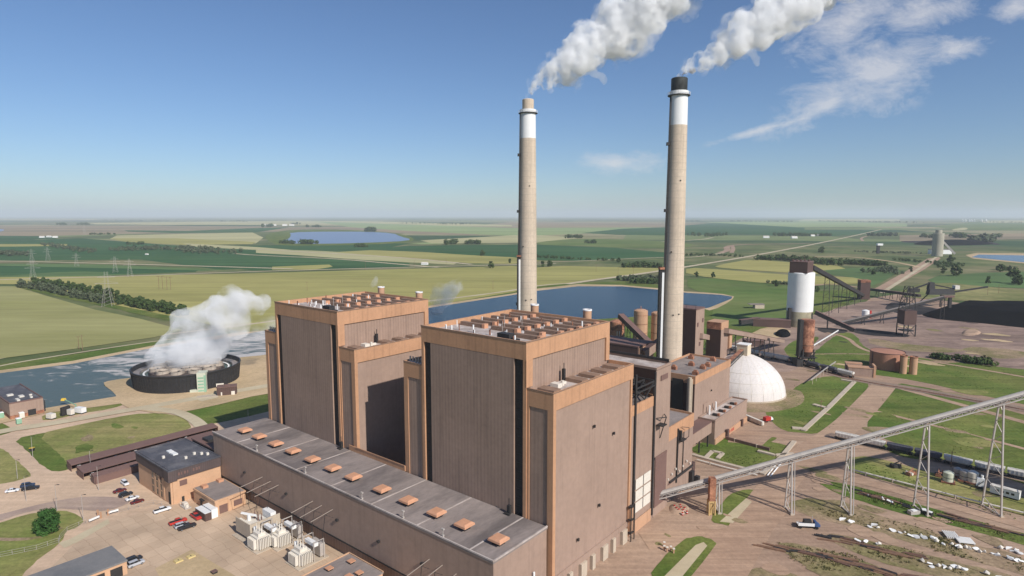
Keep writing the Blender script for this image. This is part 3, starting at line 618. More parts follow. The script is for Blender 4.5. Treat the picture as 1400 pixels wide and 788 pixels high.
for (x,y) in ((-277,116.5),(-274.5,118.5),(-272,120),(-275,112),(-283,106)):
    w=of.b();w.box(x-.5,x+.5,y-.5,y+.5,14.85,15.9);of.part('roof_unit',w,M['gwhite'])
for i in range(3):
    for j in range(3):
        x=-285.2+i*4.2;z=.8+j*3.2;w=of.b();w.box(x,x+2.3,101.68,101.82,z,z+2.7);wi=of.part('window',w,M['glass'])
        w=of.b();w.box(x+2.3,x+4.2-.05,101.6,101.8,.5 if j==0 else z-.5,z+2.7);w.box(x,x+2.3,101.62,101.81,z-.5,z);of.part('window_pier',w,M['brick'],parent=wi)
w=of.b();w.box(-268.6,-267.0,101.66,101.79,0,5.4);of.part('door',w,M['slot'])
w=of.b();w.box(-266.6,-266.45,105.5,108.5,7.0,9.3);of.part('wall_panel',w,M['brownroof'])
w=of.b();w.box(-266.6,-266.4,106,107,0,2.2);of.part('door',w,M['dark'])
# sign lettering, too worn to read in the photograph: raised marks only
w=of.b()
for k,wd in enumerate((.7,.5,.8,.6,0,.7,.9,.6)):
    if wd: w.box(-266.,-265.85,104.8+k*1.2,104.8+k*1.2+wd,12.,13.2)
of.part('worn_wall_mark',w,M['brownroof'])
# ------------------------------------------------------------------ small brick service building
sb=T('service_building','small tan brick service building with grey roof between office and transformers','building',(-250,114),plant=True)
w=sb.b();w.box(-262,-243,109,121.6,0,5.5);sb.part('wall',w,M['brick'])
w=sb.b();w.box(-262.2,-242.8,108.8,121.8,5.5,6.2);w.box(-242.99,-242.75,109.2,110.4,0,5.5);w.box(-242.99,-242.75,114.2,116.4,0,5.5);w.box(-242.99,-242.75,120.4,121.4,0,5.5);sb.part('roof_edge',w,M['brick'])
w=sb.b();w.box(-261.7,-243.3,109.3,121.3,6.2,6.4);sb.part('roof',w,M['roof'])
for (y0,y1) in ((110.6,114.),(116.6,120.2)):
    w=sb.b();w.box(-243.0,-242.9,y0,y1,.2 if y0<112 else 1.2,3.6);sb.part('roller_door',w,M['brownroof'])
w=sb.b();w.box(-256,-254.5,108.85,108.98,0,3.6);w.box(-255,-252,108,108.98,3.6,3.9);sb.part('door',w,M['dark'])
for (x,y) in ((-260,111),(-261,118)): sb.part('roof_vent',sb.b().box(x,x+2.6,y,y+2.2,6.4,7.4),M['cap'])
# ------------------------------------------------------------------ garage, bottom left ; flat building, bottom centre
ga=T('garage','grey roofed garage with open doors at the bottom left edge of the yard','garage',(-234,64),plant=True)
w=ga.b();w.box(-239,-225.2,30,70.8,0,4.6);ga.part('wall',w,M['brick'])
w=ga.b();w.box(-239.3,-224.9,29.8,71.,4.6,5.1);ga.part('roof',w,M['droof'] if 0 else mat('blue_grey_roof',S(128,126,124),.8,.12,.1,1,col2=S(112,112,112)))
for k in range(3):
    y=66.-k*5.2;ga.part('door',ga.b().box(-225.22,-225.1,y-.2,y+3.4,0,3.6),M['slot'])
fb=T('flat_roofed_building','flat roofed tan building with orange hatches beside the turbine hall','building',(-162,112),plant=True)
zz=7.;f0=GP(441,775,zz);f1=GP(522,780,zz)
w=fb.b();w.box(-167.6,-150.,100.,118.4,0,6.7);fb.part('wall',w,M['brick'])
w=fb.b();w.box(-167.8,-149.8,99.8,118.6,6.7,7.1);fb.part('roof',w,M['roof'])
w=fb.b();w.box(-167.8,-149.8,118.3,118.6,7.1,7.5);w.box(-167.8,-167.5,99.8,118.3,7.1,7.5);fb.part('parapet',w,M['brick'])
for (x,y) in ((-165,107.5),(-163,114.5),(-155.5,112.),(-156.5,108.8),(-154,104),(-160,103)):
    v=fb.part('roof_hatch',fb.b().box(x,x+1.6,y,y+1.6,7.1,7.7),M['dark']);fb.part('hatch_cap',fb.b().box(x-.2,x+1.9,y-.2,y+1.9,7.7,8.0),M['cap'],parent=v)
# ------------------------------------------------------------------ three long car sheds
for i,(a,b_,qa,qb,lab) in enumerate(((-345.,-338.4,86.5,156,'farthest long brown roofed car shed from the office'),(-332.6,-323.4,87.,150,'middle long brown roofed car shed in the row behind the office'),(-318.2,-314.,88.5,122,'nearest and shortest brown car shed, beside the office'))):
    s_=T('car_shed',lab,'car shed',((a+b_)/2,(qa+qb)/2),group='car sheds',plant=True)
    w=s_.b();w.add([(a,qa,3.9),(b_,qa,3.1),(b_,qb,3.1),(a,qb,3.9),(a,qa,4.2),(b_,qa,3.4),(b_,qb,3.4),(a,qb,4.2)],[(0,3,2,1),(4,5,6,7),(0,1,5,4),(1,2,6,5),(2,3,7,6),(3,0,4,7)]);s_.part('roof',w,M['brownroof'])
    w=s_.b();w.box(a+.1,a+.3,qa,qb,0,3.9);w.box(a+.3,b_-.3,qa,qa+.2,0,3.1);w.box(a+.3,b_-.3,qb-.2,qb,0,3.1)
    if i==2: w.box(b_-.3,b_-.1,qa,qb,0,3.1)
    s_.part('wall',w,M['brownroof'])
    w=s_.b();y=qa+3
    while y<qb: w.box(b_-.28,b_-.12,y,y+.16,0,3.05);y+=5.4
    if i<2: s_.part('post',w,M['dark'])
# ------------------------------------------------------------------ block between boiler houses and chimneys
def block(name,lab,cat,p0,p1,qa,qb,z,m=M['siding2'],trim=3.,roofm=M['roof'],z0=0,inset=.5,parapet=1.2):
    t=T(name,lab,cat,((p0+p1)/2,(qa+qb)/2),plant=True)
    w=t.b();w.box(p0+.2,p1-.2,qa+.2,qb-.2,z0,z-parapet-.02);t.part('wall',w,m)
    w=t.b()
    w.box(p0,p1,qa,qa+.5,z-trim,z);w.box(p0,p1,qb-.5,qb,z-trim,z);w.box(p0,p0+.5,qa+.5,qb-.5,z-trim,z);w.box(p1-.5,p1,qa+.5,qb-.5,z-trim,z)
    t.part('parapet',w,M['trim'] if trim>1.5 else m)
    w=t.b();w.box(p0+.5,p1-.5,qa+.5,qb-.5,z-parapet,z-parapet+.25);t.part('roof',w,roofm)
    return t
lb=block('lift_bay','tall lift bay with dark ladder rails and white panels behind the nearer boiler house','building',-140,-106,199.1,218.4,50.6,trim=4.)
w=lb.b();w.box(-105.98,-105.5,201.0,202.0,2,62);w.box(-105.98,-105.5,216.6,217.6,2,60);
lb.part('rail',w,M['dark'])
w=lb.b()
for k in range(5):
    w.beam((-106+k*-4.,201.5,50.6),(-106+k*-4.,201.5,56.5),.5);w.beam((-106+k*-4.,216.5,50.6),(-106+k*-4.,216.5,56.5),.5);w.beam((-106+k*-4.,201.5,56.5),(-106+k*-4.,216.5,56.5),.5);w.beam((-106+k*-4.,201.5,56.3),(-106+k*-4.,209,51),.4);w.beam((-106+k*-4.,209,51),(-106+k*-4.,216.5,56.3),.4)
for y in (201.5,209,216.5): w.beam((-106,y,56.8),(-122,y,56.8),.5)
w.box(-106,-105.5,201,217,54.6,55.1)
lb.part('hoist_frame',w,M['dark'])
for i in range(2):
    for j in range(3):
        w=lb.b();y=203.3+i*6.4;z=8.+j*4.6;w.box(-106.0,-105.8,y,y+5.7,z,z+3.9);lb.part('wall_panel',w,M['gwhite'])
w=lb.b();w.box(-106.,-105.8,202.2,216.4,0,5);w.box(-106.,-104.6,197.6,199.6,2,12);lb.part('stair',w,M['tan'])
w=lb.b();
for z in (3,8,13): w.box(-105.5,-103.8,196.5,199.2,z,z+.2)
for x,y in ((-103.9,196.6),(-103.9,199.1)): w.beam((x,y,0),(x,y,14),.3)
lb.part('stair_landing',w,M['dark'])
cb=block('bunker_bay','brown block with a pale roof edge rising behind the boiler house wing','building',-172,-106,218.5,232.,61.2,trim=0.9,roofm=M['gravel'])
w=cb.b();w.box(-171,-107.,231.2,231.6,61.2,62.3);cb.part('back_parapet',w,M['dark'])
w=cb.b();w.box(-106.0,-105.85,222.5,228.5,55.3,57.4);cb.part('louvre',w,M['brownroof']);cb.part('shade_side_panel',cb.b().box(-171.8,-106.3,218.52,218.69,45,60.2),M['dk'])
w=cb.b();w.box(-106.,-105.75,219,229.5,24,25);w.box(-106.,-105.8,219.2,229.3,4,23.9);cb.part('lower_panel',w,M['brownroof'])
w=cb.b()
w.beam((-105.8,219.3,41),(-103.4,222.8,41),.3);w.beam((-103.4,222.8,41),(-105.8,226,41),.3);w.beam((-103.4,222.8,41),(-105.9,222.8,32),.3);w.box(-105.9,-103,219.2,222.8,38,38.4)
cb.part('hoist_bracket',w,M['dark'])
db=block('ash_building','grey walled block with orange parapet in front of the right chimney','building',-134,-107.5,232.2,260,32.6,trim=6.)
w=db.b()
w.beam((-107.4,243,6),(-107.2,243,30),.6);w.beam((-107.4,249,8),(-107.2,249,27),.3);w.box(-107.4,-105.2,243,247.5,24.5,24.9);w.box(-107.4,-106,243.4,244.6,25,29)
w.beam((-105.4,246,25),(-105.4,250,25),.2);w.beam((-105.4,250,25),(-105.4,250,29),.2);w.beam((-105.4,250,29),(-107,246,30),.2)
w.beam((-107.2,236,8.5),(-107.2,259.6,8.5),.7)
db.part('wall_pipework',w,M['dark'])
w=db.b();w.box(-107.5,-107.2,232.3,259.8,7.6,8.1);db.part('drip_ledge',w,M['brownroof'])
w=db.b();w.box(-112,-107.4,260.05,263,0,9.);db.part('side_porch',w,M['brown'])
w=db.b();w.box(-107.4,-106.0,256.5,259,0,6.5);w.box(-105.9,-104,258.8,260.8,1,4);db.part('door',w,M['slot'])
w=db.b()
for k in range(7): w.box(-107.45,-106.9,234+k*3.7,234.6+k*3.7,10.+k%3*1.1,10.8+k%3*1.1)
db.part('wall_lamp',w,M['gwhite'])
# F : precipitator / control block with lower extension
fb_=block('precipitator_building','large grey block with orange parapet right of the near chimney','building',-152,-126.5,306,357,36.6,trim=4.2,roofm=M['roof'])
for (x,y) in ((-131,312),(-133,327),(-133,334),(-145,316),(-148,346),(-136,349),(-141,330)):
    w=fb_.b();w.box(x,x+3,y,y+2.2,35.6,37.4);v=fb_.part('roof_fan',w,M['rust']);fb_.part('fan_hood',fb_.b().box(x+.4,x+2.6,y+.3,y+1.9,37.4,38.3,.3),M['rust'],parent=v)
w=fb_.b();w.box(-130.5,-127.8,305.,306.,6,35);w.cyl(-128.8,304.6,4,36,.9,n=10);fb_.part('drain_pipe',w,M['cconc'])
w=fb_.b();w.box(-139,-133,305.5,306.,10,34);fb_.part('louvre',w,M['slot'])
w=fb_.b();w.box(-126.6,-126.3,318,329,14.0,18.8);fb_.part('wall_panel',w,M['siding2']);fb_.part('shade_side_panel',fb_.b().box(-151.8,-126.8,306.02,306.19,0,32.2),M['dk'])
fb_.part('wall_lamp',fb_.b().box(-126.5,-126.0,328,328.6,24,24.8),M['dark'])
gb=block('workshop_extension','low grey workshop with roof fans attached to the larger block near the white dome','workshop',-126.4,-117.2,311.6,361,13.6,trim=.9,roofm=M['gravel'])
for k in range(4):
    y=321+k*8.6;v=gb.part('roof_fan',gb.b().box(-122.6,-120.,y,y+1.8,12.6,13.8),M['dark']);gb.part('fan_hood',gb.b().box(-120.,-118.8,y+.2,y+1.6,13,14.2),M['rust'],parent=v)
w=gb.b()
for y in (322,331): w.cyl(-124.6,y,12.6,17.6,.5,n=10)
gb.part('flue_pipe',w,M['white'])
w=gb.b();w.box(-117.35,-116.9,312.,361,0,3.2);gb.part('wall_base',w,M['tan'])
w=gb.b();w.box(-116.9,-115.6,326,328.4,.0,4.6);w.box(-116.9,-116.,350,352,0,4);gb.part('porch',w,M['brown'])
w=gb.b()
for k,wd in enumerate((1.2,.8,1.6,1.0)): w.box(-116.88,-116.75,330+k*2.6,330+k*2.6+wd,1.2,2.6)
gb.part('red_wall_mark',w,M['red'])
# enclosed gallery between ash building and workshop
g=T('pipe_gallery','short brown enclosed gallery joining the ash building to the workshop','gallery',(-122,290),plant=True)
w=g.b();w.box(-126,-119,262.8,311.5,6.5,12.4);g.part('shell',w,M['siding2'])
w=g.b();w.box(-126.2,-118.8,262.9,311.4,12.4,12.8);g.part('roof',w,M['brownroof'])
w=g.b()
for y in (272,284,296,307):
    for x in (-125.6,-119.6): w.box(x,x+.6,y,y+.6,0,6.5)
g.part('support_frame',w,M['dark'])
# T and S towers behind
pT,zT=atq(952,424.5,378);tt=T('ash_silo_tower','tall windowless grey tower directly right of the near chimney','tower',(pT-8,386),plant=True)
w=tt.b();w.box(pT-15,pT,378,391.5,0,zT);tt.part('wall',w,M['siding2'])
w=tt.b();w.box(pT-15.3,pT+.2,377.8,391.7,zT,zT+.7);tt.part('roof',w,M['brownroof'])
w=tt.b();w.box(pT,pT+.3,380,382,zT-11,zT-8.4);w.box(pT,pT+.3,388,390,zT-9,zT-6.4);w.box(pT,pT+.3,384,386,zT-24,zT-21.5);tt.part('louvre',w,M['brownroof']);tt.part('shade_side_panel',tt.b().box(pT-15,pT-.1,377.85,377.99,0,zT-.1),M['dk'])
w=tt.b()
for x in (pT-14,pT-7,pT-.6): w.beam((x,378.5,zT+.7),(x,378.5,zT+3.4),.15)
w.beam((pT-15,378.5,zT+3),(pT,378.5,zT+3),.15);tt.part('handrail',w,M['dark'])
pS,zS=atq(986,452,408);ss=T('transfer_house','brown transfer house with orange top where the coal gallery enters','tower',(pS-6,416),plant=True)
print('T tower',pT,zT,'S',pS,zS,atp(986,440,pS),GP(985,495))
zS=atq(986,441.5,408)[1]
w=ss.b();w.box(pS-10,pS,408,421,0,zS-5);ss.part('wall',w,M['siding2']);ss.part('shade_side_panel',ss.b().box(pS-10,pS-.1,407.85,407.99,0,zS-5.1),M['dk'])
w=ss.b();w.box(pS-10.1,pS+.1,407.9,421.1,zS-5,zS);ss.part('parapet',w,M['tan'])
w=ss.b();
w.box(pS-9.9,pS-.3,407.7,407.88,zS-4.8,zS-.2)
ss.part('louvre',w,M['rust'])
w=ss.b();w.box(pS-3,pS+1.2,421.1,426,zS-20,zS-9);ss.part('bay',w,M['tan'])
w=ss.b()
a_=(pT+.2,385,zS-6);b__=(pS-10.1,412,zS-12)
w.beam(a_,b__,3.4,3.4);ss.part('chute',w,M['siding2'])
w=ss.b()
for k in range(7): w.box(pS-13,pS-10.1,407.5,410,5+k*4,5.3+k*4);w.beam((pS-13,407.5,5+k*4),(pS-10.2,407.5,9+k*4),.2)
for x in (pS-13,pS-10.3): w.beam((x,407.5,0),(x,407.5,34),.3)
ss.part('stair',w,M['dark'])
# ================================================================== CHIMNEYS
def chimney(name,label,u,v,prof,whites,cap_mat,duct_h):
    c0=G(u,v,198.);t=T(name,label,'chimney',(c0.x,c0.y,0),group='chimneys')
    (rb,rm,rt,rc),(zw0,zw1)=prof,whites
    def R(z): return rb+(rm-rb)*z/110 if z<110 else rm+(rt-rm)*(z-110)/80
    w=t.b();w.lathe(0,0,[(R(z),z) for z in range(0,int(zw0)+1,8)]+[(R(zw0),zw0)],48,cap=False);sh=t.part('shaft',w,M['conc'],smooth=True)
    # pour joints every 3 m: fine raised rings
    w=t.b()
    for z in range(6,int(zw0),4): w.lathe(0,0,[(R(z)+.005,z),(R(z)+.05,z+.05),(R(z)+.05,z+.25),(R(z)+.005,z+.3)],48,cap=False)
    t.part('pour_joint',w,M['cconc'],parent=sh)
    w=t.b();w.lathe(0,0,[(R(zw0),zw0),(R(zw1),zw1)],48,cap=False);t.part('white_band',w,M['white'],smooth=True)
    w=t.b();w.lathe(0,0,[(R(zw1),zw1),(rc,zw1+.02),(rc,197.6),(rc-.5,198),(rc-1.1,198),(rc-1.1,192)],40,cap=False);t.part('cap_flue',w,cap_mat,smooth=False)
    w=t.b();w.lathe(0,0,[(R(zw1)-.2,zw1-1.6),(R(zw1)+1.3,zw1-1.5),(R(zw1)+1.3,zw1-1.1),(R(zw1)-.2,zw1-1.1)],32,cap=False);pf=t.part('platform',w,M['dark'])
    w=t.b()
    for k in range(24):
        a=k*math.pi/12;x,y=(R(zw1)+1.25)*math.cos(a),(R(zw1)+1.25)*math.sin(a);w.beam((x,y,zw1-1.1),(x,y,zw1+.4),.1)
    w.lathe(0,0,[(R(zw1)+1.2,zw1+.3),(R(zw1)+1.3,zw1+.3),(R(zw1)+1.3,zw1+.45),(R(zw1)+1.2,zw1+.45),(R(zw1)+1.2,zw1+.3)],24,cap=False);w.lathe(0,0,[(R(zw1)+.3,zw1-1.1),(R(zw1)+.3,zw1+1.1)],24,cap=False)
    t.part('railing',w,M['white'],parent=pf)
    # ladder and lift rail up the shaded west side
    w=t.b();a=math.radians(200);dx,dy=math.cos(a),math.sin(a)
    w.beam(((R(0)+.7)*dx,(R(0)+.7)*dy,0),((R(110)+.6)*dx,(R(110)+.6)*dy,110),1.0,.7);w.beam(((R(110)+.6)*dx,(R(110)+.6)*dy,110),((R(zw1)+.6)*dx,(R(zw1)+.6)*dy,zw1-1),.8,.6)
    t.part('ladder',w,M['dark'])
    for z in (58,122,160):
        w=t.b();x,y=(R(z)+1.1)*dx,(R(z)+1.1)*dy;w.box(x-1.,x+1.,y-1.,y+1.,z,z+.3);w.box(x-.9,x+.9,y-.9,y+.9,z+.3,z+1.8);t.part('rest_platform',w,M['dark'])
    w=t.b()
    for (a_,z) in ((-1.75,62),(-1.2,62.5),(-2.1,99),(-1.4,140)): w.beam((R(z)*math.cos(a_)*.98,R(z)*math.sin(a_)*.98,z),(R(z)*math.cos(a_)*1.06,R(z)*math.sin(a_)*1.06,z),.7)
    t.part('test_port',w,M['dark'])
    # gas duct shaft beside it
    l=t.e.location;zt=duct_h[1];hx=G(duct_h[0],295,0) if 0 else None
    dd=duct_h[2];xx=(duct_h[0]-CX)/851.*(l.y+dd)*CPT
    w=t.b();x0=xx-l.x;w.box(x0-.9,x0+1.2,dd-2.2,dd+1.8,0,zt);dk=t.part('lift_shaft',w,M['dark'])
    w=t.b();w.box(x0+1.2,x0+1.5,dd-2.1,dd+1.7,0,zt-3);w.box(x0+.3,x0+1.5,dd-2.5,dd-2.2,0,zt-3);t.part('shaft_lit_side',w,M['white'],parent=dk)  # white paints the shaft's sunlit side, dark steel its shaded side
    w=t.b();w.box(x0-1.1,x0+1.7,dd-2.7,dd+1.9,zt-1.2,zt);t.part('shaft_cap',w,M['rust'],parent=dk)
    return t
c1=chimney('chimney','far concrete chimney with white band and short beige concrete cap',722,136,(7.0,6.1,5.15,3.9),(172,190),M['conc'],(708.6,93,-2))
c2=chimney('chimney','near concrete chimney with white band and black cap',929,107,(6.6,5.7,5.0,4.6),(171.5,189.5),mat('sooty_cap',S(70,72,70),.6,.25,.3,1.5,col2=S(40,42,40),grime=.4),(905.5,90.5,-9))
# small round stacks behind the boiler houses
for i,(u,v,vb,hp) in enumerate(((521,392,0,1),(573,399,0,1),(731,416,0,1),(803,423,0,1))):
    z=84.5;qd=203.;pp=atq(u,v,qd);t=T('roof_stack',['left round stub stack at the back of the far boiler house','right round stub stack at the back of the far boiler house','left round stub stack at the back of the near boiler house','right round stub stack at the back of the near boiler house'][i],'stack',(pp[0],qd),plant=True,group='stub stacks behind the boiler houses')
    w=t.b();w.cyl(pp[0],qd,0,pp[1]-.5,1.65,n=20);t.part('flue',w,M['tan'],smooth=True)
    w=t.b();w.lathe(pp[0],qd,[(1.6,pp[1]-.5),(1.8,pp[1]-.5),(1.8,pp[1]),(1.2,pp[1]),(1.2,pp[1]-.4)],20,cap=False);t.part('rim',w,M['white'])
# ================================================================== GALLERIES
def gallery(name,label,A,Bp,w_,h_,m,legs=(),roofm=None,cat='conveyor',legw=.5,spread=2.,truss=False,group=None):
    A=Vector(A);Bp=Vector(Bp);t=T(name,label,cat,(A.x,A.y,0),group=group);o=Vector((A.x,A.y,0))
    a=A-o;b=Bp-o;d=(b-a).normalized();n=d.cross(Vector((0,0,1))).normalized();up=n.cross(d).normalized()
    w=t.b();w.beam(a,b,w_,h_);t.part('belt_housing',w,m)
    w=t.b();w.beam(a+up*(h_/2+.12),b+up*(h_/2+.12),w_+.4,.2);t.part('roof',w,roofm or m)
    if truss:
        w=t.b();L=(b-a).length;k=int(L/4)
        for s in (-1,1):
            off=n*(w_/2+.12)*s
            w.beam(a+off-up*(h_/2+1.2),b+off-up*(h_/2+1.2),.25)
            for i in range(k):
                p0=a+d*(i*L/k)+off;p1=a+d*((i+1)*L/k)+off;w.beam(p0-up*h_/2,p1-up*(h_/2+1.2),.15);w.beam(p1-up*(h_/2+1.2),p1-up*h_/2,.15)
        t.part('truss',w,M['dark'])
    for f in legs:
        c=a.lerp(b,f)-up*h_/2;w=t.b();nn=Vector((n.x,n.y,0)).normalized()
        for s in (-1,1):
            w.beam((c.x+nn.x*s*spread*.6,c.y+nn.y*s*spread*.6,c.z),(c.x+nn.x*s*spread,c.y+nn.y*s*spread,0),legw)
        zz=c.z;k=max(1,int(zz/7))
        for i in range(k):
            z0=zz*i/k;z1=zz*(i+1)/k;w.beam((c.x-nn.x*spread,c.y-nn.y*spread,z0),(c.x+nn.x*spread*.9,c.y+nn.y*spread*.9,z1),legw*.5);w.beam((c.x-nn.x*spread*.8,c.y-nn.y*spread*.8,z1),(c.x+nn.x*spread*.8,c.y+nn.y*spread*.8,z1),legw*.5)
        t.part('support_leg',w,M['dark'])
    return t
# long trestle conveyor, right foreground (line along y=242)
ya=242.
def tz(x): return 3.9+(x-50.)*.2905
def tx(u,v): return onY(u,v,ya).x
TR=T('trestle_conveyor','long pale tubular conveyor climbing to the right on tall lattice legs','conveyor',(50,ya,0))
xe=250.;w=TR.b()
a=Vector((0,0,tz(50)));b_=Vector((xe-50,0,tz(xe)));d=(b_-a).normalized();up=Vector((-d.z,0,d.x))
# half round cover
n=10;ringA=[];cov=TR.b()
ring=[Vector((0,1.25*math.cos(math.pi*i/n),0))+up*(.9+.75*math.sin(math.pi*i/n)) for i in range(n+1)]
cov.add([tuple(a+r) for r in ring]+[tuple(b_+r) for r in ring]+[tuple(a+r*.96) for r in ring]+[tuple(b_+r*.96) for r in ring],[(i,i+1,n+2+i,n+1+i) for i in range(n)]+[(2*n+2+i,3*n+3+i,3*n+4+i,2*n+3+i) for i in range(n)])
TR.part('tube_cover',cov,mat('weathered_cover',S(184,176,166,1.1),.85,.15,.3,2,grime=.1),smooth=True)
w=TR.b();w.beam(a+up*.45,b_+up*.45,2.9,.9);TR.part('belt_housing',w,mat('grey_belt_housing',S(104,96,92),.7,.25,.3,2))
w=TR.b();L=(b_-a).length;k=int(L/3.2)
for s in (-1,1):
    off=Vector((0,1.75*s,0));w.beam(a+off-up*.6,b_+off-up*.6,.34);w.beam(a+off+up*.8,b_+off+up*.8,.16)
    for i in range(k):
        p0=a+d*(i*L/k)+off;p1=a+d*((i+1)*L/k)+off;w.beam(p0+up*.95,p0-up*.6,.14);w.beam(p0-up*.6 if i%2 else p0+up*.95,p1+up*.95 if i%2 else p1-up*.6,.14)
TR.part('side_truss',w,M['steel'])
w=TR.b()
for i in range(k): p0=a+d*((i+.5)*L/k);w.beam(p0+Vector((0,1.75,0))-up*.6,p0+Vector((0,-1.75,0))-up*.6,.14)
w.beam(a-up*.75+Vector((0,1.2,0)),b_-up*.75+Vector((0,1.2,0)),.9,.1)
TR.part('walkway',w,M['steel'])
for li,x in enumerate((84.,113.,136.5,167.,196.,224.)):
    zt=tz(x)-.7;lx=x-50;w=TR.b();sp=1.3+zt*.085
    for s in (-1,1):
        w.beam((lx-.2,s*1.1,zt),(lx-.2,s*sp,0),.55,.55)
    for s in (-1,1):
        w.beam((lx+.9,s*1.1,zt),(lx+.9,s*sp,0),.28,.28) if li<3 else None
    kk=max(3,int(zt/4))
    for i in range(kk):
        z0=zt*i/kk;z1=zt*(i+1)/kk;s0=sp+(1.1-sp)*i/kk;s1=sp+(1.1-sp)*(i+1)/kk;sg=1 if i%2 else -1
        w.beam((lx-.2,sg*s0,z0),(lx-.2,-sg*s1,z1),.2)
    w.beam((lx-.2,-sp,.5),(lx-.2,sp,.5),.35)
    TR.part('trestle_leg',w,M['steel'])
    w=TR.b();w.box(lx-.8,lx+.6,-sp-.6,-sp+.6,0,.6);w.box(lx-.8,lx+.6,sp-.6,sp+.6,0,.6);TR.part('footing',w,M['cconc'])
# tail house at the building, rusty column by first leg
t=T('conveyor_tail_frame','dark steel frame where the trestle conveyor enters the boiler house block','frame',(52,242,0))
w=t.b()
for x in (-3,2.5):
    for y in (-2.4,2.4): w.beam((x,y,0),(x,y,9.5),.5)
    w.beam((x,-2.4,9.5),(x,2.4,9.5),.5);w.beam((x,-2.4,0),(x,2.4,9.5),.25);w.beam((x,-2.4,4.5),(x,2.4,4.5),.3)
for y in (-2.4,2.4): w.beam((-3,y,9.5),(2.5,y,9.5),.5);w.beam((-3,y,0),(2.5,y,9.5),.25)
for k in range(3): w.box(-4.6,-3.2,-1.5,2.,2+k*2.4,2.3+k*2.4)
t.part('steel_frame',w,M['dark'])
w=t.b();w.box(-5.5,-2.4,-3.4,3,0,9.);t.part('drive_housing',w,M['slot'])
w=t.b();w.beam((-2,-2.8,1),(-2,-2.8,7),.4,n=8);w.beam((-2,-2.8,7),(6,-2.6,9),.35,n=8);w.beam((2,-2.8,0),(2,-2.8,6.5),.35,n=8);t.part('pipe',w,M['steel'])
t=T('bracing_column','rust brown and yellow braced column beside the first trestle leg','column',(80.5,239.5,0))
w=t.b();w.box(-1.2,1.2,-1.2,1.2,6,15.5);t.part('chute',w,M['rust'])
w=t.b()
for x in (-1.2,1.2):
    for y in (-1.2,1.2): w.beam((x,y,0),(x,y,6),.45)
w.box(-1.2,1.2,-1.2,1.2,5.2,6);w.beam((-1.2,-1.2,0),(1.2,-1.2,5.5),.2);w.box(-.6,.7,-.6,.6,0,5.2);t.part('leg_frame',w,mat('ochre_paint',S(196,164,112),.7,.15))
# big silo beyond the frame at the conveyor head
t=T('silo','large concrete silo beyond the right edge at the trestle conveyor head','silo',(252,231,0))
w=t.b();w.lathe(0,0,[(10,0),(10,58),(9,60)],40);t.part('shell',w,M['cconc'],smooth=True)
w=t.b();w.box(-5,5,-5,5,60,65);t.part('head_house',w,M['brown'])
# coal silo (white) with head house
t=T('silo','white cylindrical coal silo with brown head house on top','silo',(314,672,0))
w=t.b();w.lathe(0,0,[(13.3,17),(13.3,58.6),(12.6,59.3)],48);t.part('shell',w,M['white'],smooth=True)
w=t.b();w.lathe(0,0,[(13.35,0),(13.35,17)],48);t.part('base_ring',w,mat('stained_silo_base',S(176,168,140),.9,.2,.1,.8,col2=S(140,128,110),grime=.3),smooth=True)
w=t.b()
for k in range(4): w.lathe(0,0,[(13.32,24+k*8.5),(13.4,24+k*8.5),(13.4,24.3+k*8.5),(13.32,24.3+k*8.5)],48,cap=False)
t.part('hoop',w,M['white'])
hh=B();hh.box(-9.5,8.5,-12.,12.,58.9,70.5);o=t.part('head_house',hh,M['brown']);o.rotation_euler=(0,0,-AZ)
hh=B();hh.box(-9.7,8.7,-12.2,12.2,70.5,71.2)
for k in range(5): hh.box(-8+k*3.5,-6.5+k*3.5,-9+k*2,-7+k*2,71.2,73.2)
hh.beam((2,0,71),(2,0,77),.3);r=t.part('head_house_roof',hh,M['brownroof']);r.rotation_euler=(0,0,-AZ)
w=t.b();w.box(-15.5,-12.8,-9,-5,0,21);t.part('stair_tower',w,M['dark'])
hp=Vector((322,672,63))
ttw=G(1180,409)
gallery('coal_gallery','steep dark gallery from the small brown tower up to the white silo head',(327,676,64),(ttw.x-4,ttw.y-6,6),4.2,4.2,M['dark'],(.25,.42,.58,.74,.88),M['brownroof'],spread=4)
t=T('transfer_tower','small brown transfer tower at the foot of the steep coal gallery','tower',(ttw.x,ttw.y,0))
w=B();w.box(-6.5,6.5,-6,6,0,24.5);t.part('wall',w,M['brown']).rotation_euler=(0,0,-.15)
w=B();w.box(-6.7,6.7,-6.2,6.2,24.5,28);t.part('parapet',w,M['rust']).rotation_euler=(0,0,-.15)
s0=G(1190,404);s1=G(1295,425)
gallery('yard_conveyor','low dark conveyor from the transfer tower across to the black coal pile',(s0.x,s0.y,9),(s1.x,s1.y+55,12),4,3.4,M['dark'],(.15,.3,.45,.6,.75,.9),M['brownroof'],spread=2.5)
s0=G(1168,454);gallery('reclaim_gallery','short inclined dark gallery dropping from the white silo base to the ground',(325,660,17),(s0.x,s0.y,1.5),4,4,M['dark'],(.35,),M['brownroof'],spread=2.5)
s0=G(1150,446);s1=G(1290,437);
SC=gallery('stacker_conveyor','grey topped conveyor rising toward the coal pile past the lattice tower',(s0.x,s0.y,3),(s1.x,s1.y,26.5),3.2,2.8,M['dark'],(.2,.38,.98),mat('grey_belt_roof',S(138,128,120),.8,.15),spread=2.5,truss=True)
t=SC
HX,HY=s1.x-s0.x,s1.y-s0.y
w=t.b();w.box(HX-3,HX+9,HY-2.5,HY+2.5,26.,28.2);t.part('head_frame',w,M['brownroof'])
w=t.b();w.box(HX+4,HX+7,HY-1.5,HY+1.5,14,26);t.part('chute',w,M['dark'])
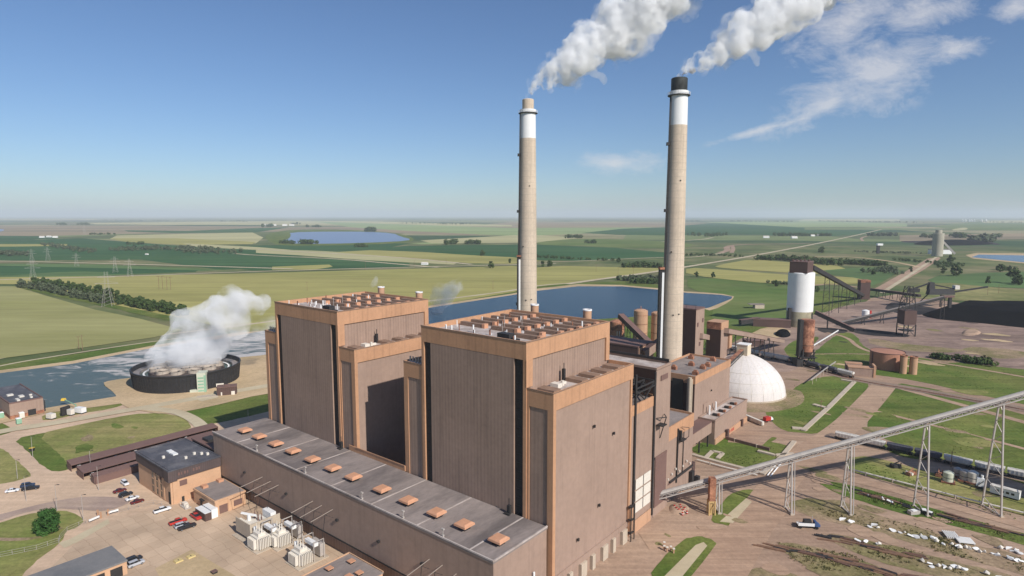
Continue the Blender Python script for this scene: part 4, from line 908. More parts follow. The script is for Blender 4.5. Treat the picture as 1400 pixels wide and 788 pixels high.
# lattice tower with clad lower box
g_=G(1238,459);t=T('drive_tower','dark clad box on steel legs with an open lattice mast above','tower',(g_.x,g_.y,0))
w=t.b();w.box(-6,6,-6,6,12,26);t.part('clad_box',w,M['brown'])
w=t.b()
for x in (-5.8,5.8):
    for y in (-5.8,5.8):
        t.part('leg',t.b().beam((x,y,0),(x,y,12),.8),M['dark']);w.beam((x*.95,y*.95,26),(x*.45,y*.45,50),.6)
for k in range(4):
    z0,z1=26+k*6,32+k*6;s0_,s1_=5.5-k*.75,4.75-k*.75
    for s in (-1,1): w.beam((-s*s0_,-s0_,z0),(s*s1_,-s1_,z1),.35);w.beam((-s0_,s*s0_,z0),(-s1_,-s*s1_,z1),.35);w.beam((-s1_,s*s1_,z1),(s1_,s*s1_,z1),.35)
t.part('brace',t.b().beam((-5.8,-5.8,0),(5.8,-5.8,12),.4).beam((5.8,-5.8,0),(-5.8,-5.8,12),.4),M['dark']);t.part('lattice',w,M['dark']);t.part('mezzanine',t.b().box(-5,5,-5,5,5,6),M['dark'])
# travelling stacker / reclaimer on the coal pile
g_=G(1305,425);t=T('stacker','black travelling stacker machine with long low boom on the coal pile','machine',(g_.x,g_.y+30,0))
w=t.b();w.box(-16,18,-4,4,17,24,1);w.box(-16,-8,-3,3,24,33,1);w.beam((-14,0,31),(20,0,24),1.6,1.6);w.beam((16,0,20),(62,0,27),2.6,1.8);w.beam((-14,0,32),(-36,0,24),2,1.6)
w.beam((-30,3,0),(-12,3,18),1);w.beam((4,3,0),(4,3,18),1.2);w.box(-40,-28,-3,3,20,25);t.part('body',w,M['dark'])
w=t.b();w.box(18,24,-3,3,24.,29);t.part('cab',w,M['gwhite'])
# coal pile
def mound(name,pts,h,m,lab=None,cat=None,res=26,kind=None,z=.0,nz=.25):
    """heap: footprint polygon from px outline, height falls to the rim"""
    P_=[G(u,v) for u,v in pts];cx=sum(p.x for p in P_)/len(P_);cy=sum(p.y for p in P_)/len(P_);P_=smooth_poly(P_,2);bl=B();n=len(P_);rings=9;vs=[];fs=[]
    for j in range(rings+1):
        f=j/rings
        for i,p in enumerate(P_):
            x=p.x+(cx-p.x)*f*.93;y=p.y+(cy-p.y)*f*.93;zz=h*min(1,f*2.6)**.85*(1+nz*mnoise.noise(Vector((x*.03,y*.03,2))))-.3 if j else -.3
            vs.append((x-cx,y-cy,zz+(.35*h*.1*mnoise.noise(Vector((x*.15,y*.15,0))) if j else 0)))
    for j in range(rings):
        for i in range(n): fs.append((j*n+i,j*n+(i+1)%n,(j+1)*n+(i+1)%n,(j+1)*n+i))
    a=sum(P_[i].x*P_[(i+1)%n].y-P_[(i+1)%n].x*P_[i].y for i in range(n))
    fs.append(tuple(rings*n+i for i in range(n)))
    if a<0: fs=[f[::-1] for f in fs]
    bl.add(vs,fs);o=bl.build(name,m,None,True);o.location=(cx,cy,z);tag(o,lab,cat)
    if kind:o['kind']=kind
    return o
mound('coal_pile',[(1256,430),(1275,428),(1300,420),(1340,418),(1400,419),(1560,422),(1560,456),(1460,453),(1400,449),(1340,442),(1300,439),(1270,435)],13,M['coal'],'huge black coal pile at the right edge below the green fields','coal pile')
mound('dirt_mound',[(1312,457),(1320,451),(1334,451),(1344,455),(1336,459),(1320,460)],2.,GM['dirt'],'small tan dirt mound in front of the coal pile','mound')
mound('coal_pile',[(1240,334),(1275,331),(1330,331),(1370,334),(1320,336),(1270,336)],14,M['coal'],'low black coal heap beside the far silo','coal pile')
mound('coal_pile',[(1056,458),(1066,452),(1080,454),(1082,460),(1070,463)],4,M['coal'],'small black heap beside the white silo','coal pile')
# rust stack / loadout bin over the tracks
g_=G(1101,500);t=T('loadout_bin','tall rust stained loadout bin on dark legs standing over the railway','bin',(g_.x,g_.y,0))
w=t.b();w.lathe(0,0,[(5.3,12),(5.3,37),(5.,37.6)],32);sh=t.part('shell',w,M['rust'],smooth=True)
w=t.b();w.lathe(0,0,[(5.45,17),(5.45,17.4)],32);w.box(-7.2,-4.4,-3,2,8,37.5);t.part('stair_tower',w,M['dark'])
w=t.b();w.lathe(0,0,[(2.,6),(5.3,12)],24);t.part('hopper',w,M['brown'])
w=t.b()
for x in (-5,5):
    for y in (-5,5): w.beam((x,y,0),(x*.8,y*.8,14),.8)
    w.beam((x,-5,0),(x,5,12),.4);w.beam((x,5,0),(x,-5,12),.4)
for y in (-5,5): w.beam((-5,y,7),(5,y,7),.5);w.beam((-5,y,0),(5,y,12),.4)
w.box(-6.5,6.5,-6,6,7.4,7.8);w.box(-9,-5,-5,4,0,6);w.box(4,8,-6,-2,0,3.5)
t.part('leg_frame',w,M['dark'])
# silos and dark box behind the near chimney
for i,(u,z,r,pd) in enumerate(((875,35.,6.2,None),(898,33.,5.6,None))):
    g_=G(u,477);t=T('silo',['left tan ash silo behind the near boiler house','right tan ash silo, half hidden by the near chimney'][i],'silo',(g_.x,g_.y,0),group='tan ash silos')
    w=t.b();w.lathe(0,0,[(r,0),(r,z),(r*.6,z+1.2)],28);t.part('shell',w,M['tan'],smooth=True)
    w=t.b()
    for k in range(4): w.lathe(0,0,[(r+.02,7+k*8),(r+.2,7+k*8),(r+.2,7.4+k*8),(r+.02,7.4+k*8)],28,cap=False)
    w.beam((0,0,z+1),(0,0,z+4),.5)
    for k in range(10): a_=k*.628;w.beam((r*.95*math.cos(a_),r*.95*math.sin(a_),z),(r*.95*math.cos(a_),r*.95*math.sin(a_),z+1.3),.12)
    t.part('hoop',w,M['rust'])
g_=G(843,468);t=T('storage_tank','short rust brown tank with white pipes behind the near boiler house','tank',(g_.x,g_.y,0))
w=t.b();w.lathe(0,0,[(7,0),(7,20),(2,22)],28);t.part('shell',w,M['rust'],smooth=True)
w=t.b()
for x in (-1,1,3): w.beam((x,-8,0),(x,-8,12),.7,n=8)
t.part('pipe',w,M['gwhite'])
for i in range(2):
    a_=GP(853+i*0,500);
p0,z0=atq(836,471,330);p1,z1=atq(872.3,474,330);z1+=3
t=T('baghouse','long dark brown box building with pale roof between boiler house and chimney','building',((p0+p1)/2,335),plant=True)
w=t.b();w.box(-228,p1,330,350,0,z1-3.8);t.part('wall',w,M['brown'])
w=t.b();w.box(-228.4,p1+.2,329.8,350.4,z1-3.8,z1-3.);t.part('roof',w,M['brownroof'])
w=t.b();w.box(p1,p1+.3,331,350,0,z1-4.2);t.part('end_panel',w,M['tan'])
a_=G(848,446,24);b__=G(891,460,24)
gallery('duct_gallery','short brown inclined gallery on dark posts in front of the tan silos',(a_.x,a_.y,a_.z+9),(b__.x,b__.y,16),5,4,M['brown'],(.12,.3,.5,.7,.9),M['brownroof'],spread=2.2)
a_=XY(p1+2,334,z1-8);b__=atp(902,462,p1+14);gallery('duct_gallery','tan ended flue duct rising to the near chimney from the dark box building',a_,XY(p1+13,352,z1+4),4,4.4,M['siding2'],(),M['brownroof'])
# coal gallery from transfer house to reclaim pit, with shed plate
a_=XY(pS+.5,413,zS-6);b__=G(1068,468,3)
gallery('coal_gallery','brown roofed coal gallery descending from the transfer house on thin posts',a_,(b__.x,b__.y,4),6,3.2,M['siding2'],(.12,.3,.42,.6,.78),M['brownroof'],legw=.5,spread=2.5)
a_=G(1100,442);b__=G(1000,455)
t=T('reclaim_building','low dark reclaim building at the left foot of the white silo','building',(285,668,0))
w=B();w.box(-22,16,-6,6,0,8);t.part('wall',w,M['brown']).rotation_euler=(0,0,-.25)
w=B();w.box(-22.3,16.3,-6.3,6.3,8,8.6);t.part('roof',w,M['brownroof']).rotation_euler=(0,0,-.25)
a_=G(1010,458,1);gallery('reclaim_tunnel','low dark covered conveyor running from the reclaim building toward the pond shore',(270,672,7),(G(985,440).x+10,G(1000,447).y,5),5,5,M['dark'],(),M['brownroof'])
g_=G(1078,482);t=T('pump_shed','brown shed with rusted roof beside the loadout bin','shed',(g_.x-20,g_.y+30,0))
w=t.b();w.box(-8,8,-5,5,0,5);t.part('wall',w,M['brown']);w=t.b();w.box(-8.5,8.5,-5.5,5.5,5,5.6);t.part('roof',w,M['brownroof'])
g_=G(1037,422);t=T('grey_shed','small grey hut alone on the grass above the pond corner','shed',(g_.x,g_.y,0))
w=t.b();w.box(-6,6,-4,4,0,5.5);t.part('wall',w,M['cconc']);w=t.b();w.box(-13,6.4,-4.4,4.4,5.5,6.1);t.part('roof',w,M['roof'])
g_=G(1183,435);t=T('fuel_tank','small white tank with red end next to the stacker conveyor','tank',(g_.x,g_.y,0))
w=t.b();w.lathe(0,0,[(4,0),(4,9),(1,10)],20);t.part('shell',w,M['white'],smooth=True);t.part('stair',t.b().box(4.2,6,-2,1,0,9),M['red'])
# dome
t=T('storage_dome','large white storage dome with a small boxy head house','dome',(158,416.5,0));w=t.b()
R_=27.5;prof=[(R_,0)]+[(R_*(1-(k/14.)**2.15)**.62,26.8*(k/14.)) for k in range(1,14)]+[(2.0,26.5)]
w.lathe(0,0,prof,64);t.part('shell',w,M['domew'],smooth=True)
w=t.b()
for k in range(22):
    a_=k*2*math.pi/22
    for (r0,z0),(r1,z1) in zip(prof[:-1],prof[1:]): w.beam((r0*math.cos(a_),r0*math.sin(a_),z0),(r1*math.cos(a_),r1*math.sin(a_),z1),.22,.12)
for j in (3,6,9): w.lathe(0,0,[(prof[j][0]+.02,prof[j][1]),(prof[j][0]+.12,prof[j][1]+.1),(prof[j][0]+.02,prof[j][1]+.25)],64,cap=False)
t.part('panel_seam',w,M['gwhite'])
w=t.b();w.lathe(0,0,[(R_+.5,0),(R_+.5,1.),(R_+.05,1.05)],64);t.part('ring_wall',w,M['cconc'])
w=B();w.box(-3.6,3.6,-3.6,3.6,26.2,33);w.box(-2,2,-2,2,24,26.2);o=t.part('head_house',w,mat('cream_cladding',S(222,205,178,1.1),.8,.08));o.rotation_euler=(0,0,-AZ)
w=B();w.box(-3.9,3.9,-3.9,3.9,33,33.5);o=t.part('head_house_roof',w,M['white']);o.rotation_euler=(0,0,-AZ)
a_=XY(-128,352,36);gallery('dome_conveyor','thin open conveyor bridge from the grey block to the dome head house',(a_.x,a_.y,33),(155,412,29.5),2.2,1.6,M['dark'],(),M['rust'],truss=True)
# orange tank and little tanks
g_=G(1219,508);t=T('storage_tank','wide squat orange storage tank','tank',(294.5+3,g_.y+11.8,0))
w=t.b();w.lathe(0,0,[(12.2,0),(12.2,13.2),(.5,14.6)],56);t.part('shell',w,mat('orange_tank_paint',S(186,134,110,1.15),.75,.1,.1,1,grime=.12),smooth=True)
w=t.b();w.lathe(0,0,[(12.2,13.25),(12.45,13.25),(12.45,13.6),(12.2,13.6)],56,cap=False);w.beam((-12.4,-1,0),(-12.4,-1,13.4),.8);t.part('rim',w,M['brownroof'])
for i,(u,v,r,h) in enumerate(((1237,512,2.5,13.4),(1251,513,2.7,12.8))):
    g_=G(u,v);t=T('process_tank',['slim tan vertical tank touching the orange tank','slim tan vertical tank standing alone right of the orange tank'][i],'tank',(g_.x,g_.y+r,0),group='slim tan tanks')
    w=t.b();w.lathe(0,0,[(r,0),(r,h),(.3,h+.8)],24);t.part('shell',w,M['tan'],smooth=True);w=t.b();w.beam((-r-.2,0,0),(-r-.2,0,h+1),.35);w.lathe(0,0,[(r,h-.1),(r+.15,h-.1),(r+.15,h+.9),(r,h+.9)],16,cap=False);t.part('ladder',w,M['rust'])
a_=G(1182,516);t=T('control_building','small tan brown control building beside the railway','building',(a_.x,a_.y+5,0))
w=B();w.box(-9,9,-4,4,0,6.5);w.box(-10,1,3.5,8,0,8);t.part('wall',w,M['siding2']).rotation_euler=(0,0,-.35)
w=B();w.box(-9.3,9.3,-4.3,3.4,6.5,7);w.box(-10.3,1.3,3.5,8.3,8,8.5);w.box(7.5,9,-4.4,4.4,0,9);t.part('roof',w,M['tan']).rotation_euler=(0,0,-.35)
# far silo
t=T('silo','distant round concrete silo standing alone on the plain at the end of the haul road','silo',(1264,1850,0))
w=t.b();w.lathe(0,0,[(14.5,0),(14.5,68),(8.5,68.5),(8.5,77),(7.5,78)],36);t.part('shell',w,mat('grey_silo_concrete',S(172,166,148),.9,.12,.03,.3,grime=.2),smooth=True)
gallery('far_conveyor','short steep chute leaning on the far silo',(1277,1845,42),(1306,1835,8),5,5,M['steel'],(),M['steel'])
t=T('far_shed','long white shed behind the far silo','shed',(1345,1960,0));w=t.b();w.box(-30,35,-8,8,0,14);t.part('wall',w,M['white']);w=t.b();w.box(-31,36,-9,9,14,15.5);t.part('roof',w,M['roof'])
t=T('far_water_tower','small white topped tower standing on the plain left of the far silo','tower',(G(1201,347).x,G(1201,347).y,0));w=t.b();w.box(-7,10,-5,5,26,32);t.part('tank',w,M['white']);w=t.b();w.box(-6,2,-3,3,0,26);t.part('stem',w,M['dark'])
# ================================================================== RAILWAY
def rails(px,z=.3,name='railway_track'):
    pts=[G(u,v) for u,v in px]
    for _ in range(2):
        q=[pts[0]]
        for i in range(len(pts)-1):q+=[pts[i]*.75+pts[i+1]*.25,pts[i]*.25+pts[i+1]*.75]
        pts=q+[pts[-1]]
    bl=B()
    for i in range(len(pts)-1):
        a,b=pts[i],pts[i+1];d=(b-a).normalized();n=Vector((-d.y,d.x,0))*.75
        for s in (-1,1): bl.beam((a.x+n.x*s,a.y+n.y*s,z),(b.x+n.x*s,b.y+n.y*s,z),.16,.2)
        L=(b-a).length;k=int(L/2.4)
        for j in range(k):
            c=a.lerp(b,(j+.5)/max(k,1));bl.beam((c.x-n.x*1.7,c.y-n.y*1.7,z-.06),(c.x+n.x*1.7,c.y+n.y*1.7,z-.06),.3,.12)
    return struct(name,bl,M['rust'])
road('railway_bed',[(960,462),(1040,478),(1100,500),(1170,520),(1260,534),(1400,560),(1480,575)],13,GM['ballast'],.21)
rails([(960,463),(1040,479),(1100,501),(1170,521),(1260,535),(1400,561),(1480,576)],.35)
nb=[XY(p_,q_) for p_,q_ in ((-75,368),(-60,363),(-30,361),(5,359),(40,357),(90,355))]
def road_xy(name,pts,w,m,z):
    L_=[];R_=[]
    for i,p in enumerate(pts):
        d=(pts[min(i+1,len(pts)-1)]-pts[max(i-1,0)]).normalized();n=Vector((-d.y,d.x,0))*w/2;L_.append(p+n);R_.append(p-n)
    bl=B();n=len(pts);bl.add([(p.x,p.y,z) for p in L_]+[(p.x,p.y,z) for p in R_],[(n+i,n+i+1,i+1,i) for i in range(n-1)]);return struct(name,bl,m)
road_xy('railway_bed',nb,6,GM['ballast'],.22)
def hopper(colm,label,group,L=11.3,h=4.3):
    t=T('hopper_wagon',label,'rail wagon',(0,0,0),group=group);w=t.b()
    a=L/2;s=1.5
    # body: vertical sides, sloped end sheets, curved roof
    def sec(x,z0): return [(x,-s,z0),(x,s,z0)]
    prof=[(-s,2.0),(-s,h-.5),(-s*.6,h-.1),(0,h),(s*.6,h-.1),(s,h-.5),(s,2.0),(s*.45,1.1),(-s*.45,1.1)]
    xs=[(-a,.45),(-a+1.4,1.),(a-1.4,1.),(a,.45)]
    vs=[]
    for x,k in xs:
        for y,z in prof: vs.append((x,y,z if z>2.5 else (h-.5-(h-.5-z)*k)))
    n=len(prof);fs=[]
    for j in range(3):
        for i in range(n): fs.append((j*n+i,(j+1)*n+i,(j+1)*n+(i+1)%n,j*n+(i+1)%n))
    fs+=[tuple(range(n)),tuple(range(3*n,4*n))[::-1]];w.add(vs,fs)
    bd=t.part('body',w,colm)
    w=t.b()
    for k in range(7):
        x=-a+.9+k*(L-1.8)/6
        for s_ in (-1,1): w.box(x-.08,x+.08,s_*s,s_*(s+.1),1.9,h-.5)
    w.box(-a+1,a-1,-.35,.35,h+.02,h+.16);t.part('side_rib',w,colm,parent=bd)
    w=t.b();w.box(-a,a,-1.2,1.2,1.,1.25);w.box(-a-.5,-a,-.2,.2,.9,1.2);w.box(a,a+.5,-.2,.2,.9,1.2);t.part('underframe',w,M['dark'])
    for x in (-a+1.3,a-1.3):
        w=t.b();w.box(x-1.1,x+1.1,-1,1,.5,.95)
        for dx in (-.8,.8):
            for dy in (-.8,.8): w.beam((x+dx,dy-.08,.5),(x+dx,dy+.08,.5),.9,.9,n=10)
        t.part('bogie',w,M['dark'])
    return t.e
wm=mat('grey_wagon_paint',S(214,208,198),.6,.12,.15,1,grime=.25)
wm2=mat('dark_wagon_tone',S(84,84,92),.6,.2,.15,1,grime=.3)  # darker wagons; on the near pair the colour paints the shadow over them
h0=hopper(wm,'pale grey hopper wagon in the near train by the trestle','pale hopper wagons of the near train')
h1=hopper(wm2,'hopper wagon in the near train, painted dark for the shadow over it','dark hopper wagons of the near train')
fa_=True;fb2=True
for i in range(12):
    p_=-64.6+i*12.15;qq=361.6-.05*(p_+52);dark=i in(2,3)
    loc=XY(p_,qq,.2);rz=-AZ-.045
    src=h1 if dark else h0
    if (dark and fb2) or ((not dark) and fa_):
        src.location=loc;src.rotation_euler=(0,0,rz)
        if dark:fb2=False
        else:fa_=False
    else: copy_tree(src,loc,rz)
ps=[G(u,v) for u,v in ((975,474),(1040,488),(1100,500.5),(1168,518))]
far=[]
for i in range(len(ps)-1):
    L=(ps[i+1]-ps[i]).length;k=int(L/13)
    for j in range(k): far.append((ps[i].lerp(ps[i+1],(j+.5)/k),math.atan2(ps[i+1].y-ps[i].y,ps[i+1].x-ps[i].x)))
for i,(p_,a_) in enumerate(far):
    if 1097<CX+851*p_.x/(p_.y*CPT+120*SPT)<1110 and 0: continue
    c=copy_tree(h1 if i in(5,6,7) else h0,(p_.x,p_.y,.2),a_,'pale hopper wagon in the far train passing the loadout bin' if i not in(5,6,7) else 'dark hopper wagon in the far train just left of the loadout bin','pale wagons of the far train' if i not in(5,6,7) else 'dark wagons of the far train')
    c.scale=(1.1,1.1,1.1)
# ================================================================== COOLING TOWER
ct=T('cooling_tower','round dark walled cooling tower at the water edge, steaming from pale fans','cooling tower',(-236.5,443.5,0));R0=35.3
w=ct.b();w.lathe(0,0,[(R0-1.2,0),(R0,11.),(R0+.6,12.),(R0+.6,12.6),(R0-.4,12.6),(R0-.9,9.6)],96,cap=False);ct.part('louvre_wall',w,mat('black_louvre_wall',(.028,.028,.03),.55,.3,.2,2,ribs=0))
w=ct.b()
for k in range(96):
    a=k*2*math.pi/96;x0,y0=(R0-1.15)*math.cos(a),(R0-1.15)*math.sin(a);x1,y1=(R0+.1)*math.cos(a),(R0+.1)*math.sin(a);w.beam((x0,y0,.2),(x1,y1,11),.3)
for z in (2.4,4.8,7.2,9.6): r=R0-1.2+1.2*z/11;w.lathe(0,0,[(r,z),(r+.16,z+.05),(r+.16,z+.25),(r,z+.3)],96,cap=False)
ct.part('wall_rib',w,M['dark'])
w=ct.b();w.lathe(0,0,[(R0-.9,9.5),(R0-.9,9.7),(R0-5.2,9.7),(R0-5.2,7.)],96,cap=False);ct.part('deck_ring',w,mat('wet_deck',S(150,142,136),.5,.25,.1,1,col2=S(96,98,104)))
w=ct.b();w.lathe(0,0,[(R0-5.2,7.8),(R0-10.5,7.8)],96,cap=False);ct.part('water_trough',w,WT)
w=ct.b();w.lathe(0,0,[(R0-7.4,8.0),(R0-7.2,8.8),(R0-8.4,8.8),(R0-8.2,8.0)],96,cap=False);ct.part('spray_ring',w,M['white'])
w=ct.b();w.lathe(0,0,[(R0-10.5,6.6),(R0-11.,10.2),(R0-14,10.6),(.5,11.2)],96,cap=False);ct.part('fan_deck',w,mat('wet_fan_deck',S(120,106,96),.7,.3,.12,1,col2=S(70,62,60)))
fi=0;FAN=mat('wet_fan_shell',S(190,176,160,1.2),.6,.2,.3,2,grime=.3)
for rr,nn in ((0,1),(9.4,5),(19.3,11)):
    for k in range(nn):
        a=k*2*math.pi/nn+.3;x,y=rr*math.cos(a),rr*math.sin(a);w=ct.b();w.lathe(x,y,[(4.7,10.2),(4.5,11.4),(4.7,12.5),(4.45,12.5),(4.2,11.6),(4.2,11.)],24,cap=False);f=ct.part('fan_stack',w,FAN,smooth=True)
        w=ct.b()
        for b in range(3): al=b*2.094+k;w.beam((x,y,11.7),(x+3.9*math.cos(al),y+3.9*math.sin(al),11.7),.5,.15)
        ct.part('fan_blade',w,M['dark'],parent=f)
g_=G(277,536);lx,ly=g_.x+236.5,g_.y-443.5
w=B();w.box(-2.8,2.8,-2,2,0,11.4);w.box(-2.8,2.8,-2,6,11.4,13.6);o=ct.part('stair_tower',w,M['pgreen']);o.location=(lx,ly,0);o.rotation_euler=(0,0,.25)
w=B()
for k in range(5): w.box(-2.2,1.4,-2.12,-2.02,.9+k*2.2,1.9+k*2.2)
w.box(1.6,2.9,-2.15,-2.03,0,12)
o=ct.part('stair_flight',w,M['green']);o.location=(lx,ly,0);o.rotation_euler=(0,0,.25)
w=B();w.box(-7.6,-2.8,-1.6,1.4,0,2);o=ct.part('stair_porch',w,M['pgreen']);o.location=(lx,ly,0);o.rotation_euler=(0,0,.25)
g_=G(301,531);o=ct.part('wall_hatch',B().box(-2.4,2.4,-.4,.4,0,3.4),M['gwhite']);o.location=(g_.x+236.5,g_.y-443.5,0);o.rotation_euler=(0,0,.35)
g_=G(310,541);t=T('electrical_house','small dark brown boxy house with pale doors next to the round cooling tower','shed',(g_.x-1,g_.y+3,0),rz=.35)
t.part('wall',t.b().box(-6,6,-3.4,3.4,0,5.6),M['brown'])
t.part('roof',t.b().box(-6.2,6.2,-3.6,3.6,5.6,6.1),M['brownroof'])
t.part('roof_unit',t.b().box(-1.5,2,-1,1.2,6.1,6.8),M['brownroof'])
w=t.b();w.box(-3.6,-2.8,-3.5,-3.4,0,2.6);w.box(2.8,5,-3.8,-3.42,.3,2.8);t.part('door',w,M['gwhite'])
t=T('concrete_slab_pad','pale flat concrete pad on the sand in front of the cooling tower','pad',(G(284,543).x,G(284,543).y,.46),rz=.3);t.part('slab',t.b().box(-6.5,6.5,-2.6,2.6,0,.2),M['cconc'])
# ================================================================== PUMP HOUSE
t=T('pump_house','brown flat roofed pump house at the left water edge','building',(-470,95),plant=True)
t.part('wall',t.b().box(-505,-455,88.5,105,0,9.4),M['siding2']);t.part('brick_base',t.b().box(-505.1,-454.9,88.4,105.1,0,2.4),M['rust'])
t.part('roof',t.b().box(-504.4,-455.6,89.1,104.4,9.42,9.7),M['droof'])
w=t.b();w.box(-505,-455,88.5,89.1,9.4,10.2);w.box(-455.6,-455,89.1,105,9.4,10.2);w.box(-505,-455.6,104.4,105,9.4,10.2);t.part('parapet',w,M['brownroof'])
for (x,y,a,b) in ((-463,93,5,1.5),(-470,96,4,2.4),(-462,100,2,1.2),(-478,92,3,3),(-468,101,1.4,1.4)): t.part('roof_unit',t.b().box(x,x+a,y,y+b,9.7,10.5),M['gwhite'])
t.part('roller_door',t.b().box(-454.98,-454.8,97,101,0,4),M['dark'])
w=t.b();w.box(-500,-458,105.2,106.4,0,2.2)
for k in range(13): w.beam((-500+k*3.4,106.5,-.4),(-500+k*3.4,106.5,7),.5)
t.part('intake_screen',w,M['dark'])
for i,(u,v,c) in enumerate(((2,572,'green'),(26,580,'green'),(30,572,'gwhite'))):
    g_=G(u,v);t=T('portable_toilet' if i<2 else 'service_cart',['mint green portable toilet behind the pump house lawn','mint green portable toilet beside the pump house door','small white cart by the pump house door'][i],'toilet' if i<2 else 'cart',(g_.x,g_.y,.45),rz=-AZ)
    t.part('cabin',t.b().box(-1.2,1.2,-1.2,1.2,0,3.0),M[c]);t.part('roof',t.b().box(-1.3,1.3,-1.3,1.3,3.0,3.3,.3),M['white'])
for i,(u,v,a,b,h,mm,lab) in enumerate(((70,573,2.2,1.4,3,'gwhite','white pump skid on the grass at the water edge'),(97,568,1.6,1.2,3.4,'gwhite','slim white cabinet right of the dark screen wall'),(110,565,3,1.6,3.2,'white','wide white box trailer near the water edge'),(90,568,.8,2.6,5,'dark','dark upright screen post at the water edge'))):
    g_=G(u,v);t=T('equipment_skid' if i==0 else ('trailer' if i==2 else 'cabinet'),lab,'equipment',(g_.x,g_.y,.4),rz=-.3)
    t.part('body',t.b().box(-a,a,-b,b,.3,h),M[mm]);t.part('base',t.b().box(-a-.3,a+.3,-b-.2,b+.2,0,.3),M['dark'])
g_=G(104,560);t=T('crane_boom','thin mint green davit boom with a yellow float reaching over the water','crane',(g_.x,g_.y,.4))
h_=G(87,549,3);w=t.b();w.beam((0,0,2.5),(h_.x-g_.x,h_.y-g_.y,4),.4);w.beam((0,0,0),(0,0,3),.5);t.part('boom',w,M['green'])
w=t.b();w.box(h_.x-g_.x-1.2,h_.x-g_.x+1.2,h_.y-g_.y-1,h_.y-g_.y+1,3.2,4.6,.3);t.part('float',w,M['yellow'])
# ================================================================== TRANSFORMERS
def transformer(name,label,p_,q_,walls):
    t=T(name,label,'transformer',(p_,q_),group='main transformers',plant=True)
    if walls:
        w=t.b();w.box(p_-.2,p_+.2,q_,q_+12,0,7.2);w.box(p_-10.5,p_-.2,q_,q_+.35,1.6,7.0);t.part('blast_wall',w,M['cconc'])
        w=t.b();w.box(p_-9,p_-1,q_+2,q_+9,.4,5.0);t.part('tank',w,M['gwhite'])
        w=t.b()
        for k in range(8): w.box(p_-9.6+k*1.15,p_-9.1+k*1.15,q_+.6,q_+1.7,2.4,6.4)
        t.part('radiator',w,M['gwhite'])
        w=t.b();w.box(p_-8,p_-2,q_+9.4,q_+11.6,3.5,7.4);w.cyl(p_-8,q_+4,5,7.4,.7,n=12);w.beam((p_-10,q_+2,8),(p_-6,q_+6,6.6),1.2,.3);t.part('conservator',w,M['white'])
        bx=(-7.5,-5,-2.5)
        by=q_+6
    else:
        w=t.b();w.box(p_-5,p_,q_,q_+4.6,.4,4.8);w.box(p_-4.4,p_-.6,q_+.8,q_+3.6,4.8,6.);t.part('tank',w,M['gwhite'])
        w=t.b()
        for k in range(7): w.box(p_+.15,p_+1.3,q_+.3+k*.62,q_+.6+k*.62,.8,4.6)
        for k in range(6): w.box(p_-4.8+k*.8,p_-4.5+k*.8,q_-1.2,q_-.1,.8,4.4)
        t.part('radiator',w,M['gwhite'])
        t.part('oil_pipe',t.b().cyl(p_-5.6,q_+2.3,2.5,6.6,.55,n=12),M['white']);t.part('conservator',t.b().box(p_-5,p_+1,q_+5.4,q_+7,5.4,6.6),M['white'])
        w=t.b()
        for x in (p_-5.4,p_+1.2):
            for y in (q_+5,q_+9): w.beam((x,y,0),(x,y,7.4),.25)
            w.beam((x,q_+5,7.3),(x,q_+9,7.3),.25)
        w.box(p_-5,p_+1,q_+7.6,q_+9.6,1,5.6);t.part('support_frame',w,M['steel'])
        bx=(-4.,-2.4,-.8);by=q_+2.2
    for x in bx:
        w=t.b();w.lathe(p_+x,by,[(.35,5.),(.22,5.4),(.4,5.6),(.2,5.9),(.36,6.1),(.18,6.5),(.3,6.7),(.12,7.8),(.1,8.6)],10);t.part('bushing',w,M['brownroof'] if walls else M['gwhite'])
    w=t.b();w.box(p_-11 if walls else p_-6.5,p_+2,q_-1.5,q_+(12 if walls else 10.5),0.1,.35);t.part('foundation',w,M['cconc'])
transformer('transformer','white power transformer behind a tall blast wall, leftmost of the row',-211.8,107,True)
transformer('transformer','white power transformer in the middle, right of the blast wall',-200.6,111.5,False)
transformer('transformer','white power transformer standing rightmost of the row',-183.6,109.5,False)
g_=GP(366,748);transformer('transformer','small white auxiliary transformer in front of the blast wall',-204.5,105.8,False)
MT=mat('dull_tube_paint',S(160,146,134,1.2),.6,.15)
for i,(u,v) in enumerate(((357,653),(368,659),(379,664),(426,686),(438,692),(453,697.5),(585,766),(603,774),(622,786))):
    pp,zz=atq(u,v,122.3);grp=i//3
    lab=['left','middle','right'][i%3]+' busbar of the '+['first trio above the blast wall','second trio above the rightmost transformer','third trio at the bottom of the picture'][grp]
    t=T('busbar',lab,'busbar',(pp,115),plant=True,group='busbars on the turbine hall wall')
    L=10 if grp==0 else 9
    w=t.b();w.beam((pp,122.9,zz),(pp,122.9-L,zz-1.2),.27,n=8);t.part('tube',w,MT)
    for ca,cb2 in (((pp,122.9-L*.35,zz-.5),(pp-.2,122.9-L*.5,7.5 if grp<2 else 3)),((pp,122.9-L+.4,zz-1.2),(pp-.6,122.9-L+1,8.4 if grp<2 else 3)),((pp,122.95,zz-3.2),(pp,122.9-L*.4,zz-.5))): t.part('cable',t.b().beam(ca,cb2,.13),M['dark'])
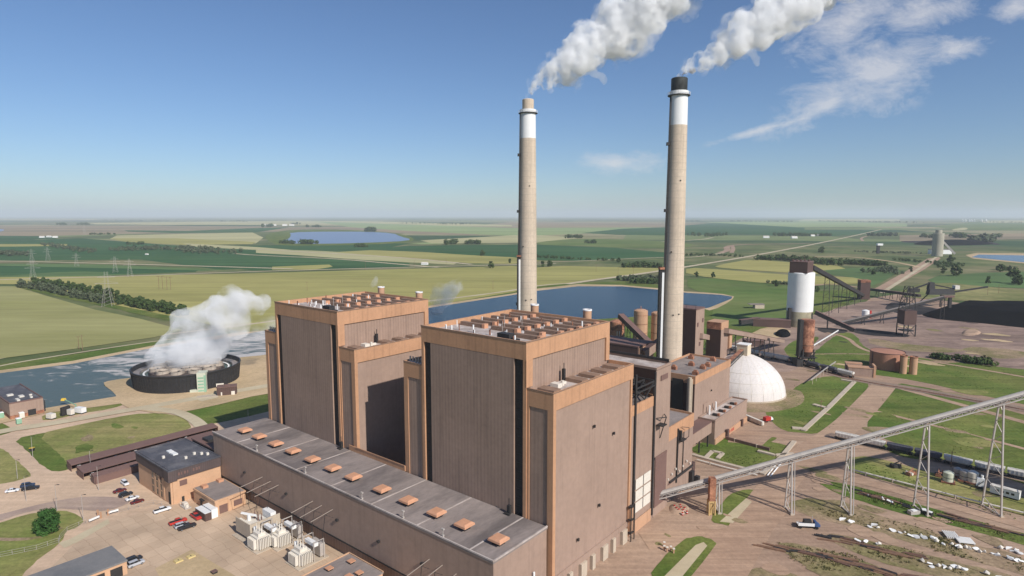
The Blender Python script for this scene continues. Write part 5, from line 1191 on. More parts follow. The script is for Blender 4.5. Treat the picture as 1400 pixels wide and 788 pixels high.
# containers, bin, generator by the service building
for i,(u,v,mm,lab) in enumerate(((281,715,'brownroof','dark grey shipping container with pale roof by the service building'),(290,711,'white','white shipping container tucked behind the dark one'))):
    g_=G(u,v);t=T('container',lab,'container',(g_.x,g_.y,.1),rz=-AZ,group='two containers by the service building')
    t.part('body',t.b().box(-9 if i==0 else -8,-.6,.2,2.7,0,3.2 if i==0 else 3.6),M[mm] if i else M['brown'])
    t.part('roof',t.b().box(-9.05 if i==0 else -8.05,-.55,.15,2.75,(3.2 if i==0 else 3.6),(3.3 if i==0 else 3.7)),M['white'])
    w=t.b()
    for k in range(12): w.box(-8+k*.6,-7.7+k*.6,.1,.2,.2,3)
    t.part('side_rib',w,M['brown'] if i==0 else M['white'])
g_=G(254,694);t=T('generator_skid','pale generator skid with small tank by the office wall','generator',(g_.x,g_.y,.1),rz=-AZ)
t.part('base',t.b().box(-2.5,2.5,-1.2,1.2,0,.5),M['steel']);w=t.b();w.box(-2,.4,-.9,.9,.5,1.9,.1);w.cyl(1.4,0,.5,1.7,.7,n=12);t.part('engine',w,M['gwhite']);w=t.b();w.beam((-2.4,-1.1,.5),(-2.4,-1.1,2.4),.12);w.beam((2.4,-1.1,.5),(2.4,-1.1,2.4),.12);w.beam((-2.4,-1.1,2.3),(2.4,-1.1,2.3),.12);t.part('rail',w,M['gwhite'])
for i,(u,v) in enumerate(((244,768),(261,762))):
    g_=G(u,v);t=T('yellow_cover',['left yellow hatch cover on the concrete yard','right yellow hatch cover on the concrete yard'][i],'cover',(g_.x,g_.y,.1),rz=-AZ,group='yellow hatch covers')
    t.part('lid',t.b().box(-1.1,1.1,-1.3,1.3,0,.45,.1),mat('pale_yellow_cover',S(226,202,140,1.3),.7,.05));t.part('handle',t.b().box(-.3,.3,-.1,.1,.45,.6),M['dark'])
g_=G(293,784);t=T('manhole_box','small dark square box lying on the concrete yard','box',(g_.x,g_.y,.1),rz=-AZ);t.part('body',t.b().box(-.8,.8,-.8,.8,0,.7),M['dark']);t.part('lid',t.b().box(-.9,.9,-.9,.9,.7,.8),M['brownroof'])
# ================================================================== VEHICLES
GL=M['glass'];LAMP=mat('lamp_lens',(.7,.7,.65),.2,.02);TAIL=mat('tail_lens',(.4,.02,.02),.3,.02);RIM=mat('wheel_rim',(.4,.4,.42),.4,.05,metal=.5)
def loft(b,secs):
    """secs: list of (x, halfwidth, z0, z1) -> hull along x with chamfered shoulders"""
    vs=[];n=8
    for x,hw,z0,z1 in secs:
        c=min(.12,(z1-z0)*.3);vs+=[(x,-hw*.92,z0),(x,-hw,z0+c),(x,-hw,z1-c),(x,-hw*.88,z1),(x,hw*.88,z1),(x,hw,z1-c),(x,hw,z0+c),(x,hw*.92,z0)]
    fs=[]
    for j in range(len(secs)-1):
        for i in range(n): fs.append((j*n+i,j*n+(i+1)%n,(j+1)*n+(i+1)%n,(j+1)*n+i)[::-1])
    fs+=[tuple(range(n)),tuple(range((len(secs)-1)*n,len(secs)*n))[::-1]];return b.add(vs,fs)
def vehicle(kind,paint,label,group=None):
    t=T('parked_car' if kind!='pickup' else 'pickup_truck',label,'car' if kind!='pickup' else 'pickup',(0,0,0),group=group)
    L={'sedan':4.7,'suv':4.9,'pickup':5.9}[kind];a=L/2;w=t.b()
    if kind=='sedan': loft(w,[(-a,.74,.42,.82),(-a+.25,.88,.28,.98),(-a+1.1,.9,.25,1.0),(a-1.3,.9,.25,.96),(a-.35,.86,.28,.82),(a,.7,.4,.68)])
    elif kind=='suv': loft(w,[(-a,.8,.45,1.05),(-a+.15,.92,.32,1.15),(a-1.2,.94,.3,1.12),(a-.25,.9,.32,1.02),(a,.76,.45,.85)])
    else: loft(w,[(-a,.9,.5,1.2),(-a+.1,.97,.42,1.22),(a-1.4,.98,.4,1.2),(a-.25,.94,.42,1.1),(a,.82,.5,.95)])
    bd=t.part('body',w,paint)
    w=t.b()
    if kind=='sedan': loft(w,[(-a+.9,.62,.98,1.05),(-a+1.5,.7,.98,1.44),(a-2.1,.7,.98,1.46),(a-1.2,.64,.94,1.0)])
    elif kind=='suv': loft(w,[(-a+.12,.72,1.12,1.2),(-a+.5,.76,1.12,1.76),(a-2.0,.76,1.12,1.78),(a-1.1,.7,1.08,1.15)])
    else: loft(w,[(-a+2.0,.76,1.2,1.3),(-a+2.15,.8,1.2,1.86),(a-2.3,.8,1.2,1.88),(a-1.35,.74,1.16,1.22)])
    gb_=t.part('cabin_glass',w,GL)
    w=t.b();zr={'sedan':1.44,'suv':1.77,'pickup':1.87}[kind];x0,x1={'sedan':(-a+1.45,a-2.0),'suv':(-a+.45,a-1.95),'pickup':(-a+2.1,a-2.25)}[kind]
    w.box(x0,x1,-.64,.64,zr,zr+.06,.05)
    for x in (x0+.1,(x0+x1)/2,x1-.05):
        for s in (-1,1): w.beam((x,s*.76,zr-.5),(x,s*.66,zr),.08)
    t.part('roof',w,paint)
    if kind=='pickup': t.part('bed',t.b().box(-a+.2,-a+1.9,-.75,.75,1.215,1.235),M['dark'])
    for s in (-1,1):
        t.part('headlight',t.b().box(a-.12,a-.02,s*.5-.16,s*.5+.16,.62,.78),LAMP)
        t.part('tail_light',t.b().box(-a-.01,-a+.06,s*.6-.12,s*.6+.12,.72,.95),TAIL)
        for x in (-a+.95,a-1.0):
            w=t.b();y=s*.86;w.beam((x,y-.11,.34),(x,y+.11,.34),.68,.68,n=16);wh=t.part('wheel',w,M['tyre'])
            w=t.b();w.beam((x,y+s*.1,.34),(x,y+s*.125,.34),.4,.4,n=12);t.part('rim',w,RIM,parent=wh)
    return t.e
def paint(n,c): return mat(n,c,.35,.03,.5,2,spec=.5)
PW,PK,PR,PM,PS,PB=paint('white_car_paint',(.72,.72,.72)),paint('black_car_paint',(.02,.02,.024)),paint('red_car_paint',(.5,.04,.03)),paint('maroon_car_paint',(.12,.015,.015)),paint('silver_car_paint',(.45,.46,.48)),paint('navy_car_paint',(.03,.05,.10))
BQ=math.pi/2-AZ
for k_,pt_,u,v,rz,lab in (('sedan',PW,17,673,.45,'white sedan parked on the approach road at the far left'),('suv',PB,38,666,.45,'dark blue suv on the approach road, behind the black pickup'),('pickup',PK,42,670,.45,'black pickup on the approach road left of the car park'),
 ('suv',PW,171,663,-AZ,'white suv parked apart at the top of the car park row'),('sedan',PM,164,673,BQ,'maroon sedan first in the car park row'),('suv',PK,172,678.5,BQ,'black suv between the maroon and white cars'),('sedan',PW,181,683.5,BQ,'white sedan in the car park row, beside the black suv'),('sedan',PM,188,688,BQ,'maroon hatchback last in the car park row near the office'),
 ('pickup',PW,222,700,BQ-.1,'white pickup standing below the office corner'),('pickup',PR,243.5,716,BQ-.1,'bright red pickup on the concrete yard'),('suv',PS,249,721,BQ-.1,'grey suv squeezed between the red and black pickups'),('pickup',PK,256,723,BQ-.1,'black pickup beside the red one on the concrete yard'),
 ('suv',PK,183,768,BQ,'black suv at the garage, behind the silver one'),('suv',PS,186,773.5,BQ,'silver suv parked by the garage corner'),('pickup',PR,268,709,-AZ,'faded red pickup half hidden beside the containers')):
    e=vehicle(k_,pt_,lab);g_=G(u,v);e.location=(g_.x,g_.y,.12);e.rotation_euler=(0,0,rz);e.scale=(1.08,1.08,1.08)
shed_protos=None
cols=[('suv',PW,'white'),('sedan',PK,'black'),('pickup',PS,'silver'),('sedan',PM,'maroon'),('suv',PB,'navy')]
protos={}
n_=0
for row,(pe,qa,qb) in enumerate(((-338.2,90,154),(-323.2,91,148))):
    y=qa
    while y<qb:
        k_,pt_,cn=cols[(n_*3+row)%5];n_+=1
        lab='%s car parked under the %s brown car shed'%(cn,('farthest','middle')[row]);key=(k_,cn)
        if key not in protos:
            e=vehicle(k_,pt_,lab,group='cars under the brown sheds');protos[key]=e
        else: e=copy_tree(protos[key],(0,0,0),0,lab)
        e['group']='%s cars under the %s shed'%(cn,('farthest','middle')[row])
        e.location=XY(pe,y,.12);e.rotation_euler=(0,0,-AZ);y+=3.1+(n_*7%5)*.9
# blue and white truck in the dirt yard
g_=G(1103,722);t=T('flatbed_truck','dark blue truck with a white bed standing alone in the dirt yard','truck',(g_.x,g_.y,.2),rz=-.12)
t.part('chassis',t.b().box(-3.8,3.8,-.9,.9,.7,1.1),M['dark'])
w=t.b();w.box(-3.6,2.4,-1.3,1.3,1.1,1.5);w.box(-3.6,2.4,-1.3,-1.2,1.5,2.3);t.part('bed',w,M['white'])
w=t.b();w.box(-1.4,1.6,-.9,1.1,1.5,3.2,.2);t.part('load',w,M['dark'])
w=t.b();loft(w,[(2.5,1.15,1,2.9),(3.2,1.2,.8,3.),(4.,1.1,.8,2.0),(4.6,1.,.8,1.7)]);t.part('cab',w,M['blue'])
for x in (-2.6,3.4):
    for s in (-1,1): t.part('wheel',t.b().beam((x,s*1.1-.16,.5),(x,s*1.1+.16,.5),1.,1.,n=14),M['tyre'])
w=t.b();w.beam((2.2,1,3),(2.2,1,4.4),.2);w.beam((-3.6,-1,1.5),(-3.6,-1,3.2),.2);t.part('mast',w,M['steel'])
# red fire truck-like tanker by the dome and white trailers
g_=G(1050,577);t=T('red_truck','red service truck parked near the foot of the white dome','truck',(g_.x,g_.y,.3),rz=.5)
w=t.b();w.box(-3.2,1.2,-1.2,1.2,.9,3.0,.1);t.part('body',w,M['red'])
w=t.b();loft(w,[(1.3,1.1,.8,2.6),(2.1,1.15,.7,2.7),(2.9,1.05,.7,1.7),(3.3,1.,.7,1.5)]);t.part('cab',w,M['white'])
for x in (-2.,2.2):
    for s in (-1,1): t.part('wheel',t.b().beam((x,s*1.05-.15,.5),(x,s*1.05+.15,.5),1.,1.,n=12),M['tyre'])
a_=G(1017,572);b__=G(1043,583);t=T('tube_rack','long white slatted rack lying beside the workshop','rack',(a_.x,a_.y,.2));w=t.b()
w.beam((0,0,1.4),(b__.x-a_.x,b__.y-a_.y,1.4),1.6,2.2);t.part('frame',w,M['gwhite'])
w=t.b()
for k in range(16):
    f=k/15;x,y=(b__.x-a_.x)*f,(b__.y-a_.y)*f;w.beam((x-.5,y-.9,.1),(x-.5,y-.9,2.6),.18)
t.part('slat',w,M['brownroof'])
# drums on skids, white machines near the near train
for i,(u,v,mm,h,r) in enumerate(((1296,660,'pgreen',4.6,2.1),(1309,652,'steel',3.6,1.7),(1318.7,658,'steel',4.6,2.),(1329.5,661,'gwhite',5,2.1))):
    g_=G(u,v);lab=['pale green drum on a rusty skid, leftmost of the four','small grey drum, second of the four in the shade','grey drum with pale front, third of the four','tallest cream drum, rightmost of the four'][i]
    t=T('storage_drum',lab,'drum',(g_.x,g_.y,.2),group='drums on skids beside the train',rz=-.6)
    t.part('skid',t.b().box(-2.6,2.6,-2.4,2.4,0,.7),M['rust'])
    w=t.b();w.lathe(0,0,[(r,.7),(r,h),(r*.5,h+.6)],24);t.part('shell',w,M[mm],smooth=True)
    w=t.b();w.lathe(0,0,[(r+.02,h*.5),(r+.1,h*.5),(r+.1,h*.5+.2),(r+.02,h*.5+.2)],24,cap=False);w.beam((r+.1,0,.7),(r+.1,0,h+.4),.15);t.part('hoop',w,M['dark'])
g_=G(1340,668);t=T('pump_unit','white pump unit with dark frame right of the drums','machine',(g_.x,g_.y,.2),rz=-.6)
w=t.b();w.box(-1.6,1.6,-1,1,1,4.6,.3);w.cyl(.4,0,4.6,6,.5,n=10);t.part('casing',w,M['white']);w=t.b();w.box(-2,2,-1.2,1.2,0,1);w.beam((-2,-1.2,0),(1,-1.2,4),.2);t.part('frame',w,M['dark'])
a_=G(1354,674);b__=G(1394,685);L=(b__-a_).length;t=T('office_trailer','long white office trailer with small windows at the foot of the trestle','trailer',(a_.x,a_.y,.2),rz=math.atan2(b__.y-a_.y,b__.x-a_.x))
t.part('body',t.b().box(0,L,-1.4,1.4,.6,3.6),M['white']);t.part('roof',t.b().box(-.1,L+.1,-1.5,1.5,3.6,3.85),M['gwhite'])
for k in range(4): t.part('window',t.b().box(2+k*(L-3)/4,3.1+k*(L-3)/4,-1.46,-1.4,1.8,2.7),M['glass'])
t.part('chassis',t.b().box(.3,L-.3,-1.1,1.1,0,.6),M['dark'])
for i,(u,v) in enumerate(((1225,640),(1246,650),(1284,651))):
    g_=G(u,v);t=T('machine_part',['rusty frame piece lying left of the tall trestle leg','red and pale machine piece beside the trestle leg','dark rusty machine piece left of the green drum'][i],'machine part',(g_.x,g_.y,.2),rz=.4*i)
    w=t.b();w.box(-2.6,2.2,-1.2,1.2,.2,1.6,.3);w.beam((-2.4,0,1.4),(1.6,.4,2.8),.4);w.beam((1.6,-1,0),(1.6,-1,2.6),.3);t.part('frame',w,M['rust'] if i else M['dark']);t.part('roller',t.b().beam((-1.5,-1.6,1.1),(-1.5,1.6,1.1),1.3,1.3,n=12),M['gwhite'] if i==1 else M['dark'])
# ================================================================== PIPES AND TRENCHES
def duct(name,label,cat,px,w_,h_,m,group=None,rnd=False,z=0.15,leg=0):
    pts=[G(u,v) for u,v in px];o=pts[0];t=T(name,label,cat,(o.x,o.y,0),group=group);w=t.b()
    for a,b in zip(pts[:-1],pts[1:]):
        a_=a-o;b_=b-o;a_.z=b_.z=z+h_/2
        if rnd: w.beam(a_,b_,w_,h_,n=8)
        else: w.beam(a_,b_,w_,h_)
    t.part('run',w,m)
    w=t.b()
    for a,b in zip(pts[:-1],pts[1:]):
        L=(b-a).length;k=max(1,int(L/9))
        for j in range(k):
            c=a.lerp(b,(j+.5)/k)-o;w.box(c.x-(w_*.62 if z<1 else .12),c.x+(w_*.62 if z<1 else .12),c.y-(.25 if z<1 else .12),c.y+(.25 if z<1 else .12),.05,z+h_*1.06)
    t.part('saddle',w,M['cconc']);return t
duct('steam_pipe','long pale pipe laid on the grass below the near train','pipe',[(1166,646),(1240,665),(1330,688),(1480,725)],.7,.7,M['gwhite'],rnd=True,z=.9)
duct('steam_pipe','pale yellow pipe edging the lawn beside the ash building','pipe',[(953,631),(990,641),(1035,652)],.7,.7,M['gwhite'],rnd=True,z=.5)
duct('cable_trench','pale concrete cable trench running along the lawn by the ash building','trench',[(946,623),(985,634),(1040,648)],2.,.8,M['cconc'])
duct('cable_trench','short z shaped concrete trench on the lawn','trench',[(965,627),(974,618),(988,621),(981,628)],2.,.6,M['cconc'])
duct('cable_trench','pale slab trench from the lawn up to the road, beside two white pipes','trench',[(1042,650),(1068,627),(1086,605)],2.2,.8,M['cconc'])
duct('cable_trench','crossing slab trench with angled end near the parked rack','trench',[(1036,618),(1060,624),(1085,622)],2.,.8,M['cconc'])
duct('steam_pipe','left of two short white pipes sloping beside the trench','pipe',[(1049,652),(1063,634)],.6,.6,M['white'],rnd=True,group='two short white pipes',z=.3)
duct('steam_pipe','right of two short white pipes sloping beside the trench','pipe',[(1053,653),(1067,636)],.6,.6,M['white'],rnd=True,group='two short white pipes',z=.3)
duct('cable_trench','long pale concrete trench crossing the green by the dome, with a hooked end','trench',[(1098,590),(1133,558),(1168,523),(1150,520)],2.6,.7,M['cconc'])
duct('cable_trench','short pale spur on the left side of the long trench','trench',[(1112,554),(1130,559)],3,.7,M['cconc'])
duct('cable_trench','low double slab where the long trench meets the dirt road','trench',[(1083,586),(1104,588)],3.4,.6,M['cconc'])
duct('conveyor_strip','thin white conveyor strip rising from the railway across the grass','conveyor',[(1112,476),(1146,455)],.7,.9,M['white'],z=2)
duct('pipe_bridge','dark pipe bridge on posts crossing the railway','bridge',[(1108,528),(1128,512),(1142,502)],.6,.6,M['steel'],z=4)
duct('curb_wall','low pale wall between workshop yard and lawn','wall',[(992,601),(1018,608),(1052,617)],.8,1.6,M['brownroof'])
# ================================================================== SCRAP YARD
rnd=random.Random(11)
def along(px,n):
    pts=[G(u,v) for u,v in px];Ls=[(b-a).length for a,b in zip(pts[:-1],pts[1:])];tot=sum(Ls);out=[]
    for i in range(n):
        s=tot*(i+rnd.random())/n
        for a,b,L in zip(pts[:-1],pts[1:],Ls):
            if s<=L: out.append((a.lerp(b,s/L),math.atan2(b.y-a.y,b.x-a.x)));break
            s-=L
    return out
def chunk(nm,m,sx,sy,sz):
    w=B();pts=[]
    for i in range(14):
        d=Vector((rnd.gauss(0,1),rnd.gauss(0,1),rnd.gauss(0,.7))).normalized();pts.append((d.x*sx*rnd.uniform(.7,1.1),d.y*sy*rnd.uniform(.7,1.1),max(0,d.z*sz+sz*.6)))
    import bmesh
    bm=bmesh.new()
    for p in pts:bm.verts.new(p)
    bmesh.ops.convex_hull(bm,input=bm.verts);me=bpy.data.meshes.new(nm);bm.to_mesh(me);bm.free();me.materials.append(m);return me
wmesh=[chunk('white_block',M['white'],1.5,.8,.8) for _ in range(4)]+[chunk('white_block',M['gwhite'],1.,.7,.9) for _ in range(3)]
def put(me,name,p,rz,label,cat,group,sc=1.):
    o=bpy.data.objects.new(name,me);C.objects.link(o);o.location=(p.x,p.y,.15);o.rotation_euler=(0,0,rz);o.scale=(sc,sc,sc);tag(o,label,cat,group);return o
for px,n,lab,grp in (([(1150,712),(1168,716)],4,'white scrap block near the lone blue truck','white scrap by the blue truck'),
 ([(1183,719),(1260,736)],9,'white scrap block in the line right of the blue truck','white scrap blocks in the upper line'),
 ([(1256,733),(1300,746),(1345,757),(1420,775)],26,'white scrap block in the long heap beside the white slatted racks','white scrap in the long heap'),
 ([(1176,742),(1206,746)],4,'white and orange scrap tub in the middle of the yard','scrap tubs mid yard'),
 ([(1256,768),(1275,775),(1320,780)],10,'white scrap block in the lower heap at the bottom edge','white scrap in the lower heap'),
 ([(1345,788),(1400,800)],6,'white scrap block in the bottom right corner','corner scrap'),
 ([(1188,678),(1192,681)],1,'single white block in the grass strip','block a'),([(1206,683),(1216,688)],3,'white and blue scrap in the grass strip','scrap in the grass strip'),
 ([(1372,752),(1400,758)],7,'long white scrap sheet in the right hand heap','white sheets at right')):
    for p_,a in along(px,n):
        j=Vector((rnd.uniform(-1,1),rnd.uniform(-1,1),0))*1.3
        put(rnd.choice(wmesh),'scrap_block',p_+j,a+rnd.uniform(-.6,.6),lab,'scrap',grp,rnd.uniform(.6,1.15))
bm_=[B().box(-L/2,L/2,-.3,.3,0,.55) for L in (6,9,12)]
bmesh_=[]
for i,b_ in enumerate(bm_):
    b_.box(-b_.v[1][0]*.8,b_.v[1][0]*.9,.5,.95,0,.5);bmesh_.append(b_.mesh('scrap_beam',[M['dark'],M['srust'],M['wood']][i]))
for px,n,lab,grp in (([(1056,750),(1100,758),(1150,768),(1215,785)],26,'dark rusted beam in the lower scrap row','beams in the lower row'),([(1150,768),(1220,788),(1280,800)],14,'rust red long beam in the lower right scrap row','beams low right'),
 ([(1123,736),(1160,742),(1200,752),(1260,764)],16,'dark thin beam in the middle scrap row','beams in the middle row'),([(1165,672),(1200,682),(1250,697)],10,'dark beam in the grass strip under the trestle','beams under the trestle'),
 ([(1290,706),(1330,716),(1400,733)],18,'dark beam in the upper right scrap strip','beams upper right')):
    for p_,a in along(px,n):
        j=Vector((rnd.uniform(-1,1),rnd.uniform(-1,1),0))*1.8
        put(rnd.choice(bmesh_),'scrap_beam',p_+j,a+rnd.uniform(-.18,.18),lab,'beam',grp,rnd.uniform(.6,1.))
for i,(u,v,rz) in enumerate(((1300,734,1.3),(1319,742,-.25))):
    g_=G(u,v);t=T('slatted_rack',['smaller white slatted rack standing on end','larger white slatted rack lying beside the smaller one'][i],'rack',(g_.x,g_.y,.2),rz=rz);w=t.b()
    for k in range(7): w.box(-2.6,2.6,-2+k*.65,-1.7+k*.65,.5,.9)
    t.part('slat',w,M['white']);t.part('frame',t.b().box(-2.6,-2.2,-2,2.2,.1,.5).box(2.2,2.6,-2,2.2,.1,.5),M['steel'])
for i,(u,v) in enumerate(((1249,703),(1263,702),(1270,705))):
    g_=G(u,v);t=T('pallet_stack',['grey stack of plates at the foot of the fourth trestle leg','dark mixed crate right of the grey plates','small dark crate with white lid right of the plates'][i],'crate',(g_.x,g_.y,.15),rz=.2+i)
    t.part('stack',t.b().box(-2.2 if i==0 else -1.2,2.2 if i==0 else 1.2,-1,1,0,1.4),M['steel'] if i==0 else M['dark']);t.part('lid',t.b().box(-1.,1.,-.8,.8,1.4,1.6),M['white'])
# barriers near conveyor tail: small red/white barrels
bb=T('safety_barrel','orange and white safety barrel in the cluster by the conveyor tail','barrel',(0,0,0),group='safety barrels by the conveyor tail')
bb.part('drum',bb.b().lathe(0,0,[(.4,0),(.35,1.2)],10),M['red']);bb.part('band',bb.b().lathe(0,0,[(.41,.5),(.4,.8)],10,cap=False),M['white'])
cl=[(925,698),(928,700),(931,697),(934,701),(936,698),(930,694),(922,695),(939,703),(933,705)]
for i,(u,v) in enumerate(cl):
    g_=G(u,v)
    if i==0: bb.e.location=(g_.x,g_.y,.2)
    else: copy_tree(bb.e,(g_.x,g_.y,.2),0)
mound('dirt_mound',[(912,690),(935,686),(945,694),(938,706),(915,704)],1.2,GM['dirt'],'small rubble heap around the safety barrels','mound',z=.1)
for i,(u,v) in enumerate(((908,753),(912,755),(917,754),(921,757),(908,748))):
    g_=G(u,v);t=T('yard_hydrant',['first','second','third','fourth','fifth'][i]+' small pale post in the cluster on the grass island','post',(g_.x,g_.y,.2),group='posts on the grass island')
    t.part('post',t.b().box(-.25,.25,-.25,.25,0,1.5),M['tan']);t.part('cap',t.b().box(-.4,.4,-.35,.35,1.5,1.8),M['gwhite'])
# ================================================================== FENCES, LAMPS, POLES, GATE
def fence(label,px,h=1.7,sp=3.2):
    pts=[G(u,v) for u,v in px];o=pts[0];t=T('chain_fence',label,'fence',(o.x,o.y,.1));w=t.b();r=t.b();n=0
    for a,b in zip(pts[:-1],pts[1:]):
        k=max(1,int((b-a).length/sp))
        for j in range(k): c=a.lerp(b,j/k)-o;w.beam((c.x,c.y,0),(c.x,c.y,h),.1)
        a_=a-o;b_=b-o
        for z in (.1,h*.5,h): r.beam((a_.x,a_.y,z),(b_.x,b_.y,z),.06)
    t.part('post',w,M['steel']);t.part('rail',r,M['steel'])
fence('chain fence curving from the gate to the office corner',[(150,705),(162,701),(190,694),(210,690),(232,693)])
fence('chain fence with zigzag rail left of the gate beside the lawn',[(118,716),(108,720),(92,727),(82,738),(80,746)])
fence('long fence line across the grass at the bottom left',[(80,742),(50,752),(0,762),(-60,775)])
a_=G(148,705);t=T('gate','white boom gate and posts at the yard entrance','gate',(a_.x,a_.y,.1));b__=G(162,701);c__=G(122,716);d__=G(136,710)
w=t.b();w.beam((0,0,1.1),(b__.x-a_.x,b__.y-a_.y,1.1),.4,.7);w.beam((c__.x-a_.x,c__.y-a_.y,1.1),(d__.x-a_.x,d__.y-a_.y,1.1),.4,.7);t.part('boom',w,M['white'])
w=t.b()
for q_ in (a_,G(138,709),G(134,706)): w.beam((q_.x-a_.x,q_.y-a_.y,0),(q_.x-a_.x,q_.y-a_.y,2.6),.5)
t.part('gate_post',w,M['tan'])
lampt=None
for i,(u,v,vt) in enumerate(((78,699,670),(114,712,687),(36,686,657),(24,655,634),(135,671,640),(45,626,600),(340,584,560),(124,640,620))):
    g_=G(u,v);h=min(11,max(7,(v-vt)*.42))
    lab=['street lamp at the top edge of the lawn with the tree','street lamp at the right tip of the lawn','street lamp beside the approach road cars','street lamp at the bend of the left grass','tall lamp at the end of the car sheds','lamp post on the field west of the sheds','lamp post behind the far boiler house','lamp post beside the nearest car shed'][i]
    t=T('street_lamp',lab,'street lamp',(g_.x,g_.y,.1),group='lamp posts of the west grounds')
    t.part('pole',t.b().lathe(0,0,[(.12,0),(.07,h)],8),M['steel']);w=t.b();w.beam((0,0,h),(1.4,0,h+.25),.12);w.box(1.0,1.8,-.14,.14,h+.12,h+.32);t.part('lamp_head',w,M['dark'])
g_=G(178,700)
def pole(u,v,h,lab,grp='wooden power poles'):
    g_=G(u,v);t=T('power_pole',lab,'power pole',(g_.x,g_.y,.3),group=grp);t.part('pole',t.b().lathe(0,0,[(.22,0),(.14,h)],8),M['wood'])
    w=t.b();w.beam((-1.6,0,h-.8),(1.6,0,h-.8),.16)
    for x in (-1.5,0,1.5): w.beam((x,0,h-.75),(x,0,h-.3),.12)
    t.part('crossarm',w,M['wood'])
for i,(u,v,h) in enumerate(((113,480,14),(108,478,12),(420,398,14),(625,401,14),(674,396,14),(700,352,16),(815,372,16),(845,377,16),(866,374,16),(1165,520,9),(1122,563,7),(1300,640,8),(567,367,18),(610,364,18),(500,370,18),(1350,404,16),(1365,402,14),(1230,420,14))):
    pole(u,v,h,'thin wooden power pole far off in the fields, number %s along the road'%i if 0 else ['pole by the canal track, left of a pair','pole by the canal track, right of a pair','lone pole in the yellow field behind the far boiler house','pole on the pond bank left of the chimney','pole on the pond bank beside the chimney','pole beyond the far chimney','pole in the field between the chimneys','pole on the road near the tree clump','pole just left of the near chimney','pole beside the railway and trench end','short pole near the spur of the trench','pole among the drums','pole at the road junction, middle one','pole at the road junction, right one','pole at the road junction, left one','pole on the far right field','second pole on the far right field','pole near the coal yard tower'][i])
# lattice pylons
def pylon(u,v,h,lab,k=1.):
    g_=G(u,v);t=T('pylon',lab,'pylon',(g_.x,g_.y,.3),rz=.3,group='lattice pylons west of the plant');w=t.b();b=h*.13
    for x in (-1,1):
        for y in (-1,1): w.beam((x*b,y*b,0),(x*b*.35,y*b*.35,h*.62),.2*k);w.beam((x*b*.35,y*b*.35,h*.62),(x*b*.25,y*b*.25,h),.18*k)
    for i in range(6):
        z0=h*.1*i;z1=z0+h*.1;s0=b*(1-.65*i*.1/.62*1.);s1=b*(1-.65*(i+1)*.1/.62)
        for s in (-1,1): w.beam((-s0,s*s0,z0),(s1,s*s1,z1),.1*k);w.beam((s*s0,-s0,z0),(s*s1,s1,z1),.1*k)
    t.part('tower_frame',w,M['steel']);w=t.b()
    for z,l in ((h*.66,.30),(h*.84,.22)):
        w.beam((-h*l,0,z),(h*l,0,z),.22*k,.3*k);w.beam((-h*l,0,z),(0,0,z+h*.08),.12*k);w.beam((h*l,0,z),(0,0,z+h*.08),.12*k)
    t.part('crossarm',w,M['steel'])
pylon(148,419,46,'nearest lattice pylon rising from the windbreak')
pylon(46,387,40,'lattice pylon at the left head of the windbreak',.9);pylon(178,379,36,'lattice pylon on the track right of the nearest one',.9)
pylon(44,360,36,'distant pylon, leftmost against the dark crop',.9);pylon(66,357,36,'distant pylon, second against the dark crop',.9);pylon(158,373,34,'distant pylon just above the track, small',.9);pylon(105,365,32,'faint distant pylon between the tracks',.9);pylon(116,322,60,'far pale pylon near the horizon',1.3)
for i,(u,v) in enumerate(((220,396),(231,397))):
    g_=G(u,v);t=T('power_pole',['left half of the h frame power pole in the yellow field','right half of the h frame power pole in the yellow field'][i],'power pole',(g_.x,g_.y,.3),group='h frame poles');w=t.b()
    w.beam((-3,0,0),(-3,0,22),.35);w.beam((3,0,0),(3,0,22),.35);t.part('leg',w,M['wood']);w=t.b();w.beam((-7,0,21),(7,0,21),.35);w.beam((-3,0,14),(3,0,21),.15);t.part('crossarm',w,M['wood'])
# yard small fence posts along the rail : safety bollards near shed
for i in range(6):
    p_=G(70+i*1.0,601+i*.0)
t=T('dark_track_box','dark box standing on the grass of the west lawn','box',(G(44,617).x,G(44,617).y,.1));t.part('body',t.b().box(-.8,.8,-.8,.8,0,1.6),M['dark']);t.part('lid',t.b().box(-.9,.9,-.9,.9,1.6,1.8),M['yellow'])
# ================================================================== TREES
def tree_meshes(seed,h,r,nclump,nleaf,ls,m,trunk=.18,low=.12):
    rn=random.Random(seed);w=B();cl=[]
    for i in range(nclump):
        a=rn.uniform(0,6.283);z=rn.uniform(low,1.);rad=(1-((z-.45)/.62)**2) if z>.45 else .65+.35*z/.45
        rr=r*max(.15,rad)*rn.uniform(.2,.95)**.6
        cl.append((rr*math.cos(a),rr*math.sin(a),h*z*rn.uniform(.93,1.03),r*rn.uniform(.22,.42)))
    for i in range(nleaf):
        cx,cy,cz,cr=cl[i%nclump];d=Vector((rn.gauss(0,1),rn.gauss(0,1),rn.gauss(0,.8))).normalized()*cr*rn.uniform(.55,1.05)
        c=Vector((cx,cy,cz))+d
        n=(d.normalized()+Vector((rn.uniform(-.7,.7),rn.uniform(-.7,.7),rn.uniform(-.3,.9)))).normalized()
        u=n.cross(Vector((rn.uniform(-1,1),rn.uniform(-1,1),1))).normalized();v=n.cross(u);s=ls*rn.uniform(.6,1.3)
        w.add([tuple(c+u*s+v*s*.3),tuple(c+v*s),tuple(c-u*s),tuple(c-v*s*.9+u*.2*s)],[(0,1,2,3)])
    crown=w.mesh('crown',m)
    t=B();t.lathe(0,0,[(h*.035,0),(h*.022,h*.4),(h*.008,h*.85)],7)
    for i in range(5):
        a=i*1.3;t.beam((0,0,h*(.2+.09*i)),(r*.55*math.cos(a),r*.55*math.sin(a),h*(.42+.1*i)),h*.014)
    return crown,t.mesh('trunk',M['bark'])
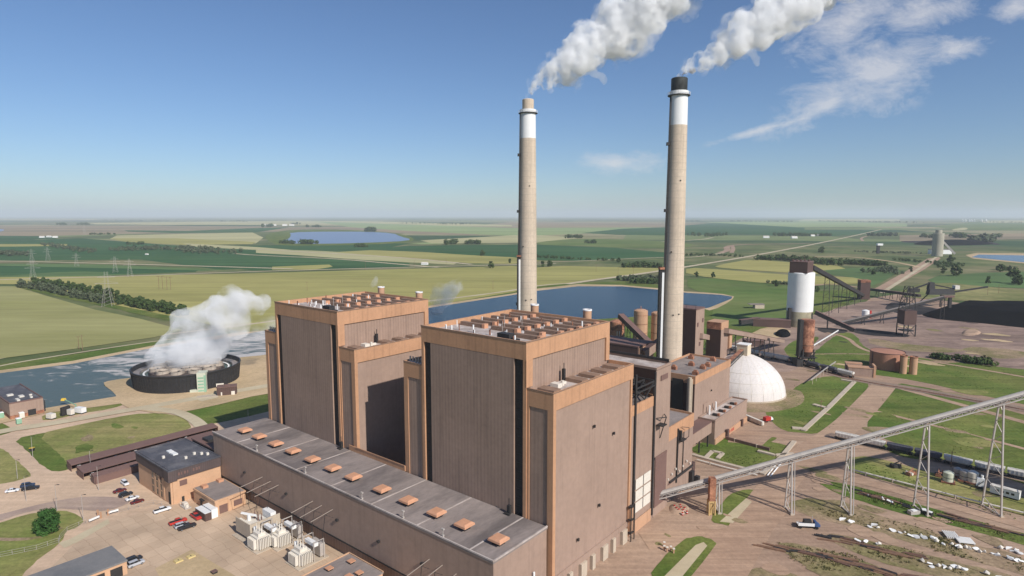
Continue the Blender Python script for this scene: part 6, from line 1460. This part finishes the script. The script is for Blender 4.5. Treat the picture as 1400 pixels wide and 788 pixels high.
def mk_tree(name,label,group,ms):
    e=bpy.data.objects.new(name,None);C.objects.link(e);tag(e,label,'tree',group)
    for n,me in (('crown',ms[0]),('trunk',ms[1])):
        o=bpy.data.objects.new(n,me);C.objects.link(o);o.parent=e
    return e
tn=tree_meshes(3,9.8,4.7,60,5600,.34,M['leafn'],low=.06)
e=mk_tree('lawn_tree','lone round green tree on the lawn at the lower left',None,tn);g_=G(65,729);e.location=(g_.x,g_.y,.1);e.scale=(.86,.86,.9)
TM=[tree_meshes(20+i,9,3.9,16,620,.75,M['leaf'] if i<3 else M['leaf2'],low=.08) for i in range(5)]
protoT=[None]*5
def plant_tree(i,loc,sc,label,group,name='windbreak_tree'):
    if protoT[i] is None:
        e=mk_tree(name,label,group,TM[i]);protoT[i]=e
    else: e=copy_tree(protoT[i],(0,0,0));e['label']=label;e['group']=group;e.name=name
    e.location=(loc.x,loc.y,.2);e.rotation_euler=(0,0,random.uniform(0,6.28));e.scale=(sc*random.uniform(.9,1.15),sc*random.uniform(.9,1.15),sc*random.uniform(.85,1.15))
rnd=random.Random(5)
for i,(p_,a) in enumerate(along([(47,388),(100,398),(158,409)],44)): plant_tree(rnd.choice((0,1,2)),p_+Vector((rnd.uniform(-3,3),rnd.uniform(-4,4),0)),rnd.uniform(1.05,1.45),'dark tree in the upper row of the windbreak behind the wheat field','upper windbreak row')
for i,(p_,a) in enumerate(along([(24,392),(60,398),(105,407),(142,415)],44)): plant_tree(rnd.choice((3,4,4)),p_+Vector((rnd.uniform(-3,3),rnd.uniform(-4,4),0)),rnd.uniform(.95,1.3),'grey green tree in the lower row of the windbreak beside the wheat','lower windbreak row')
for i,(p_,a) in enumerate(along([(142,413),(180,418),(215,425),(253,432)],54)): plant_tree(rnd.choice((0,1,2)),p_+Vector((rnd.uniform(-6,6),rnd.uniform(-8,8),0)),rnd.uniform(1.0,1.4),'dark tree in the wide right end of the windbreak near the steam','right end of the windbreak')
for i,(u,v,s,lab) in enumerate(((742,365,1.5,'round dark tree standing alone right of the far chimney, left one'),(752,365,1.6,'round dark tree standing alone right of the far chimney, right one'),(671,367,1.6,'single dark tree at the road bend left of the far chimney'),(697,360,1.2,'small tree beside the road bend'),(1123,346,2.6,'single round tree above the shelter belt'),
  (1307,378,2.6,'large dark tree in the pasture below the far silo'),(1385,388,2.8,'big tree at the far right pasture'),(1392,390,2.,'smaller tree at the right frame edge'),(1351,388,1.2,'small shrub tree in the right pasture'),(1245,372,1.,'small bush tree beside the haul road'),(1300,359,2.4,'slim tree right of the far silo'),(975,380,1.2,'brown bush right of the near chimney'),(952,379,1.1,'green bush hugging the near chimney, in the field'),(660,350,2,'field tree beyond the pond, left'),(846,359,1.4,'tiny lone tree in the fallow strip'),(1060,392,1.2,'shrub below the yellow field'),(1194,376,1.2,'bush near the haul road start'),(1368,372,2,'tree in the far right green, upper'),(1290,374,1.4,'bush left of the large pasture tree'))):
    plant_tree(i%3,G(u,v),s,lab,'lone trees in the fields','field_tree')
# shelter belts too far off to count their trees: one object each
def grove(px,n,h,label_none=None,m=None,wid=14):
    rn=random.Random(len(px)*n);o=G(*px[0]);w=B()
    for p_,a in along(px,n):
        c=p_+Vector((rn.uniform(-wid,wid),rn.uniform(-wid,wid),0))-o;hh=h*rn.uniform(.6,1.15);r=hh*.5
        for k in range(46):
            d=Vector((rn.gauss(0,1),rn.gauss(0,1),rn.gauss(0,1))).normalized()*rn.uniform(.5,1.05);q=Vector((c.x+d.x*r,c.y+d.y*r,hh*.55+d.z*hh*.5))
            nn=(d+Vector((rn.uniform(-.6,.6),rn.uniform(-.6,.6),rn.uniform(0,.8)))).normalized();u=nn.cross(Vector((.3,.1,1))).normalized();v=nn.cross(u);s=hh*.16*rn.uniform(.6,1.3)
            w.add([tuple(q+u*s),tuple(q+v*s),tuple(q-u*s),tuple(q-v*s)],[(0,1,2,3)])
    ob=w.build('grove',m or M['leaf'],None);ob.location=(o.x,o.y,.2);tag(ob,kind='stuff');return ob
for px,n,h,wd in (([(1038,356),(1060,355),(1085,357),(1110,360),(1140,363)],110,14,22),([(1140,360),(1175,362),(1205,364)],70,12,18),([(165,343),(200,341),(250,342),(300,347)],150,14,60),([(60,335),(95,341),(125,346)],60,12,25),([(0,348),(30,350)],30,14,25),
  ([(853,384),(875,384),(905,384)],60,10,14),([(866,388),(900,388)],40,9,8),([(856,366),(900,366)],34,12,12),([(735,352),(760,354),(840,357)],40,8,14),([(610,335),(625,333)],20,20,18),([(640,334),(655,334)],14,18,14),([(388,333),(400,334)],14,16,16),([(415,334),(430,334)],22,20,18),([(490,338),(502,338)],16,14,14),([(503,317),(512,317)],14,34,16),([(418,311),(440,311)],20,26,26),
  ([(358,311),(375,310)],20,34,26),([(397,308),(408,307)],12,30,20),([(600,307),(640,307)],30,22,40),([(80,308),(92,308)],16,30,20),([(108,308),(124,308)],16,30,20),([(120,321),(155,321)],26,12,30),([(175,335),(200,334)],20,12,20),([(775,326),(795,326)],14,20,14),([(945,322),(966,324),(990,322)],34,20,30),([(1060,323),(1110,323)],40,20,24),([(1120,323),(1135,323)],14,18,12),
  ([(930,350),(990,350),(1010,352)],40,8,14),([(1187,323),(1200,323),(1226,323)],30,22,18),([(1180,345),(1250,347)],60,6,30),([(1260,325),(1285,326)],20,22,18),([(1303,324),(1320,326)],26,26,20),([(1334,332),(1355,331)],36,34,20),([(1360,325),(1367,325)],8,22,12),([(1225,356),(1300,362),(1290,366)],80,7,24),([(1190,374),(1215,369),(1222,376)],36,10,14),([(1365,369),(1384,371)],14,10,12),([(1100,400),(1120,398)],10,8,6),([(1052,388),(1083,390)],18,6,5),
  ([(1274,489),(1290,492),(1306,494)],26,4.6,5),([(1318,494),(1340,498),(1356,500)],44,5.4,6),([(800,333),(815,333)],10,16,10),([(1338,304),(1400,305)],26,20,40),([(930,303),(960,303)],20,24,30),([(1000,303),(1090,304)],60,24,60),([(1120,303),(1260,305)],60,24,60),([(550,306),(600,306)],16,18,30),([(140,302),(240,302.5)],30,26,90),([(300,303),(340,303.5)],20,26,50)):
    grove(px,n,h,m=M['leaf'] if n%3 else M['leaf2'],wid=wd)
# weeds and tall grass tufts in the scrap yard and on the greens: too many to count
def tufts(name,quads,n,h,m):
    rn=random.Random(n);w=B();o=G(*quads[0][0])
    for k in range(n):
        q=rn.choice(quads);a,b,c,d=[G(*x) for x in q];s,t=rn.random(),rn.random();p_=(a.lerp(b,s)).lerp(d.lerp(c,s),t)
        if mnoise.noise(Vector((p_.x*.06,p_.y*.06,4)))<rn.uniform(-.25,.35): continue
        hh=h*rn.uniform(.4,1.3)
        for j in range(4):
            an=rn.uniform(0,6.28);x,y=p_.x-o.x+rn.uniform(-.5,.5),p_.y-o.y+rn.uniform(-.5,.5);dx,dy=math.cos(an)*hh*.5,math.sin(an)*hh*.5
            w.add([(x-dx,y-dy,0),(x+dx,y+dy,0),(x+dx*.7,y+dy*.7,hh),(x-dx*.5,y-dy*.5,hh*.8)],[(0,1,2,3)])
    ob=w.build(name,m,None);ob.location=(o.x,o.y,.2);tag(ob,kind='stuff')
WD=mat('dry_weeds',S(132,122,84),.95,.4,.3,1.5,col2=S(92,96,58),coord='World',spec=.05)
WG=mat('green_weeds',S(112,130,62),.95,.4,.3,1.5,col2=S(64,84,38),coord='World',spec=.05)
tufts('weeds',[((1060,742),(1160,758),(1230,792),(1090,775)),((1120,730),(1260,755),(1330,790),(1180,760)),((1075,690),(1250,715),(1390,765),(1150,712)),((1150,660),(1400,730),(1400,745),(1150,675)),((1290,735),(1400,765),(1400,785),(1260,750))],2200,.36,WD)
tufts('tall_grass',[((1180,632),(1400,690),(1400,715),(1190,650)),((1120,655),(1400,730),(1400,742),(1120,668)),((1205,535),(1400,575),(1400,650),(1195,592)),((1080,525),(1170,520),(1140,585),(1075,585)),((950,610),(1060,612),(1035,640),(960,625)),((1110,475),(1180,480),(1250,515),(1110,500)),((1250,495),(1400,510),(1400,545),(1260,518))],3800,.28,WG)
# ================================================================== FAR FARMS
def farm(u,v,n,s,lab,bins=0):
    rn=random.Random(int(u));g_=G(u,v)
    for i in range(n):
        t=T('barn',lab+(' (%s)'%['first','second','third','fourth'][i] if 0 else ''),'barn',(g_.x+rn.uniform(-60,60)*s/14+i*s*3,g_.y+rn.uniform(-40,40),.3),rz=rn.uniform(-.3,.3),group=lab)
        t.part('wall',t.b().box(-s,s,-s*.5,s*.5,0,s*.5),M['white']);w=t.b();w.add([(-s,-s*.55,s*.5),(s,-s*.55,s*.5),(s,s*.55,s*.5),(-s,s*.55,s*.5),(-s,0,s*.8),(s,0,s*.8)],[(0,1,5,4),(2,3,4,5),(0,4,3),(1,2,5)]);t.part('roof',w,M['gwhite'])
farm(213,348,1,5,'white barn inside the distant shelter belt');farm(280,344,1,5,'pale barn at the right end of the distant shelter belt');farm(372,309,4,26,'white barns of the far farmstead at the lake head');farm(52,325,3,12,'white barns of the farm at far left')
farm(1067,326,2,15,'white barns beyond the highway');farm(1102,323,2,12,'small pale barns right of the highway farm');farm(594,363,1,8,'little pale hut at the road junction')
rn=random.Random(9)
bin0=T('grain_bin','white grain bin in the row on the right horizon','grain bin',(0,0,0),group='grain bins on the horizon')
bin0.part('shell',bin0.b().lathe(0,0,[(14,0),(14,36),(1,46)],16),M['white'],smooth=True);bin0.part('base',bin0.b().lathe(0,0,[(15,0),(15,1)],16),M['cconc'])
for i,u in enumerate((1316,1320,1325,1328,1332,1342,1348)):
    g_=G(u,303.2)
    if i==0: bin0.e.location=(g_.x,g_.y,0)
    else: copy_tree(bin0.e,(g_.x,g_.y,0),0)
# ================================================================== SMOKE AND STEAM
def vol_mat(name,col,dens,aniso=.3,noise_s=None,lo=.4,hi=.6,em=0.):
    m=bpy.data.materials.new(name);m.use_nodes=True;nt=m.node_tree;L=nt.links.new;nt.nodes.remove(nt.nodes['Principled BSDF'])
    v=nd(nt,'ShaderNodeVolumePrincipled');v.inputs['Color'].default_value=(*col,1);v.inputs['Density'].default_value=dens;v.inputs['Anisotropy'].default_value=aniso
    L(v.outputs[0],nt.nodes['Material Output'].inputs['Volume'])
    if noise_s:
        g=nd(nt,'ShaderNodeTexCoord');n=nd(nt,'ShaderNodeTexNoise');n.inputs['Scale'].default_value=noise_s;n.inputs['Detail'].default_value=4;n.inputs['Roughness'].default_value=.6;L(g.outputs['Object'],n.inputs['Vector'])
        r=nd(nt,'ShaderNodeMapRange');r.inputs['From Min'].default_value=lo;r.inputs['From Max'].default_value=hi;r.inputs['To Max'].default_value=dens;L(n.outputs['Fac'],r.inputs['Value']);L(r.outputs[0],v.inputs['Density'])
    else:
        m.cycles.homogeneous_volume=True if hasattr(m,'cycles') and hasattr(m.cycles,'homogeneous_volume') else None
    return m
import bmesh
def plume(name,label,cat,path,m,seed,vox,d1=(9,5),d2=(3,1.6),per=7,spread=.6,step=None,veil=None):
    """path: (Vector centre, radius) list -> union of puffs, remeshed and roughened"""
    rn=random.Random(seed);bm=bmesh.new();o=path[0][0].copy()
    dense=[]
    for (a,ra),(b,rb) in zip(path[:-1],path[1:]):
        k=max(2,int((b-a).length/(min(ra,rb)*.55+.4)))
        for j in range(min(k,14)): f=j/k;dense.append((a.lerp(b,f),ra+(rb-ra)*f))
    for c,r in dense:
        for k in range(per):
            d=Vector((rn.gauss(0,1),rn.gauss(0,1),rn.gauss(0,1))).normalized()*r*spread*rn.uniform(.3,1.1);rr=r*rn.uniform(.26,.62)
            bmesh.ops.create_icosphere(bm,subdivisions=2,radius=rr,matrix=Matrix.Translation(c-o+d))
    me=bpy.data.meshes.new(name);bm.to_mesh(me);bm.free();me.materials.append(m)
    ob=bpy.data.objects.new(name,me);C.objects.link(ob);ob.location=o
    r=ob.modifiers.new('r','REMESH');r.mode='VOXEL';r.voxel_size=vox
    for i,(sz,st) in enumerate((d1,d2)):
        tx=bpy.data.textures.new(name+'n%d'%i,'CLOUDS');tx.noise_scale=sz;tx.noise_depth=3
        dm=ob.modifiers.new('d%d'%i,'DISPLACE');dm.texture=tx;dm.strength=st;dm.mid_level=.5;dm.texture_coords='LOCAL'
    tag(ob,label,cat)
    if veil:
        v=plume('veil',None,None,[(p_,r*1.12) for p_,r in path],veil,seed+40,vox*1.6,d1=(d1[0]*1.3,d1[1]*2.2),d2=(d2[0],d2[1]*1.5),per=4,spread=.95)
        v.parent=ob;v.location=v.location-ob.location
    return ob
def pth(pts,Y,drift=0.):
    s=1/857.;out=[]
    for i,(u,v,r) in enumerate(pts):
        y=Y+drift*i;out.append((onY(u,v,y),r*y*s))
    return out
SM=vol_mat('white_smoke',(.99,.99,.99),.34,-.2,.13,.42,.60)
VE=vol_mat('smoke_veil',(.99,.99,.99),.075,-.15,.10,.46,.66)
plume('smoke_plume','thick white smoke plume drifting right from the far chimney','smoke',pth([(724,129,4.5),(730,123,8),(739,114,13),(754,102,20),(774,88,27),(795,74,31),(818,56,35),(845,36,39),(872,16,42),(900,-4,44),(935,-24,44),(975,-50,46),(1020,-75,46)],432,3),SM,1,.95,d1=(9,5),d2=(2.6,2.2),per=10,veil=VE)
plume('smoke_plume','thick white smoke plume drifting right from the near chimney','smoke',pth([(931,101,5),(939,95,9),(950,89,12),(966,79,17),(986,68,22),(1008,55,27),(1032,40,31),(1058,24,34),(1086,6,36),(1116,-12,36),(1150,-34,38),(1190,-58,40)],367,3),SM,2,.8,d1=(7,4),d2=(2.2,1.9),per=10,veil=VE)
plume('smoke_wisp','ragged wisp hanging under the far chimney plume','smoke',pth([(800,92,12),(812,100,9),(824,106,7),(828,114,4)],436),vol_mat('thin_smoke',(.98,.98,.97),.10,.2),3,1.2)
plume('smoke_wisp','ragged wisp hanging under the near chimney plume','smoke',pth([(1012,66,11),(1028,74,9),(1034,84,6),(1036,92,3)],372),vol_mat('thin_smoke_near',(.98,.98,.97),.10,.2),4,1.2)
ST=vol_mat('soft_steam',(.99,.99,.99),.14,-.2,.055,.40,.68)
plume('steam_cloud','soft white steam cloud rising from the round cooling tower','steam',pth([(256,499,46),(250,480,50),(262,460,46),(285,444,42),(308,430,36),(332,418,30),(352,410,20)],452,0),ST,5,2.2,d1=(14,8),d2=(4,2.5),spread=.7)
ST2=vol_mat('thin_steam',(.99,.99,.99),.04,-.1,.05,.42,.66)
plume('steam_cloud','thin steam veil spreading right of the cooling tower over the water','steam',pth([(310,470,22),(335,462,22),(362,452,20),(380,440,14)],470,0),ST2,6,2.5,d1=(14,8),d2=(4,2.5),spread=.7)
plume('steam_cloud','small faint steam cloud over the pond right of the far boiler house','steam',pth([(600,428,8),(597,414,17),(604,402,19),(617,394,15),(632,388,8)],760,0),vol_mat('faint_steam',(.99,.99,.99),.055,-.1,.04,.38,.62),7,3,d1=(14,8),d2=(4,2.5),spread=.7)
plume('steam_cloud','tiny steam wisp behind the left stub stack','steam',pth([(510,394,5),(512,386,7),(516,380,5)],420,0),vol_mat('faint_steam_small',(.99,.99,.99),.13,-.1,.1,.38,.6),8,1.6,spread=.7)
# ================================================================== HAZE
hz=B();hz.box(-42000,42000,-1500,42000,-3,420);hz=hz.build('haze',None) if 0 else None
me=bpy.data.meshes.new('haze');b_=B().box(-45000,45000,-2000,60000,-3,430);me.from_pydata(b_.v,[],b_.f)
hm=vol_mat('thin_haze',(.86,.93,1.),5e-5,0.);me.materials.append(hm);ob=bpy.data.objects.new('haze',me);C.objects.link(ob);ob['kind']='stuff'
# ================================================================== SKY, SUN, CAMERA
SAZ=math.radians(138.8);SEL=math.radians(37)
W=bpy.data.worlds.new('World');bpy.context.scene.world=W;W.use_nodes=True;nt=W.node_tree;L=nt.links.new;bg=nt.nodes['Background'];bg.inputs['Strength'].default_value=.081
sk=nd(nt,'ShaderNodeTexSky');sk.sky_type='NISHITA';sk.sun_disc=False;sk.sun_elevation=SEL;sk.sun_rotation=SAZ;sk.altitude=500;sk.air_density=1.;sk.dust_density=.5;sk.ozone_density=2.6
tc=nd(nt,'ShaderNodeTexCoord')
# cirrus: thin wisps in one part of the sky, a real layer direction pattern
cu=Vector(ray(1180,120)).normalized();
sp_=nd(nt,'ShaderNodeSeparateXYZ');L(tc.outputs['Generated'],sp_.inputs[0])
def mth(op,a,b=None,c=None):
    n=nd(nt,'ShaderNodeMath',operation=op)
    for i,x in enumerate((a,b,c)):
        if x is None: continue
        if isinstance(x,(int,float)): n.inputs[i].default_value=x
        else: L(x,n.inputs[i])
    return n.outputs[0]
zc=mth('MAXIMUM',sp_.outputs[2],.03);px_=mth('DIVIDE',sp_.outputs[0],sp_.outputs[1]);pz_=mth('DIVIDE',sp_.outputs[2],sp_.outputs[1])
# coordinates: tangent-plane of the sky to the north (real directions, independent of any camera)
cb_=nd(nt,'ShaderNodeCombineXYZ');L(px_,cb_.inputs[0]);L(pz_,cb_.inputs[1])
def blob(x,y,rx,ry,ang):
    m=nd(nt,'ShaderNodeMapping');m.vector_type='TEXTURE';m.inputs['Location'].default_value=(x,y,0);m.inputs['Rotation'].default_value=(0,0,ang);m.inputs['Scale'].default_value=(rx,ry,1);L(cb_.outputs[0],m.inputs['Vector'])
    ln=nd(nt,'ShaderNodeVectorMath',operation='LENGTH');L(m.outputs[0],ln.inputs[0]);return mth('SUBTRACT',1.,ln.outputs['Value'])
def sxy(u,v): d=ray(u,v);return d[0]/d[1],d[2]/d[1]
bs=None
for (u,v,rx,ry,an) in ((1190,105,.17,.085,.35),(1120,150,.13,.03,.45),(1040,178,.16,.010,.27),(1090,165,.1,.012,.3),(1160,30,.14,.07,.5),(1270,15,.13,.05,.3),(1390,8,.06,.03,.3),(850,222,.09,.03,.0),(1300,70,.08,.03,.3)):
    x,y=sxy(u,v);q=blob(x,y,rx,ry,an);bs=q if bs is None else mth('MAXIMUM',bs,q)
m_=nd(nt,'ShaderNodeMapping');m_.inputs['Rotation'].default_value=(0,0,-.35);m_.inputs['Scale'].default_value=(12,26,1);L(cb_.outputs[0],m_.inputs['Vector'])
cn=nd(nt,'ShaderNodeTexNoise');cn.inputs['Scale'].default_value=1.;cn.inputs['Detail'].default_value=9;cn.inputs['Roughness'].default_value=.72;cn.inputs['Distortion'].default_value=.35;L(m_.outputs[0],cn.inputs['Vector'])
s_=mth('MULTIPLY',bs,.42);s2=mth('ADD',cn.outputs['Fac'],s_);mr=nd(nt,'ShaderNodeMapRange');mr.inputs['From Min'].default_value=.60;mr.inputs['From Max'].default_value=.95;mr.inputs['To Max'].default_value=.62;L(s2,mr.inputs['Value'])
neg=mth('GREATER_THAN',bs,0.);fac=mth('MULTIPLY',mr.outputs[0],mth('MINIMUM',mth('MULTIPLY',mth('MAXIMUM',bs,0.),4.),1.))
mx=nd(nt,'ShaderNodeMix',data_type='RGBA');L(fac,mx.inputs['Factor']);tv=nd(nt,'ShaderNodeVectorMath',operation='MULTIPLY');tv.inputs[1].default_value=(.85,1.0,1.21);L(sk.outputs[0],tv.inputs[0]);L(tv.outputs[0],mx.inputs['A']);mx.inputs['B'].default_value=(9.6,9.4,9.5,1);L(mx.outputs['Result'],bg.inputs['Color'])
sl=bpy.data.lights.new('sun','SUN');sl.energy=4.9;sl.angle=math.radians(.53);sl.color=(1,.955,.90);so=bpy.data.objects.new('sun',sl);C.objects.link(so)
dv=-Vector((math.sin(SAZ)*math.cos(SEL),math.cos(SAZ)*math.cos(SEL),math.sin(SEL)));so.rotation_euler=dv.to_track_quat('-Z','Y').to_euler();so.location=(200,-200,400)
cam=bpy.data.cameras.new('camera');cam.sensor_width=36;cam.lens=F/1400*36;cam.clip_end=200000;cam.clip_start=1.;co=bpy.data.objects.new('camera',cam);C.objects.link(co);co.location=(0,0,H);co.rotation_euler=(math.pi/2-PT,0,0)
sc=bpy.context.scene;sc.camera=co
sc.view_settings.view_transform='Standard';sc.view_settings.look='None';sc.view_settings.exposure=0.;sc.view_settings.gamma=1
sc.cycles.use_denoising=True;sc.cycles.volume_bounces=9;sc.cycles.max_bounces=12;sc.cycles.volume_step_rate=1.;sc.cycles.volume_max_steps=128
try: sc.cycles.denoiser='OPENIMAGEDENOISE'
except Exception: pass
